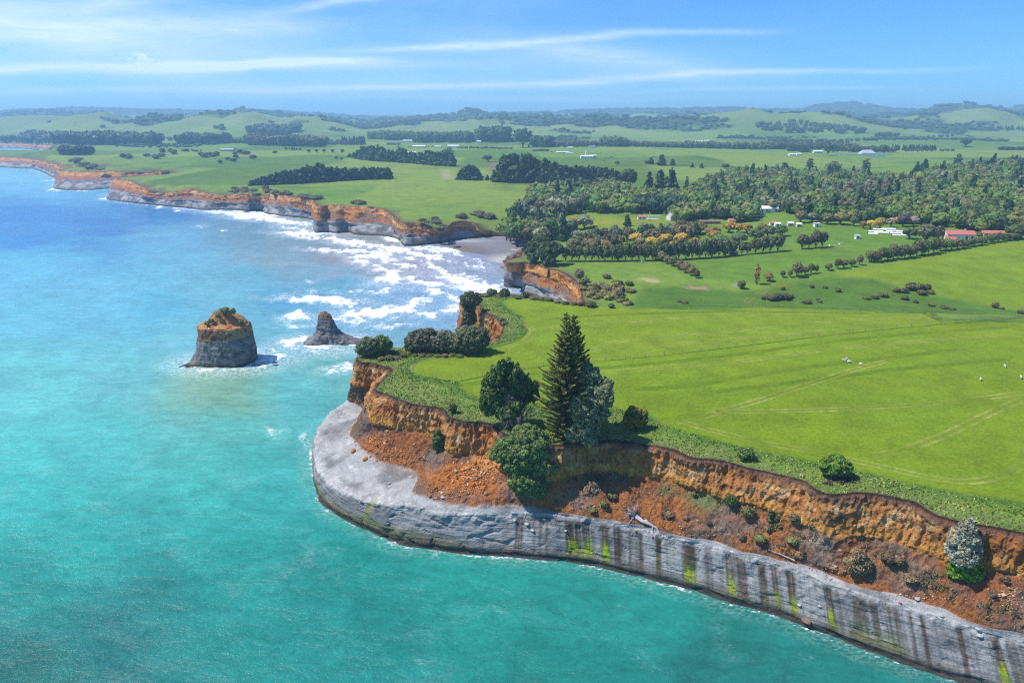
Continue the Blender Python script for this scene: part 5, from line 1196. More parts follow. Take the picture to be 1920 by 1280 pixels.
for i, (x, y, h, w, c, l) in enumerate(((1735, 455, 34, 40, (.065, .075, .04), 'large spreading tree left of the red roofed farmhouse'), (1705, 448, 22, 26, (.055, .08, .035), 'dark tree left of the large spreading farmhouse tree'), (1758, 450, 26, 22, (.06, .07, .035), 'dark tree touching the left wing of the farmhouse'), (1900, 447, 26, 34, (.055, .085, .035), 'dark bushy tree right of the long red roofed outbuilding'), (1835, 447, 12, 14, (.08, .09, .05), 'small tree between farmhouse and outbuilding'), (1650, 428, 20, 22, (.17, .16, .03), 'yellow green tree by the nursery beds'),
                                      (1632, 429, 16, 20, (.26, .21, .025), 'bright yellow tree by the nursery beds'), (1618, 428, 14, 16, (.12, .10, .03), 'brownish yellow tree left of the bright yellow tree'), (1692, 425, 24, 24, (.070, .050, .070), 'dark purple leaved tree behind the nursery beds'), (1670, 426, 18, 16, (.17, .15, .13), 'grey leafless tree left of the purple tree'), (1712, 424, 18, 20, (.19, .17, .15), 'grey leafless tree right of the purple tree'), (1684, 420, 14, 14, (.30, .20, .03), 'orange yellow tree behind the purple tree'),
                                      (1550, 420, 20, 26, (.075, .085, .04), 'olive tree at the upper edge of the paddock'), (1575, 421, 22, 28, (.12, .12, .045), 'lighter olive tree at the upper edge of the paddock'), (1500, 418, 22, 22, (.10, .085, .055), 'brownish tree right of the white school roofs'), (1522, 417, 18, 26, (.09, .12, .08), 'grey green tree behind the small pale shed'), (1600, 424, 18, 16, (.06, .08, .04), 'dark tree left of the bright yellow tree'), (1840, 436, 20, 26, (.10, .12, .03), 'olive tree behind the long outbuilding'), (1870, 430, 20, 30, (.07, .10, .03), 'green tree behind the long outbuilding'))):
    tree('garden_tree', ROUNDD, x, y, h, w, c, l, 'tree', parts=True)
# bushes in the gully and on its slope
for i, (x, y, h, w) in enumerate(((1447, 562, 12, 22), (1459, 561, 13, 18), (1472, 561, 12, 20), (1482, 558, 8, 12), (1431, 561, 7, 9), (1468, 543, 6, 8), (1571, 547, 10, 11), (1522, 539, 6, 9), (1547, 540, 5, 9), (1537, 567, 6, 9), (1534, 563, 5, 8), (1512, 568, 6, 18), (1625, 560, 5, 14), (1640, 559, 6, 16), (1656, 556, 9, 16), (1680, 547, 9, 14), (1695, 548, 9, 16), (1708, 543, 14, 22), (1722, 545, 15, 22), (1736, 544, 13, 18), (1728, 552, 9, 18), (1744, 550, 7, 14), (1696, 561, 8, 14), (1716, 567, 6, 10), (1746, 573, 6, 14), (1772, 578, 5, 18), (1785, 580, 4, 14), (1865, 577, 12, 12), (1880, 580, 5, 7), (1915, 587, 6, 14), (1283, 568, 6, 14), (1275, 566, 4, 12))):
    tree('shrub', BUSH, x, y, h, w, (.062, .072, .040) if i % 3 else (.085, .095, .04), 'low dark shrub on the green slope beyond the near field', 'bush', 'shrubs on the slope beyond the near field', sink=.2)
for i in range(46):
    x = rg.gauss(1138, 22); y = 548 + rg.gauss(0, 12) + abs(x - 1138) * .12
    if y > 577: y = 575
    tree('shrub', BUSH, x, y, rg.uniform(7, 12), rg.uniform(11, 20), rg.choice([(.11, .11, .05), (.13, .11, .07), (.07, .085, .035), (.15, .15, .06)]), 'dry mixed shrub in the scrub patch right of the inlet cliff', 'bush', 'scrub patch right of the inlet cliff', sink=.3)
for (x, y, h, w, c, l) in ((1086, 520, 16, 18, (.12, .13, .09), 'grey feathery bush on the rim of the inlet cliff'), (1094, 536, 14, 16, (.09, .09, .06), 'dark bush halfway down the inlet rim'), (1108, 575, 10, 20, (.06, .07, .04), 'dark bush at the bottom corner of the inlet cliff'), (1146, 577, 8, 12, (.06, .08, .035), 'small dark bush on the near field boundary')):
    tree('shrub', BUSH, x, y, h, w, c, l, 'bush')
# ------------------------------------------------------------------ conifer rows
def pine_row(base, top, n, w, label, group, back=True, kinds=CONE, colr=K_PINE):
    bx = [p[0] for p in base]; byy = [p[1] for p in base]; tx = [p[0] for p in top]; tyy = [p[1] for p in top]
    for r_ in range(2 if back else 1):
        for i in range(n):
            x = lerp(bx[0], bx[-1], (i + .5 * r_ + RT.uniform(-.3, .3)) / n); yb = np.interp(x, bx, byy) - 2.0 * r_; yt = np.interp(x, tx, tyy)
            h = max(5, (yb - yt)) * RT.uniform(.88, 1.08)
            tree('pine_tree', kinds, x, yb, h, w * RT.uniform(.85, 1.25) * (h / 26 + .35), colr, label, 'tree', group)
pine_row([(472, 348), (540, 345), (640, 339), (735, 334)], [(472, 338), (500, 330), (540, 321), (600, 310), (645, 318), (690, 316), (720, 315), (737, 320)], 34, 13, 'dark pine in the long shelter belt above the far cliffs', 'long pine belt above the far cliffs')
pine_row([(654, 295), (703, 302), (773, 306), (855, 313)], [(654, 290), (668, 284), (682, 277), (715, 277), (726, 284), (740, 282), (757, 280), (765, 287), (790, 288), (807, 284), (823, 288), (846, 286), (855, 303)], 26, 12, 'dark pine in the shelter belt behind the long belt', 'upper pine belt left of centre')
pine_row([(864, 337), (898, 338)], [(862, 320), (875, 312), (888, 314), (900, 322)], 5, 13, 'dark pine in the small round clump', 'small round pine clump')
pine_row([(934, 341), (1050, 343), (1120, 342), (1160, 344)], [(932, 318), (945, 298), (960, 294), (975, 292), (1002, 301), (1030, 305), (1045, 310), (1055, 315), (1100, 314), (1130, 318), (1160, 320)], 30, 13, 'dark pine in the dense belt above the wooded valley', 'dense pine belt above the wooded valley')
for (x, y, h, w, l, k) in ((838, 301, 22, 22, 'round dark conifer towering over the right end of the upper belt', ROUND), (1177, 354, 36, 34, 'broad rounded pine at the right end of the dense belt', ROUNDD), (1216, 369, 40, 22, 'left pine of the spiky group above the valley', CONE), (1236, 368, 44, 28, 'middle pine of the spiky group above the valley', FATC), (1257, 369, 46, 34, 'tallest pine of the spiky group above the valley', FATC),
                        (914, 338, 9, 9, 'tiny pine left of the dense belt', CONE), (927, 339, 17, 12, 'small pine touching the dense belt', CONE), (915, 304, 13, 18, 'lone umbrella shaped tree on the bare knoll', ROUND), (1157, 308, 6, 9, 'tiny bush on the far green slope below the cows', BUSH), (1213, 307, 7, 11, 'low bush left of the small conifer on the far slope', BUSH), (1221, 307, 11, 10, 'small conifer beside the low bush on the far slope', CONE),
                        (1240, 310, 18, 18, 'largest spruce of the row on the far green slope', FATC), (1261, 310, 11, 11, 'small spruce right of the largest spruce', FATC), (1298, 314, 8, 7, 'tiny spruce left of a matching one on the far slope', FATC), (1315, 315, 8, 8, 'tiny spruce right of a matching one on the far slope', FATC), (1360, 316, 9, 14, 'low dark bush just above the wood edge', BUSH), (1014, 358, 14, 14, 'round tree poking up at the left edge of the wooded valley', ROUND),
                        (980, 277, 34, 36, 'huge dark tree on the skyline of the middle plain', ROUND), (1552, 292, 22, 16, 'tall round tree left of the white farmhouse', ROUND), (1810, 276, 17, 18, 'flat topped tree on the far right plain', ROUND), (1657, 290, 18, 16, 'dark round tree right of the white farmhouse', ROUND), (631, 300, 7, 6, 'tiny lone tree on the green rise', ROUND), (640, 301, 6, 6, 'second tiny lone tree on the green rise', ROUND), (516, 288, 5, 10, 'small bush on the rise near the old orchard', BUSH)):
    tree('pine_tree' if k in (CONE, FATC) else 'field_tree', k, x, y, h, w, K_PINE if k is not BUSH else (.05, .07, .035), l, 'tree')
for (x0, x1, y, h) in ((565, 665, 291, 7),):
    for x in (567, 582, 596, 612, 630):
        tree('orchard_tree', ROUND, x + 12, y - 4, h, 7, (.05, .065, .035), 'small round tree in the dotted row on the left plain', 'tree', 'dotted row of small trees')
for i in range(38):   # scrub around the far left homestead and gullies
    c_ = rg.choice([(300, 296, 30, 5, 0), (325, 287, 24, 4, 0), (430, 300, 38, 8, 1), (395, 292, 36, 4, 1), (240, 297, 16, 2, 0), (455, 288, 16, 4, 1)])
    x = rg.gauss(c_[0], c_[2] * .5); y = rg.gauss(c_[1], c_[3] * .5)
    tree('shrub', BUSH, x, y, rg.uniform(5, 9), rg.uniform(8, 14), (.045, .065, .035), 'dark bush around the homestead on the left plain' if c_[4] else 'dark bush in the clumps near the far left cliffs', 'bush', 'bushes around the left homestead' if c_[4] else 'clumped bushes near the far left cliffs')
# scrub along the far cliff tops
for i in range(60):
    s = rg.choice([((505, 363), (560, 368), 3), ((420, 362), (505, 358), 4), ((150, 310), (190, 322), 3), ((60, 300), (150, 305), 3), ((860, 410), (900, 405), 5), ((790, 415), (830, 425), 4), ((900, 408), (930, 412), 3), ((560, 369), (600, 374), 1), ((660, 383), (700, 384), 1)])
    k = rg.random(); x = lerp(s[0][0], s[1][0], k) + rg.gauss(0, 2); y = lerp(s[0][1], s[1][1], k) - abs(rg.gauss(0, s[2]))
    tree('shrub', BUSH, x, y, rg.uniform(5, 9), rg.uniform(12, 22), (.075, .080, .045), 'low brownish scrub along the top of the far cliffs', 'bush', 'scrub along the far cliff tops', sink=.5)
# ------------------------------------------------------------------ the wooded valley
FOREST = [(945, 452), (950, 425), (962, 402), (985, 385), (1003, 362), (1040, 355), (1100, 352), (1150, 352), (1195, 372), (1265, 372), (1330, 345), (1370, 330), (1450, 328), (1560, 335), (1640, 338), (1700, 345), (1780, 322), (1850, 312), (1940, 308), (2200, 306), (2200, 432), (1920, 444), (1880, 440), (1780, 428), (1700, 420), (1600, 418), (1510, 412), (1490, 404), (1430, 404), (1400, 418), (1340, 415), (1275, 416), (1255, 402), (1190, 402), (1100, 401), (1088, 420), (1070, 440), (1010, 452)]
LAWN = [(1035, 404), (1100, 400), (1200, 400), (1262, 404), (1262, 426), (1150, 432), (1090, 428), (1040, 424)]
def forest():
    X, Y = lattice(-60, 950, 395, 1450, 8.6); z = hgt(X, Y); fx, fy, fd = proj(np.stack([X, Y, z], -1))
    m = in_poly(fx, fy, FOREST) & ~in_poly(fx, fy, LAWN) & ~((fx > 1415) & (fx < 1482) & (fy > 398) & (fy < 409)) & ~((np.abs(fx - 1342) < 40) & (np.abs(fy - 416) < 4))
    X, Y, z, fx, fy, fd = X[m], Y[m], z[m], fx[m], fy[m], fd[m]
    order = np.argsort(fd); X, Y, z, fx, fy = X[order], Y[order], z[order], fx[order], fy[order]
    n1 = fbm(X / 55, Y / 55, 0, 3, 201); n2 = pn(X / 17, Y / 17, 0, 202); r = np.random.RandomState(6)
    NI = 290; mb = MB(); k = 0
    for i in range(len(X)):
        u = r.rand(); a = n1[i] + .35 * n2[i] + .25 * (r.rand() - .5)
        h = r.uniform(8.5, 14); w = r.uniform(8.5, 13); kind = ROUND
        left = fx[i] < 1300
        if a > .30: col, cn = K_LIME, 'light green'
        elif a > .12: col, cn = (.070, .108, .028), 'fresh green'
        elif a > -.12: col, cn = K_GREEN if u < .6 else K_OLIVE, 'dark green' if u < .6 else 'olive'
        elif a > -.3: col, cn = K_DARK, 'very dark'
        else: col, cn = (.080, .080, .046) if u > .5 else (.105, .13, .085), 'brownish' if u > .5 else 'greyish green'
        if u > .965: kind, col, cn, h, w = CONE, K_PINE, 'spiky dark conifer', r.uniform(14, 20), 6.5
        elif u < .035: kind, h, w, cn = COLM, r.uniform(13, 19), 5.5, cn + ' narrow'
        if 1190 < fx[i] < 1265 and 392 < fy[i] < 402: kind, col, cn, h, w = ROUND, K_PINE, 'blackish conifer-like', 15, 12
        if k < NI:
            k += 1
            zone = 'left end of the wooded valley' if fx[i] < 1060 else 'wood above the yellow lawn' if fx[i] < 1280 else 'wood around the white school roofs' if fx[i] < 1520 else 'wood behind the purple and yellow trees' if fx[i] < 1730 else 'wood behind the red roofed farmhouse'
            tree('forest_tree' if kind is not CONE else 'pine_tree', kind, 0, 0, 0, 0, col, '%s tree in the %s' % (cn, zone), 'tree', '%s trees, %s' % (cn, zone), world=(X[i], Y[i], z[i] - .6), hm=h, wm=w)
        else:
            arr = (LOWS if kind is CONE else LOW)[r.randint(3)]
            c = np.array(col) * r.uniform(.72, 1.0)
            mb.merge(arr, (X[i], Y[i], z[i] - .6), (w / .9, w / .9, h) if kind is not CONE else (w / .46, w / .46, h), r.uniform(0, 6.28), c)
    o = link('woodland', mb.mesh('woodland', [M_FOL])); o.color = (1, 1, 1, 1)
    tag(o, 'mixed green woodland filling the valley beyond the paddocks', 'woodland', kind='stuff')
    print('forest', len(X), 'individual', k)
forest()
# distinct trees of the wood edge
for i, (x, y, h, w, k, l) in enumerate(((981, 432, 34, 14, CONE, 'dark norfolk pine at the left edge of the valley wood'), (1056, 452, 46, 20, CONE, 'tall dark norfolk pine in front of the valley wood'), (1176, 425, 22, 12, CONE, 'small norfolk pine against the yellow lawn'), (1037, 450, 14, 10, CONE, 'small young pine in the gap before the grove'), (1470, 330, 24, 18, COLM, 'tall narrow tree poking out of the wood left of centre'), (1517, 322, 24, 16, COLM, 'tall dark poplar-like tree at the wood edge'),
                                       (1622, 324, 26, 16, COLM, 'thin crowned tree on tall stem at the wood edge'), (1560, 330, 26, 26, ROUND, 'broad dark tree rising over the wood edge'), (1795, 308, 18, 14, CONE, 'dark pointed conifer at the right wood edge'), (1718, 324, 18, 12, CONE, 'left of two pointed trees over the wood'), (1732, 322, 22, 14, CONE, 'right of two pointed trees over the wood'), (1785, 410, 34, 18, CONE, 'dark pointed conifer near the pale autumn tree'), (1752, 412, 28, 34, ROUNDD, 'pale yellow green tree in the middle of the right wood'),
                                       (1748, 424, 26, 14, CONE, 'small conifer before the pale yellow green tree'), (1590, 372, 26, 26, COLM, 'dark brownish tall tree in the middle of the wood'), (1660, 372, 26, 40, ROUND, 'brown leaved broad tree in the middle of the wood'), (1080, 452, 20, 30, BUSH, 'pale grey green round bush beside the tall norfolk pine'), (1095, 430, 26, 36, ROUND, 'grey green rounded tree left of the yellow lawn'))):
    c = K_PINE if k in (CONE,) else (.20, .20, .06) if 'pale yellow' in l else (.10, .075, .045) if 'brown' in l else (.12, .145, .10) if 'grey' in l else (.05, .07, .035)
    tree('pine_tree' if k is CONE else 'forest_tree', k, x, y, h, w, c, l, 'tree')
# low dark hedge along the bay bank
for i, x in enumerate(np.arange(952, 1012, 7)):
    tree('hedge_bush', BUSH, x, 445 - (x - 952) * .02, 18, 13, (.055, .08, .045), 'dark green tree in the thick belt at the head of the bay', 'tree', 'thick belt at the head of the bay')

# ------------------------------------------------------------------ far woods, shelter belts and hill bush
def wood(label, name, items, seed=1, clip=None):
    r = np.random.RandomState(seed); mb = MB()
    for (x0, y0, x1, y1, hpx, depth, n, spiky, col) in items:
        for i in range(n):
            k = (i + r.rand()) / n; x = lerp(x0, x1, k); y = lerp(y0, y1, k)
            b = G(x, y); t = proj(b)[2]; b = b + np.array([0, r.uniform(0, depth), 0]); b[2] = float(hgt(b[0:1], b[1:2])[0])
            h = hpx * t / F0 * r.uniform(.75, 1.1); w = h * (r.uniform(.75, 1.2) if not spiky else .9)
            c = np.array(col) * r.uniform(.8, 1.2)
            mb.merge((LOWS if spiky else LOW)[r.randint(3)], b - (0, 0, h * .08), (w, w, h), r.uniform(0, 6.28), c)
    o = link(name, mb.mesh(name, [M_FOL])); o.color = (1, 1, 1, 1); tag(o, label, 'trees', kind='stuff')
D = (.030, .052, .030); B = (.055, .062, .040); Gd = (.050, .075, .038)
wood('dark solid plantation block beyond the far left headland', 'plantation', [(102, 270, 275, 273, 25, 90, 110, 0, D), (112, 290, 165, 290, 20, 20, 18, 0, B), (0, 268, 100, 270, 16, 120, 50, 0, Gd), (20, 255, 130, 257, 9, 100, 40, 0, Gd)], 1)
wood('dark shelter woods along the left plain', 'shelter_belt', [(335, 270, 415, 270, 22, 60, 50, 0, D), (415, 268, 462, 270, 12, 60, 26, 0, Gd), (462, 272, 516, 273, 23, 40, 34, 0, B), (526, 274, 604, 276, 23, 40, 44, 0, B), (604, 272, 640, 272, 10, 40, 16, 0, Gd), (640, 272, 682, 272, 15, 20, 18, 1, B), (275, 262, 335, 265, 8, 80, 26, 0, Gd), (455, 252, 540, 255, 18, 160, 50, 0, D), (400, 243, 420, 245, 8, 60, 10, 0, D), (350, 284, 372, 285, 5, 15, 10, 0, B), (530, 280, 560, 282, 6, 20, 10, 0, B)], 2)
wood('dark shelter belts across the middle plain', 'shelter_belt', [(690, 262, 772, 264, 18, 120, 60, 0, Gd), (776, 268, 880, 268, 22, 90, 80, 0, D), (880, 266, 900, 268, 10, 60, 12, 0, Gd), (900, 266, 948, 267, 30, 70, 44, 0, D), (940, 262, 975, 266, 14, 60, 20, 0, Gd), (1000, 276, 1030, 277, 24, 60, 26, 0, D), (1035, 276, 1130, 275, 12, 60, 60, 0, B), (1130, 275, 1175, 275, 20, 40, 24, 0, Gd), (1175, 275, 1290, 278, 12, 60, 70, 0, B), (1290, 278, 1440, 281, 14, 80, 90, 0, Gd), (860, 279, 960, 280, 5, 30, 40, 0, B), (1000, 284, 1030, 284, 5, 20, 14, 0, B), (740, 277, 900, 279, 3, 30, 40, 0, Gd)], 3)
wood('dark shelter belts across the right plain', 'shelter_belt', [(1440, 280, 1500, 281, 15, 60, 36, 0, Gd), (1500, 286, 1520, 286, 9, 10, 14, 1, D), (1480, 284, 1518, 284, 12, 10, 26, 1, D), (1520, 280, 1620, 282, 14, 90, 60, 0, Gd), (1600, 286, 1680, 286, 13, 60, 40, 0, B), (1680, 282, 1760, 282, 10, 20, 50, 1, D), (1700, 284, 1800, 284, 5, 30, 36, 0, B), (1880, 282, 1930, 282, 8, 30, 20, 0, D), (1460, 268, 1600, 272, 9, 140, 60, 0, Gd), (1620, 266, 1760, 262, 7, 160, 50, 0, Gd), (1650, 258, 1690, 258, 10, 60, 22, 0, D), (1440, 249, 1640, 252, 12, 200, 90, 0, Gd), (1700, 262, 1800, 258, 6, 60, 22, 0, Gd), (1855, 246, 1930, 246, 8, 60, 36, 1, D), (1560, 285, 1600, 284, 5, 15, 18, 0, D)], 4)
def hill_bush():
    r = np.random.RandomState(12); mb = MB(); cnt = 0
    Y = 1700 * (8300 / 1700.) ** r.rand(90000) ; X = r.uniform(-.86, .86, 90000) * Y
    dens = bushmask(X, Y)
    k = (r.rand(90000) < dens); X, Y = X[k][:15000], Y[k][:15000]; Z = hgt(X, Y)
    for i in range(len(X)):
        s = np.interp(Y[i], [1700, 3000, 7000], [8, 15, 38]) * r.uniform(.7, 1.35)
        h = min(s * .75, 24) * r.uniform(.8, 1.2)
        mb.merge(LOW[r.randint(4)], (X[i], Y[i], Z[i] - h * .15), (s * 1.3, s * 1.3, h), r.uniform(0, 6.28), np.array((.038, .060, .032)) * r.uniform(.75, 1.25))
    o = link('hill_bush', mb.mesh('hill_bush', [M_FOL])); o.color = (1, 1, 1, 1)
    tag(o, 'dark bush and plantation patches on the distant hills', 'bush', kind='stuff')
hill_bush()
# ================================================================== sea stacks
def stack(name, label, c, prof, colf, seed, spur=None, ns=150, amp=1.0):
    prof = np.array(prof, float); Z = []; 
    for i in range(len(prof) - 1):
        k = max(2, int(np.linalg.norm(prof[i + 1] - prof[i]) / .32))
        for j in range(k): Z.append(prof[i] * (1 - j / k) + prof[i + 1] * j / k)
    Z.append(prof[-1]); Z = np.array(Z); a = np.arange(ns) / ns * 2 * np.pi
    ca, sa = np.cos(a)[None], np.sin(a)[None]
    rx = np.where(ca < 0, Z[:, 1:2], Z[:, 2:3]); ry = np.where(sa < 0, Z[:, 3:4], Z[:, 4:5])
    pw = 2.6; r = 1 / ((np.abs(ca) / rx) ** pw + (np.abs(sa) / ry) ** pw) ** (1 / pw)
    z = np.broadcast_to(Z[:, :1], r.shape).copy()
    if spur: r = r + spur[1] * np.exp(-(np.angle(np.exp(1j * (a[None] - spur[0]))) / spur[2]) ** 2) * np.exp(-np.maximum(z, 0) / spur[3])
    x = r * ca; y = r * sa
    n = .5 * fbm(x / 3.2, y / 3.2, z / 4 + seed, 4, 7) + .42 * ridg(x / 2.6, y / 2.6, z / 5 + seed, 3, 8) - .2 + .16 * pn(x / 9, y / 9, z / .55, 10)
    k = 1 + amp * n * np.minimum(1, r / 4) / np.maximum(r, 1.5)
    V = np.stack([x * k, y * k, z + .2 * amp * fbm(x / 1.5, y / 1.5, z, 2, 9)], -1)
    col, gm = colf(V[..., 0], V[..., 1], V[..., 2])
    nr = len(Z); idx = np.arange(nr * ns).reshape(nr, ns); F = np.stack([idx[:-1], np.roll(idx, -1, 1)[:-1], np.roll(idx, -1, 1)[1:], idx[1:]], -1).reshape(-1, 4)
    me = mesh_np(name, V.reshape(-1, 3), F, mats=[M_CLIFF], col=np.clip(col, .01, .9).reshape(-1, 3), attrs={'grey': gm.ravel()}, smooth=False)
    return tag(link(name, me, loc=c), label, 'sea stack')
def col1(x, y, z):
    n = fbm(x / 3, y / 3, z / 2, 3, 401); n2 = fbm(x / 1.2, y / 1.2, z / 1.6, 2, 402)
    g = np.zeros(x.shape + (3,)) + (.17, .165, .16); g = mixc(g, (.25, .25, .25), sstep(0, .4, n)); g = mixc(g, (.10, .095, .09), sstep(.1, .45, -n + .3 * n2))
    g = mixc(g, (.17, .165, .08), sstep(3.0, .8, z) * sstep(2, -6, x) * .6); g = mixc(g, (.045, .04, .035), sstep(1.3, .5, z + .4 * n))
    o = np.zeros(x.shape + (3,)) + (.27, .135, .065); o = mixc(o, (.46, .28, .12), sstep(-1, 5, x + 3 * n) * .8); o = mixc(o, (.10, .06, .04), sstep(.1, .4, n2))
    t = np.zeros(x.shape + (3,)) + (.50, .22, .07); t = mixc(t, (.36, .13, .045), sstep(0, .35, n)); t = mixc(t, (.50, .33, .15), sstep(.1, .4, -n2)); t = mixc(t, (.11, .13, .04), sstep(18.6, 20.4, z + .8 * n) * .7)
    o = o * (1 - sstep(14.2, 15, z)[..., None]) + t * sstep(14.2, 15, z)[..., None]
    e = sstep(10.4, 10.9, z + .35 * n - .06 * x); return g * (1 - e[..., None]) + o * e[..., None], 1 - e
stack('sea_stack', 'tall flat-sided sea stack with orange cap and bushes on top', (-110.6, 252.0, 0), [(-3, 16.5, 11, 9.4, 9.4), (0, 15.2, 10.3, 8.6, 8.6), (.7, 13.8, 9.9, 7.9, 8.2), (2, 13.6, 10.1, 8.0, 8.2), (5, 12.0, 10.2, 7.9, 8.0), (8, 10.9, 10.0, 7.6, 7.8), (10.6, 10.3, 9.7, 7.3, 7.6), (10.9, 9.9, 9.5, 7.0, 7.4), (14.4, 10.0, 9.3, 7.0, 7.2), (15.1, 9.7, 9.1, 6.7, 7.0), (15.6, 8.6, 8.4, 5.2, 6.4), (16.2, 7.0, 8.0, 3.4, 6.0), (17.4, 5.6, 6.6, 2.8, 5.4), (19.0, 4.4, 3.8, 2.2, 4.6), (20.3, 3.0, 2.7, 1.6, 3.4), (20.9, .8, .8, .4, .8), (21.0, .02, .02, .02, .02)], col1, 1.0, spur=(math.radians(205), 4.2, .20, 1.0))
def col2(x, y, z):
    n = fbm(x / 3, y / 3, z / 2, 3, 411); n2 = fbm(x / 1.2, y / 1.2, z / 1.6, 2, 412)
    g = np.zeros(x.shape + (3,)) + (.175, .17, .172); g = mixc(g, (.26, .255, .26), sstep(0, .4, n)); g = mixc(g, (.10, .098, .10), sstep(.05, .4, n2)); g = mixc(g, (.045, .04, .038), sstep(1.0, .4, z + .4 * n))
    e = sstep(10.2, 11.2, z + .8 * n); o = np.zeros(x.shape + (3,)) + (.20, .12, .08); o = mixc(o, (.34, .21, .13), sstep(0, .3, n2)); return g * (1 - e[..., None]) + o * e[..., None], 1 - e
stack('sea_stack', 'smaller dark pointed sea stack with a long low tail of rock', (-78.3, 275.5, 0), [(-3, 12, 17.5, 7, 7), (0, 10.6, 15.6, 5.6, 6), (.7, 9.4, 14.2, 5.0, 5.4), (1.6, 8.0, 11.6, 4.6, 5), (3.0, 6.2, 8.4, 4.2, 4.6), (4.6, 4.6, 6.0, 3.6, 4), (5.4, 4.0, 4.6, 3.3, 3.6), (8, 3.7, 3.7, 2.8, 3.0), (10.4, 3.3, 2.7, 2.2, 2.4), (12.2, 2.7, 1.9, 1.7, 1.9), (13.2, 1.9, .8, 1.1, 1.2), (13.7, 1.0, .3, .4, .4), (13.72, .02, .02, .02, .02)], col2, 5.0, spur=(math.radians(352), 4.0, .22, 1.6), amp=1.7)
for i, (cx, cy, rx, ry, z, l) in enumerate(((422, 584, 8, 5, 20.6, 'largest dark bush on top of the tall sea stack'), (434, 585, 7, 5, 20.3, 'round dark bush at the right of the tall sea stack top'), (408, 592, 4, 3, 19.0, 'small bush on the left shoulder of the tall sea stack'), (396, 600, 5, 3, 17.2, 'tiny bush on the left slope of the tall sea stack'), (388, 605, 4, 2.5, 16.5, 'lowest tiny bush on the left slope of the tall sea stack'), (452, 601, 4, 2.5, 17.5, 'tiny bush on the right slope of the tall sea stack'))):
    b = P(cx, cy + ry, z) if z < 19 else np.array([*(at_depth(cx, cy, 258.5)[:2]), z]); bt = proj(b)[2]
    b[1] = max(b[1], 246.5); px_, py_, bt = proj(b)
    custom_tree('shrub', b, [(px_, py_ - ry * .9, rx, ry, 0), (px_ - rx * .5, py_ - ry * .4, rx * .5, ry * .6, 0), (px_ + rx * .5, py_ - ry * .4, rx * .5, ry * .6, 0)], bt, .6, .36, 20, (.085, .12, .07), l, 'bush', seed=200 + i, tr=.1)

# ================================================================== buildings
def flat_mat(name, rgb, rough=.6, var=.08, sc=1.5): return mat_plain(name, rgb, rough, .3, var, sc)
M_WHITE = flat_mat('white_paint', (.78, .78, .76)); M_REDROOF = flat_mat('red_roof', (.50, .15, .11)); M_GREYROOF = flat_mat('grey_roof', (.42, .44, .47)); M_WROOF = flat_mat('white_roof', (.72, .73, .76))
M_BROWN = flat_mat('brown_board', (.14, .09, .07)); M_DKROOF = flat_mat('dark_roof', (.13, .15, .19)); M_CONC = flat_mat('concrete', (.50, .47, .43)); M_TIMBER = flat_mat('weathered_timber', (.20, .17, .14)); M_CREAM = flat_mat('cream_wall', (.62, .57, .46))
M_DULLRED = flat_mat('faded_red_roof', (.26, .13, .11))
M_WIN = mat_plain('window_glass', (.05, .06, .075), .12, .6, .05, 1)
def box(mb, x0, x1, y0, y1, z0, z1, mi=0):
    V = [(x, y, z) for z in (z0, z1) for y in (y0, y1) for x in (x0, x1)]
    mb.add(V, [(0, 1, 3, 2)[::-1], (4, 5, 7, 6), (0, 1, 5, 4), (1, 3, 7, 5), (3, 2, 6, 7), (2, 0, 4, 6)], None, (1, 1, 1), mi)
def one(name, mb, mat, parent): return link(name, mb.mesh(name, [mat]), parent)
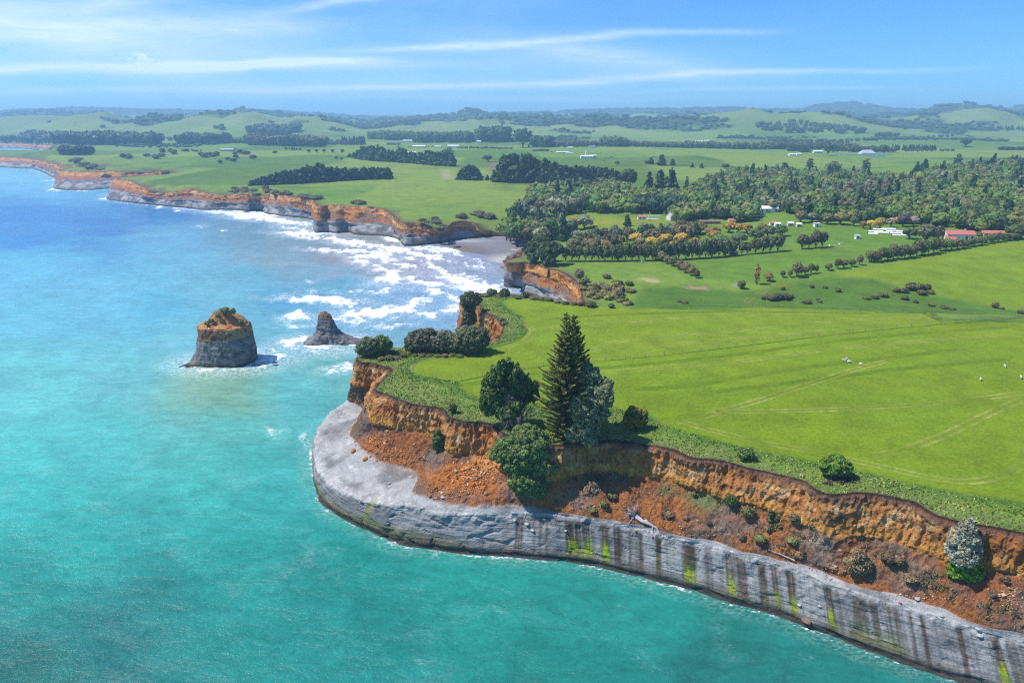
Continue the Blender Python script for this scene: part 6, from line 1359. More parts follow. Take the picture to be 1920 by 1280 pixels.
def house(name, px, py, w, d, h, rise, wall, roof, label, cat='house', rz=0.0, hip=False, wins=3, door=True, group=None, eave=.4, chimney=False, ridge_x=True):
    b = G(px, py); e = empty(name, b - (0, 0, .2), label, cat, group, rz)
    mb = MB(); box(mb, -w / 2, w / 2, -d / 2, d / 2, 0, h)
    if not hip and rise > 0:
        if ridge_x: mb.add([(-w / 2, -d / 2, h), (-w / 2, d / 2, h), (-w / 2, 0, h + rise), (w / 2, -d / 2, h), (w / 2, d / 2, h), (w / 2, 0, h + rise)], None, [(0, 2, 1), (3, 4, 5)])
        else: mb.add([(-w / 2, -d / 2, h), (w / 2, -d / 2, h), (0, -d / 2, h + rise), (-w / 2, d / 2, h), (w / 2, d / 2, h), (0, d / 2, h + rise)], None, [(0, 1, 2), (3, 5, 4)])
    one('wall', mb, wall, e)
    r = MB(); W2, D2 = w / 2 + eave, d / 2 + eave; z0 = h + .03 - rise * eave / (d / 2 if ridge_x else w / 2) * .8; th = .18
    def slab(q):
        q = np.array(q, float); r.add(np.concatenate([q, q + (0, 0, th)]), [(0, 1, 2, 3)[::-1], (4, 5, 6, 7), (0, 1, 5, 4), (1, 2, 6, 5), (2, 3, 7, 6), (3, 0, 4, 7)])
    if rise <= 0: slab([(-W2, -D2, h + .03), (W2, -D2, h + .03), (W2, D2, h + .35), (-W2, D2, h + .35)])
    elif hip:
        k = max(.01, W2 - D2 * .9)
        slab([(-W2, -D2, z0), (W2, -D2, z0), (k, -.01, h + rise), (-k, -.01, h + rise)]); slab([(W2, D2, z0), (-W2, D2, z0), (-k, .01, h + rise), (k, .01, h + rise)])
        slab([(-W2, D2, z0), (-W2, -D2, z0), (-k - .01, -.02, h + rise), (-k - .01, .02, h + rise)]); slab([(W2, -D2, z0), (W2, D2, z0), (k + .01, .02, h + rise), (k + .01, -.02, h + rise)])
    elif ridge_x:
        slab([(-W2, -D2, z0), (W2, -D2, z0), (W2, 0, h + rise + .03), (-W2, 0, h + rise + .03)]); slab([(W2, D2, z0), (-W2, D2, z0), (-W2, .004, h + rise + .03), (W2, .004, h + rise + .03)])
    else:
        slab([(-W2, D2, z0), (-W2, -D2, z0), (0, -D2, h + rise + .03), (0, D2, h + rise + .03)]); slab([(W2, -D2, z0), (W2, D2, z0), (.004, D2, h + rise + .03), (.004, -D2, h + rise + .03)])
    rf = one('roof', r, roof, e)
    if chimney: c = MB(); box(c, w * .2, w * .2 + .7, .2, .9, h + rise * .5, h + rise + 1.0); one('chimney', c, M_CONC, rf)
    for i in range(wins):
        xx = -w / 2 + w * (i + .5) / wins + (.0 if not door else 0)
        if door and i == wins // 2: continue
        m = MB(); box(m, xx - .6, xx + .6, -d / 2 - .05, -d / 2 + .1, h * .35, h * .8); f = one('window', m, M_WIN, e)
    if door: m = MB(); box(m, -.5, .5, -d / 2 - .06, -d / 2 + .1, .1, min(2.1, h * .9)); one('door', m, M_BROWN, e)
    return e
# red roofed farmhouse: a long low wing and a two storey block with a white gable
fh = house('farmhouse', 1795, 452, 15, 7.0, 4.6, 1.8, M_WHITE, M_REDROOF, 'white two storey farmhouse with red roofs behind the roadside hedge', 'house', rz=math.radians(-8), wins=5, chimney=True)
mb = MB(); mb.add([(-9.6, -6.5, 1.8), (-2.5, -6.2, 1.8), (-2.5, -2.4, 4.2), (-8.5, -2.4, 4.2)], [(0, 1, 2, 3)]); mb.add([(-9.6, -6.5, 1.62), (-2.5, -6.2, 1.62), (-2.5, -2.4, 4.0), (-8.5, -2.4, 4.0)], [(3, 2, 1, 0)]); one('wing_roof', mb, M_REDROOF, fh)
mb = MB(); box(mb, -9.0, -2.8, -6.0, -2.6, 0, 1.7); one('wing_wall', mb, M_WHITE, fh)
mb = MB(); box(mb, 4.5, 9.5, -2.8, 1.6, 2.6, 2.8); box(mb, 8.9, 9.1, -2.5, -2.3, 0, 2.6); box(mb, 4.9, 5.1, -4.3, -4.1, 0, 2.6); one('balcony', mb, M_WHITE, fh)
house('outbuilding', 1861, 444, 12.5, 5.0, 2.6, 1.3, M_CREAM, M_REDROOF, 'long low outbuilding with red roof right of the farmhouse', 'building', rz=math.radians(-8), wins=4)
house('school_building', 1437, 398, 15, 8, 3.4, 1.6, M_WHITE, M_WROOF, 'frontmost white building with pale roof in the wood', 'building', rz=.15, wins=4)
house('school_building', 1430, 393.5, 13, 8, 4.2, 1.8, M_WHITE, M_WROOF, 'white building with stepped pale roof behind the frontmost one', 'building', rz=.1, wins=4)
house('school_building', 1450, 392.5, 11, 7, 3.6, 1.6, M_WHITE, M_WROOF, 'middle white building with pale roof in the wood', 'building', rz=-.1, wins=3)
house('school_building', 1470, 392, 14, 7, 3.4, 1.6, M_WHITE, M_WROOF, 'white building at the right end of the pale roofs in the wood', 'building', rz=-.25, wins=4)
house('school_building', 1509, 389, 12, 6, 3.2, 1.5, M_WHITE, M_WROOF, 'detached white roofed building half hidden in the wood', 'building', rz=-.35, wins=3)
house('long_shed', 1330, 419, 15, 4, 1.8, .7, M_BROWN, M_DULLRED, 'long low shed with faded red roof at the foot of the wood', 'shed', wins=5)
house('long_shed', 1372, 418, 5, 4, 2.2, 1.0, M_CREAM, M_REDROOF, 'short shed with faded red roof beside the bare bank', 'shed', wins=1, door=False)
house('grey_house', 1268, 412, 13, 8, 3.0, 2.4, M_CREAM, M_GREYROOF, 'house with steep grey roof at the right edge of the lawn', 'house', wins=3, rz=.2)
house('field_shed', 1375, 479, 4.0, 2.6, 2.5, 0, M_BROWN, M_CREAM, 'brown field shed with pale door at the end of the long hedgerow', 'shed', wins=0)
house('garden_shed', 1531, 425, 3.6, 2.8, 2.3, 0, M_WHITE, M_GREYROOF, 'small pale grey shed at the upper edge of the paddock', 'shed', wins=0)
house('pump_shed', 1607, 448, 2.4, 2.2, 2.2, 0, M_WHITE, M_GREYROOF, 'little white shed standing alone in the upper paddock', 'shed', wins=1, door=False)
for i, (x, y, w, l) in enumerate(((1448, 422, 4, 'pinkish white farm shed left of the yard'), (1457, 424, 3.5, 'white farm shed in the middle of the yard'), (1481, 423, 3.5, 'grey white farm shed at the right of the yard'), (1497, 425, 3, 'low grey shelter right of the farm sheds'))):
    house('farm_shed', x, y, w, 2.6, 2.0, .7, M_WHITE if i < 2 else M_CONC, M_WROOF if i != 0 else M_REDROOF, l, 'shed', wins=0)
def pergola(px, py, w, d, h, label):
    b = G(px, py); e = empty('pergola', b, label, 'pergola'); mb = MB(); box(mb, -w / 2 - 1, w / 2 + 1, -d / 2 - 1, d / 2 + 1, -.1, .25); one('floor_slab', mb, M_CONC, e)
    mb = MB(); box(mb, -w / 2, w / 2, -d / 2, -d / 2 + .2, h, h + .25); box(mb, -w / 2, w / 2, d / 2 - .2, d / 2, h, h + .25)
    for i in range(6): x = -w / 2 + w * i / 5; box(mb, x - .08, x + .08, -d / 2 + .21, d / 2 - .21, h + .02, h + .2)
    one('beam', mb, M_WHITE, e)
    for i in range(4):
        for s in (-1, 1): x = -w / 2 + .15 + (w - .3) * i / 3; m = MB(); box(m, x - .12, x + .12, s * (d / 2 - .12) - .1, s * (d / 2 - .12) + .1, .25, h - .002); one('post', m, M_WHITE, e)
pergola(1226, 411, 9, 3.5, 2.6, 'white post and beam pergola on the yellow lawn')
house('pavilion', 1203, 411, 6, 3.5, 2.2, .8, M_WHITE, M_REDROOF, 'small pink roofed shelter left of the white pergola', 'shelter', wins=2, door=False)
# far farms
house('white_farmhouse', 1625, 291, 28, 14, 4.5, 5.5, M_WHITE, M_GREYROOF, 'white farmhouse with grey hipped roof on the right plain', 'house', hip=True, wins=5, chimney=True)
def white_fence(px0, px1, py, h, label):
    a, b = G(px0, py), G(px1, py); mid = (a + b) / 2; e = empty('fence', mid, label, 'fence'); a, b = a - mid, b - mid; mb = MB()
    box(mb, a[0], b[0], -.1, .1, min(a[2], b[2]) - .3, max(a[2], b[2]) + h); one('panel', mb, M_WHITE, e)
    for i in range(13): x = lerp(a[0], b[0], i / 12); m = MB(); box(m, x - .15, x + .15, -.3, -.102, min(a[2], b[2]) - .4, max(a[2], b[2]) + h + .15); one('post', m, M_WHITE, e)
white_fence(1579, 1637, 292.5, 1.5, 'long white fence left of the white farmhouse on the plain')
for (x, y, w, d, h, wl, rf, l) in ((1100, 297, 22, 10, 4, M_WHITE, M_WROOF, 'white milking shed on the green rise above the pines'), (1113, 296, 10, 8, 4, M_CONC, M_GREYROOF, 'grey end of the milking shed complex, nearest the cows'), (1055, 287, 26, 9, 2.4, M_CREAM, M_WROOF, 'long cream shed left of the milking shed'), (1068, 289, 14, 6, 1.6, M_CREAM, M_WROOF, 'low cream pen joined to the long cream shed'), (1069, 279, 11, 7, 3, M_WHITE, M_WROOF, 'small white house behind the long cream shed'), (1003, 276, 14, 8, 3, M_WHITE, M_WROOF, 'white roofed house right of the huge dark tree'),
                                (738, 271.5, 34, 16, 5, M_DKROOF, M_DKROOF, 'dark blue barn on the middle plain'), (768, 266.5, 36, 12, 4.5, M_WHITE, M_WROOF, 'white shed left of the plantation on the middle plain'), (786, 277, 30, 12, 4, M_WHITE, M_WROOF, 'white roofed shed on the pale field'), (850, 277.5, 26, 14, 5, M_WHITE, M_WROOF, 'white house with pyramid roof among trees on the plain'), (821, 277, 14, 8, 3, M_WHITE, M_WROOF, 'tiny white cottage left of the pyramid roofed house'), (768, 288, 26, 8, 2.5, M_WHITE, M_WROOF, 'low white shed just behind the upper pine belt'),
                                (1485, 292, 12, 7, 2.6, M_WHITE, M_WROOF, 'left white farm shed below the clipped hedge'), (1497, 291, 8, 6, 2.6, M_WHITE, M_WROOF, 'right white farm shed below the clipped hedge'), (1533, 287.5, 18, 9, 4, M_CREAM, M_WROOF, 'cream shed left of the tall round tree'), (427, 284, 26, 12, 4, M_CONC, M_GREYROOF, 'grey roofed homestead in trees on the left plain'), (555, 273, 40, 12, 4, M_BROWN, M_BROWN, 'long brown farm building between the dark left woods'), (1110, 277, 14, 8, 3, M_CONC, M_GREYROOF, 'grey roofed house in the trees behind the milking shed'),
                                (1310, 268, 20, 10, 4, M_WHITE, M_WROOF, 'white roofed barn left of the hamlet'), (1345, 271, 16, 9, 4, M_CONC, M_GREYROOF, 'grey roofed house at the right of the hamlet'), (1325, 266, 14, 8, 3.5, M_CREAM, M_WROOF, 'cream house in the middle of the hamlet'), (898, 268, 12, 8, 4, M_WHITE, M_WROOF, 'tiny white house below the tall plantation')):
    house('farm_building', x, y, w, d, h, h * .4, wl, rf, l, 'building', wins=3)
def silo(px, py, r, h, label):
    b = G(px, py); e = empty('silo', b, label, 'silo'); mb = MB(); tube(mb, [(0, 0, -.3), (0, 0, h)], [r, r], 14); one('tank', mb, M_WHITE, e); m = MB(); tube(m, [(0, 0, h), (0, 0, h + r * .7)], [r * 1.02, .05], 14); one('roof', m, M_WROOF, e)
silo(1099, 293, 1.6, 9, 'white feed silo rising over the milking shed')
# nursery beds: low white tunnels
nr_ = random.Random(4)
for i, (x, y, w) in enumerate(((1641, 435, 9), (1655, 437, 11), (1672, 434, 8), (1648, 431, 8), (1665, 430, 9), (1683, 438, 10), (1692, 435, 9), (1686, 442, 9), (1636, 439, 6), (1699, 440, 7))):
    b = G(x, y); e = empty('nursery_tunnel', b, 'low white covered bed among the nursery rows', 'nursery tunnel', 'white nursery beds', rz=-.12); mb = MB(); n = 8; V = []
    for s in (-w / 2, w / 2):
        for k in range(n + 1): a = math.pi * k / n; V.append((s, 1.2 * math.cos(a), .9 * math.sin(a)))
    mb.add(V, [(k, k + 1, k + n + 2, k + n + 1) for k in range(n)]); one('cover', mb, M_WHITE, e)
    m = MB(); box(m, -w / 2, w / 2, -1.4, -1.25, -.2, .3); one('edging', m, M_TIMBER, e)
def trough(px, py, w, d, h, label, mat, rz=0, name='water_trough'):
    b = G(px, py); e = empty(name, b, label, 'trough', rz=rz); mb = MB()
    box(mb, -w / 2, w / 2, -d / 2, -d / 2 + .12, -.1, h); box(mb, -w / 2, w / 2, d / 2 - .12, d / 2, -.1, h); box(mb, -w / 2, -w / 2 + .12, -d / 2 + .121, d / 2 - .121, -.1, h); box(mb, w / 2 - .12, w / 2, -d / 2 + .121, d / 2 - .121, -.1, h); one('rim', mb, mat, e)
    m = MB(); box(m, -w / 2 + .121, w / 2 - .121, -d / 2 + .121, d / 2 - .121, -.1, h * .8); one('water', m, M_WIN, e)
trough(1382, 537, 4.4, 1.6, .9, 'grey cattle trough beside the bush in the field', M_CONC, -.5)
trough(1205, 490, 2.2, 1.1, .7, 'pale trough by the gap in the long hedgerow', M_WHITE, .4)
trough(1560, 461, 3.2, 1.4, .6, 'white trough right of the paddock tree clump', M_WHITE, .1)
trough(1577, 458, 2.6, 1.2, .6, 'second white trough further right in the paddock', M_WHITE, .3)
trough(1750, 466, 2.6, 1.2, .6, 'white trough at the foot of the roadside hedge', M_WHITE, .1)

# ================================================================== animals
M_WOOL = mat_plain('wool', (.62, .58, .50), .95, .05, .12, 12); M_HIDE = mat_plain('black_hide', (.035, .03, .03), .7, .2, .2, 4)
def quad(L_, H, wool, mat, graze, name, bulk=1.0):
    """four-legged body grown from one skeleton"""
    b = H * .5
    P_ = [(0, 0, H * .72), (L_ * .28, 0, H * .74), (-L_ * .26, 0, H * .73), (L_ * .43, 0, H * (.80 if not graze else .66)), (L_ * .55, 0, H * (.95 if not graze else .34)), (L_ * .68, 0, H * (.90 if not graze else .16))]
    E = [(0, 1), (0, 2), (1, 3), (3, 4), (4, 5)]; R = [H * .25 * bulk, H * .24 * bulk, H * .25 * bulk, H * .15 * bulk, H * .10, H * .06]
    for fr in (1, 2):
        for s in (-1, 1):
            x = P_[fr][0]; k = len(P_); hock = -.05 if fr == 2 else .02
            P_ += [(x, s * H * .13, H * .48), (x + L_ * hock, s * H * .14, H * .25), (x + L_ * .01, s * H * .14, .02)]; R += [H * .085, H * .045, H * .04]; E += [(fr, k), (k, k + 1), (k + 1, k + 2)]
    k = len(P_); P_ += [(-L_ * .40, 0, H * .72), (-L_ * .44, 0, H * .5)]; R += [H * .05, H * .03]; E += [(2, k), (k, k + 1)]
    me = bpy.data.meshes.new(name); me.from_pydata(P_, E, []); o = bpy.data.objects.new(name, me); COL.objects.link(o)
    sk = o.modifiers.new('s', 'SKIN'); sk.use_smooth_shade = True
    for i, v in enumerate(me.skin_vertices[0].data): v.radius = (R[i], R[i]); v.use_root = (i == 0)
    ss = o.modifiers.new('u', 'SUBSURF'); ss.levels = 1; ss.render_levels = 1
    dg = bpy.context.evaluated_depsgraph_get(); m2 = bpy.data.meshes.new_from_object(o.evaluated_get(dg)); bpy.data.objects.remove(o); m2.name = name; m2.materials.clear(); m2.materials.append(mat)
    return m2
SH = [quad(1.15, .85, 1, M_WOOL, g, 'sheep', 1.15) for g in (0, 1)]
for i, (x, y, l) in enumerate(((1583, 678, 'left sheep of the trio on the near field'), (1588, 675, 'uppermost sheep of the trio on the near field'), (1591, 680, 'lower right sheep of the trio on the near field'), (1613, 685, 'fourth sheep, just right of the trio'), (1838, 714, 'lone sheep low on the right of the near field'), (1883, 688, 'lone sheep high on the right of the near field'), (1914, 710, 'sheep at the right border of the near field'))):
    b = G(x, y); g = i % 2; o = link('sheep', SH[g]); o.location = b; o.rotation_euler = (0, 0, RT.uniform(0, 6.28)); s = .98; o.scale = (s, s, s); tag(o, l, 'sheep', 'sheep on the near field')
CW = [quad(2.3, 1.45, 0, M_HIDE, g, 'cow', .95) for g in (0, 1)]
for i, (x, y) in enumerate(((1134, 299), (1138, 297.5), (1142, 298.5), (1144, 296), (1147, 296.5), (1148, 294.5), (1151, 298), (1153, 292.5), (1132, 303), (1057, 292), (1207, 294.5), (1226, 295), (1035, 286))):
    o = link('cow', CW[i % 2]); o.location = G(x, y); o.rotation_euler = (0, 0, RT.uniform(0, 6.28)); o.scale = (1.5,) * 3
    herd = i < 9
    tag(o, 'black cow of the herd grazing right of the milking shed' if herd else 'lone black cow on the far green rise, away from the herd', 'cow', 'cows right of the milking shed' if herd else 'stray cows on the far rise')

# ================================================================== fences
def fence(pts, n, label, hgt_=1.15, rad=.06):
    W_ = Gl(pts); d = np.concatenate([[0], np.cumsum(np.linalg.norm(np.diff(W_[:, :2], axis=0), axis=1))]); q = np.linspace(0, d[-1], n); x = np.interp(q, d, W_[:, 0]); y = np.interp(q, d, W_[:, 1]); z = hgt(x, y)
    o0 = np.array([x[0], y[0], z[0]]); e = empty('fence', o0, label, 'fence'); p = np.stack([x, y, z], -1) - o0
    mb = MB(); tube(mb, [(0, 0, -.3), (0, 0, hgt_)], [rad, rad * .9], 6); me = mb.mesh('post', [M_TIMBER])
    for i in range(n): link('post', me, e, loc=p[i])
    for h in (.45, .95): m = MB(); tube(m, p + (0, 0, h), np.full(n, .012), 3); one('wire', m, M_TIMBER, e)
fence([(865, 712), (1030, 684), (1240, 666), (1440, 642), (1560, 627), (1700, 613), (1860, 598), (1930, 594)], 34, 'electric fence of thin posts crossing the near field')
fence([(1110, 574), (1250, 575), (1400, 574), (1520, 576), (1640, 583), (1760, 600), (1920, 592)][:5], 26, 'post fence along the far boundary of the near field')
fence([(1436, 540), (1500, 522), (1560, 508), (1630, 497)], 22, 'post fence beside the small trees up to the roadside hedge')
fence([(1055, 492), (1130, 490), (1230, 489)], 24, 'post and wire fence under the bare-stemmed hedgerow trees')
fence([(892, 654), (930, 645), (965, 636), (985, 618)], 7, 'short fence curving round the cove')
for (x, y, h, l) in ((1504, 300, 9, 'left power pole on the far right plain'), (1540, 312, 11, 'second power pole on the far right plain'), (1593, 316, 11, 'pole nearest the wood edge'), (1720, 289, 10, 'pale mast right of the white farmhouse'), (1292, 293, 8, 'power pole on the far green slope')):
    b = G(x, y); e = empty('power_pole', b, l, 'pole'); mb = MB(); tube(mb, [(0, 0, -.5), (0, 0, h)], [.22, .14], 6); one('post', mb, M_TIMBER, e); mb = MB(); box(mb, -1.2, 1.2, -.08, .08, h - .9, h - .7); one('crossarm', mb, M_TIMBER, e)

# ================================================================== driftwood, boulders, rubble, grass
def driftwood():
    rng = np.random.RandomState(77); b = P(1196, 985, 10.3); e = empty('driftwood_tree', b, 'bleached fallen tree with root ball lying on the grey rock lip', 'driftwood')
    k = proj(b)[2] / F0
    def q(px, py, z): return P(px, py, z) - b
    mb = MB(); tube(mb, [q(1193, 968, 11.3), q(1205, 977, 10.9), q(1218, 982, 10.6), q(1232, 990, 10.0), q(1237, 1002, 9.0)], [.50, .36, .28, .2, .1], 8)
    tube(mb, [q(1206, 977, 10.8), q(1224, 973, 11.2), q(1238, 966, 11.7), q(1254, 961, 12.0)], [.3, .24, .16, .08], 7); tube(mb, [q(1212, 978, 10.8), q(1230, 979, 10.7), q(1244, 978, 10.8)], [.2, .14, .04], 6); tube(mb, [q(1224, 985, 10.3), q(1222, 996, 9.5)], [.15, .03], 5)
    one('trunk', mb, M_DRIFT, e)
    rt = MB(); dead_branches(rt, q(1192, 966, 11.3), [(-1, 0, .8), (-.6, -.3, 1), (-1, .2, 0), (-.3, 0, 1), (-.8, -.4, -.4), (-.4, .4, -.8), (.1, -.5, .9), (-1.2, -.1, .3)], rng, 1.9, .14, 2, .7); one('roots', rt, M_DRIFT, e)
M_DRIFT = mat_plain('bleached_wood', (.46, .40, .42), .85, .1, .25, 5)
driftwood()
def log(pts, rad, label, mat=None):
    b = P(*pts[0]); e = empty('log', b, label, 'log'); mb = MB(); W_ = [P(*p) - b for p in pts]; tube(mb, W_, rad, 6); one('trunk', mb, mat or M_DRIFT, e)
    m = MB(); tube(m, [W_[-1], W_[-1] + np.array([.3, -.1, .5])], [rad[-1] * .8, .02], 5); one('branch_stub', m, mat or M_DRIFT, e)
log([(1895, 1102, 12.2), (1901, 1083, 13.6)], [.14, .12], 'pale upright post-like log on the slope at the right border', M_WHITE)
log([(937, 902, 12.5), (944, 884, 13.8), (950, 868, 15.2)], [.2, .17, .1], 'leaning orange-brown trunk left of the big cliff tree', mat_plain('rusty_trunk', (.40, .20, .10), .9, .1, .2, 4))
log([(1372, 958, 13.6), (1362, 948, 14.3)], [.08, .04], 'short bare branch right of the green grass clump')
log([(1490, 1050, 10.6), (1462, 1038, 10.9), (1440, 1030, 11.2)], [.12, .09, .03], 'thin dead branch lying on the rock lip below the twiggy bush')
def rock_mesh(seed, mat, flat=.7):
    v, f = ICO2; rng = np.random.RandomState(seed); d = 1 + .35 * fbm(v[:, 0] * 1.3 + seed, v[:, 1] * 1.3, v[:, 2] * 1.3, 3, 3)
    V = v * d[:, None] * (1, .8, flat); V = np.round(V * 3.4) / 3.4 * .45 + V * .55
    return mesh_np('boulder', V, None, f, mats=[mat], smooth=False)
M_ORK = mat_plain('orange_block', (.42, .17, .05), .95, .05, .35, 2.2, .2); M_GRK = mat_plain('grey_block', (.38, .375, .37), .9, .1, .2, 2, .1); M_BRK = mat_plain('brown_block', (.22, .14, .10), .95, .05, .3, 2.2, .2)
RO = [rock_mesh(i, M_ORK) for i in range(4)]; RG_ = [rock_mesh(10 + i, M_GRK, .5) for i in range(4)]; RB_ = [rock_mesh(20 + i, M_BRK) for i in range(3)]
def surf(px, py):
    """point of the cliff seen at px, py"""
    k = np.argmin((CPX - px) ** 2 + (CPY - py) ** 2 + 0.02 * (CD - CD.min())); return CV[k]
CV = VA2.reshape(-1, 3); CPX, CPY, CD = proj(CV); _m = (CD > 0); CV, CPX, CPY, CD = CV[_m], CPX[_m], CPY[_m], CD[_m]
def boulder(ms, px, py, r, label, group=None, sink=.25):
    b = surf(px, py); o = link('boulder', ms[RT.randrange(len(ms))]); o.location = b + np.array((0, 0, r * (.5 - sink))); r = r * (.68 if ms is RG_ else .9); o.scale = (r, r, r * .8); o.rotation_euler = (RT.uniform(-.3, .3), RT.uniform(-.3, .3), RT.uniform(0, 6.28)); return tag(o, label, 'boulder', group)
boulder(RO, 663, 846, 1.0, 'lone orange block lying on the grey shelf left of the rubble'); boulder(RO, 686, 861, .9, 'orange brown block at the left toe of the rubble'); boulder(RO, 695, 856, .5, 'small orange block beside the toe block')
boulder(RG_, 987, 984, 1.0, 'pale block on the grey wall below the big tree, the largest of three'); boulder(RG_, 997, 996, .7, 'smaller pale block right below the largest pale block'); boulder(RG_, 966, 976, .6, 'flat pale block left of the largest pale block'); boulder(RG_, 1060, 995, .6, 'pale block beside the tree shadow on the grey wall')
boulder(RG_, 1555, 1085, .6, 'pale block on the rock lip right of the curved crack'); boulder(RG_, 1500, 1136, .6, 'left pale block low on the streaked wall'); boulder(RG_, 1537, 1138, .6, 'right pale block low on the streaked wall'); boulder(RG_, 1720, 1123, .8, 'flat white block on the lip above the broad brown stain'); boulder(RG_, 1766, 1154, .7, 'pale block hanging under the lip, left of a similar pair')
boulder(RG_, 1835, 1180, .8, 'upper pale block under the lip at the far right'); boulder(RG_, 1837, 1193, .9, 'lower pale block under the lip at the far right'); boulder(RG_, 832, 935, .9, 'whitish block at the foot of the orange rubble'); boulder(RB_, 1513, 1166, 1.1, 'dark boulder at the waterline under the streaked wall'); boulder(RG_, 731, 905, .7, 'pale block on the shelf above the olive stain'); boulder(RB_, 805, 930, .6, 'dark block on the shelf edge below the rubble')
def slope_bushes():
    r = random.Random(21); n = 0
    while n < 24:
        x = r.uniform(1090, 1920); b = surf(x, np.interp(x, [1090, 1300, 1500, 1700, 1920], [920, 950, 1015, 1060, 1115]) + r.gauss(0, 26))
        if not 10.5 < b[2] < 17.5 or abs(x - 1200) < 45: continue
        dry = r.random() < .7; w = r.uniform(1.0, 2.6)
        tree('shrub', BUSH, 0, 0, 0, 0, r.choice([(.13, .10, .075), (.10, .085, .065), (.15, .12, .08), (.08, .065, .05)]) if dry else r.choice([(.085, .11, .04), (.11, .12, .05), (.06, .09, .035)]), 'small dry brown bush scattered on the cliff slope right of the big tree' if dry else 'small green bush scattered on the cliff slope right of the big tree', 'bush', 'dry bushes on the cliff slope' if dry else 'green bushes on the cliff slope', world=b, hm=w * r.uniform(.6, 1.0), wm=w, sink=.25); n += 1
def rubble():
    r = np.random.RandomState(5); mb = MB(); rocks = []
    for i in range(5): v, f = ICO1; d = 1 + .4 * fbm(v[:, 0] * 1.5 + i * 3, v[:, 1] * 1.5, v[:, 2] * 1.5, 2, 3); rocks.append((v * d[:, None] * (1, .8, .75), None, f, np.ones((len(v), 3)), None, np.zeros(len(f), int)))
    spots = [(890, 890, 45, 26, 420, .32), (850, 920, 60, 12, 200, .25), (700, 826, 34, 12, 160, .26), (745, 848, 50, 14, 200, .22), (760, 862, 45, 8, 120, .2), (1890, 1120, 30, 25, 160, .25), (1300, 1000, 120, 10, 110, .2), (1560, 1068, 50, 8, 90, .22), (1130, 950, 60, 14, 120, .18), (1740, 1120, 80, 10, 110, .2), (1620, 1060, 80, 22, 160, .17), (1480, 1010, 80, 20, 140, .18), (1220, 925, 60, 26, 140, .17), (1280, 985, 60, 10, 70, .2)]
    for (cx, cy, rx, ry, n, s) in spots:
        for _ in range(n if cx < 960 else n // 2):
            b = surf(cx + r.normal() * rx * .5, cy + r.normal() * ry * .5); k = s * r.uniform(.5, 1.0) * (1 if r.rand() < .93 else 2.2)
            base = np.array((.46, .19, .055) if cx < 960 else (.34, .19, .11)) if r.rand() < .8 else np.array((.5, .36, .22))
            mb.merge(rocks[r.randint(5)], b + (0, 0, k * .2), (k, k, k), r.uniform(0, 6.28), base * r.uniform(.6, 1.25))
    me = mb.mesh('rubble', [M_ROCKC]); tag(link('rubble', me), 'loose orange and brown rubble fallen from the cliff face', 'rubble', kind='stuff')
def mat_vcol(name, rough=.9, var=.2, sc=4.0):
    m, N, L, b = new_mat(name, rough, .1); L.new(scale_col(N, L, n_attr(N, 'Col'), n_range(N, L, n_noise(N, L, n_pos(N), sc, 4, .7), .3, .7, 1 - var, 1 + var)), b.inputs['Base Color']); return m
M_ROCKC = mat_vcol('rubble_rock', .95, .3, 3); rubble(); slope_bushes()
M_GRASS = mat_vcol('grass_blades', .8, .15, 1.0)
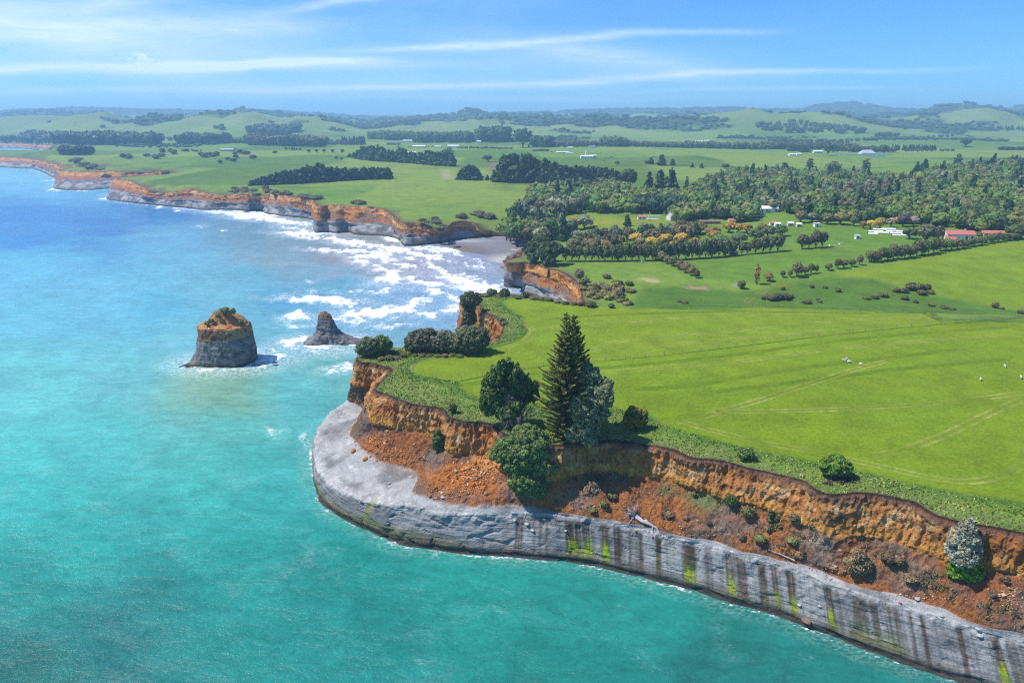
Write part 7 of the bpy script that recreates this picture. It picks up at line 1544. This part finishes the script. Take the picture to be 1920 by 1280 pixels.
def tufts():
    """long grass on the margin between field and cliff edge, and dry tussocks on the cliff slope"""
    r = np.random.RandomState(15); N_ = 90000
    X = r.uniform(-60, 150, N_); Y = r.uniform(84, 262, N_); ok = in_poly(X, Y, loop[:, :2]); X, Y = X[ok], Y[ok]
    d = sdist(X, Y, R_POLY[0][0]); ok = (d < -.3) & (Y < np.interp(X, YB_X, YB_Y) + 2); X, Y, d = X[ok], Y[ok], d[ok]
    n1 = fbm(X / 7, Y / 7, 0, 3, 501); ok = n1 + .35 * r.rand(len(X)) > -.12; X, Y, n1 = X[ok][:26000], Y[ok][:26000], n1[ok][:26000]
    Z = hgt(X, Y); n2 = fbm(X / 16, Y / 16, 0, 3, 502)
    mb = MB(); k = len(X)
    for j in range(3):
        a = r.uniform(0, 6.28, k); h = r.uniform(.12, .34, k) * (1 + .5 * n1); w = r.uniform(.16, .34, k); lx, ly = r.normal(size=k) * .16 + .05, r.normal(size=k) * .16
        ox, oy = r.normal(size=k) * .15, r.normal(size=k) * .15
        A = np.stack([X + ox - np.cos(a) * w / 2, Y + oy - np.sin(a) * w / 2, Z - .05], -1); B_ = np.stack([X + ox + np.cos(a) * w / 2, Y + oy + np.sin(a) * w / 2, Z - .05], -1)
        Cc = np.stack([X + ox + lx + np.cos(a) * w / 3, Y + oy + ly + np.sin(a) * w / 3, Z + h], -1); Dd = np.stack([X + ox + lx - np.cos(a) * w / 3, Y + oy + ly - np.sin(a) * w / 3, Z + h * .9], -1)
        V = np.stack([A, B_, Cc, Dd], 1).reshape(-1, 3)
        c = np.zeros((k, 3)) + (.19, .28, .045); c = mixc(c, (.30, .32, .09), sstep(.0, .4, n1)); c = mixc(c, (.11, .21, .03), sstep(.05, .4, -n2)); c = mixc(c, (.30, .27, .12), (r.rand(k) < .08) * 1.0); c = c * r.uniform(.75, 1.3, k)[:, None]
        mb.add(V, np.arange(4 * k).reshape(-1, 4), None, np.repeat(c, 4, 0))
    tag(link('long_grass', mb.mesh('long_grass', [M_GRASS])), 'long rough grass between the mown field and the cliff edge', 'grass', kind='stuff')
    mb = MB(); vv_ = vvA.ravel(); Vc = VA2.reshape(-1, 3); cpx, cpy, _ = proj(Vc)
    sel = np.where((vv_ > .95) & (vv_ < 1.95) & (cpx > 560) & (cpx < 1960) & (Vc[:, 1] < 200))[0]; nn = fbm(Vc[sel, 0] / 5, Vc[sel, 1] / 5, Vc[sel, 2] / 5, 3, 503); pr = sstep(.12, .42, nn) * np.where(cpx[sel] > 1040, 1, .12); ok = r.rand(len(sel)) < pr * .5; sel = sel[ok][:9000]; p = Vc[sel]; k = len(p)
    for j in range(5):
        a = r.uniform(0, 6.28, k); h = r.uniform(.3, .75, k); w = .12; l = r.normal(size=(k, 2)) * .28; o = r.normal(size=(k, 2)) * .12
        A = p + np.column_stack([o[:, 0] - np.cos(a) * w, o[:, 1] - np.sin(a) * w, np.full(k, -.1)]); B_ = p + np.column_stack([o[:, 0] + np.cos(a) * w, o[:, 1] + np.sin(a) * w, np.full(k, -.1)]); T_ = p + np.column_stack([o[:, 0] + l[:, 0], o[:, 1] + l[:, 1], h])
        c = np.where((r.rand(k) < .35)[:, None], (.13, .16, .05), (.24, .19, .12)) * r.uniform(.6, 1.25, k)[:, None]
        mb.add(np.stack([A, B_, T_], 1).reshape(-1, 3), None, np.arange(3 * k).reshape(-1, 3), np.repeat(c, 3, 0))
    tag(link('cliff_grass', mb.mesh('cliff_grass', [M_GRASS])), 'dry grass and weeds growing on the cliff slope', 'grass', kind='stuff')
tufts()

# ================================================================== wheel tracks pressed in the field
def mat_track(name, rgb, op):
    m, N, L, b = new_mat(name, .95, .05); b.inputs['Base Color'].default_value = (*rgb, 1)
    al = n_attr(N, 'alpha', 2); f = n_noise(N, L, n_pos(N), .9, 5, .75); g = n_noise(N, L, n_pos(N), .12, 3, .6)
    a = n_math(N, L, 'MULTIPLY', al, n_range(N, L, f, .35, .65, .25, 1.0)); a = n_math(N, L, 'MULTIPLY', a, n_range(N, L, g, .38, .6, .15, 1.0)); L.new(n_math(N, L, 'MULTIPLY', a, op, True), b.inputs['Alpha']); return m
M_TR = mat_track('pressed_grass', (.33, .35, .08), 1.0); M_TR2 = mat_track('lush_grass', (.085, .16, .012), .5); M_DIRT = mat_track('bare_earth', (.33, .26, .12), .9); M_LINE = mat_track('dark_grass_line', (.035, .11, .012), .95)
def track(name, pts, offs, w, mat, label, lift=.05):
    W_ = Gl(pts); n = [max(3, int(np.linalg.norm(W_[i + 1, :2] - W_[i, :2]) / 1.2)) for i in range(len(W_) - 1)]; c = catmull(W_[:, :2], n)
    t = np.gradient(c, axis=0); t /= np.linalg.norm(t, axis=1)[:, None]; nr = np.column_stack([-t[:, 1], t[:, 0]]); V = []; A = []; F = []; m = len(c); base = 0
    for o in offs:
        cc = c + nr * (o + .12 * fbm(c[:, 0] / 6, c[:, 1] / 6, o, 2, 5))[:, None]
        for k, (s, al) in enumerate(((-1, 0), (-.45, 1), (.45, 1), (1, 0))):
            p = cc + nr * s * w / 2; z = hgt(p[:, 0], p[:, 1]) + lift; V.append(np.column_stack([p, z])); A.append(np.full(m, al) * np.minimum(1, np.minimum(np.arange(m), np.arange(m)[::-1]) / 5))
        for k in range(3):
            i = np.arange(m - 1); a = base + k * m + i; F.append(np.stack([a, a + 1, a + 1 + m, a + m], -1))
        base += 4 * m
    me = mesh_np(name, np.concatenate(V), np.concatenate(F), mats=[mat], attrs={'alpha': np.concatenate(A)}); return tag(link(name, me), label, kind='structure')
for i, pts in enumerate(([(1680, 672), (1600, 694), (1500, 726), (1420, 752), (1340, 775), (1290, 790)], [(1925, 736), (1800, 752), (1700, 760), (1560, 768), (1400, 772), (1320, 772)], [(1925, 868), (1895, 884), (1850, 899), (1800, 903), (1740, 895), (1640, 872), (1520, 846), (1420, 828), (1330, 806), (1260, 785)], [(1925, 745), (1850, 778), (1780, 812), (1700, 842), (1620, 858)], [(1100, 646), (1250, 633), (1400, 618), (1600, 600), (1780, 592)], [(1090, 660), (1200, 652), (1400, 634), (1560, 618)], [(1010, 616), (1150, 605), (1320, 594), (1500, 590), (1640, 592)], [(962, 590), (985, 606), (1000, 622), (985, 640), (930, 656)], [(1110, 700), (1240, 690), (1400, 676), (1560, 655), (1700, 642), (1900, 628)])):
    track('wheel_track', pts, (-.85, .85), 1.05, M_TR, 'pale wheel tracks pressed into the bright green field')
for pts in ([(800, 712), (860, 722), (1000, 700), (1120, 690), (1240, 680), (1400, 662), (1560, 640), (1720, 625), (1900, 612)], [(1010, 600), (1150, 590), (1400, 583), (1640, 588)], [(1300, 740), (1500, 715), (1700, 690), (1900, 672)], [(1180, 730), (1300, 722), (1500, 690), (1800, 655)]):
    track('mown_strip', pts, (0,), 3.4, M_TR2, 'slightly darker mown strip in the bright green field', .04)
track('dirt_track', [(840, 672), (805, 674), (782, 680), (771, 688), (773, 697), (786, 703)], (0,), 1.1, M_DIRT, 'bare pale track curving round the headland', .07)
track('dirt_track', [(977, 604), (986, 612), (989, 622)], (0,), 1.0, M_DIRT, 'short bare patch of track by the cove', .07)
track('field_track', [(1396, 572), (1404, 562), (1418, 553), (1445, 542), (1480, 530), (1520, 519)], (-.9, .9), 1.6, mat_track('field_track', (.26, .25, .06), .9), 'two-rutted farm track climbing out of the gully', .07)
track('grass_line', [(786, 704), (850, 716), (900, 707), (1030, 685), (1240, 667), (1440, 643), (1560, 628), (1700, 614), (1860, 600), (1925, 596)], (0,), .9, M_LINE, 'dark line of longer grass under the electric fence', .06)
track('grass_line', [(880, 658), (925, 650), (962, 642), (982, 628), (990, 614)], (0,), 1.1, M_LINE, 'dark line of longer grass around the cove', .06)
track('grass_line', [(1110, 575), (1250, 576), (1400, 575), (1520, 577), (1640, 584), (1760, 601), (1860, 604)], (0,), 1.3, M_LINE, 'dark line of longer grass on the far field boundary', .06)
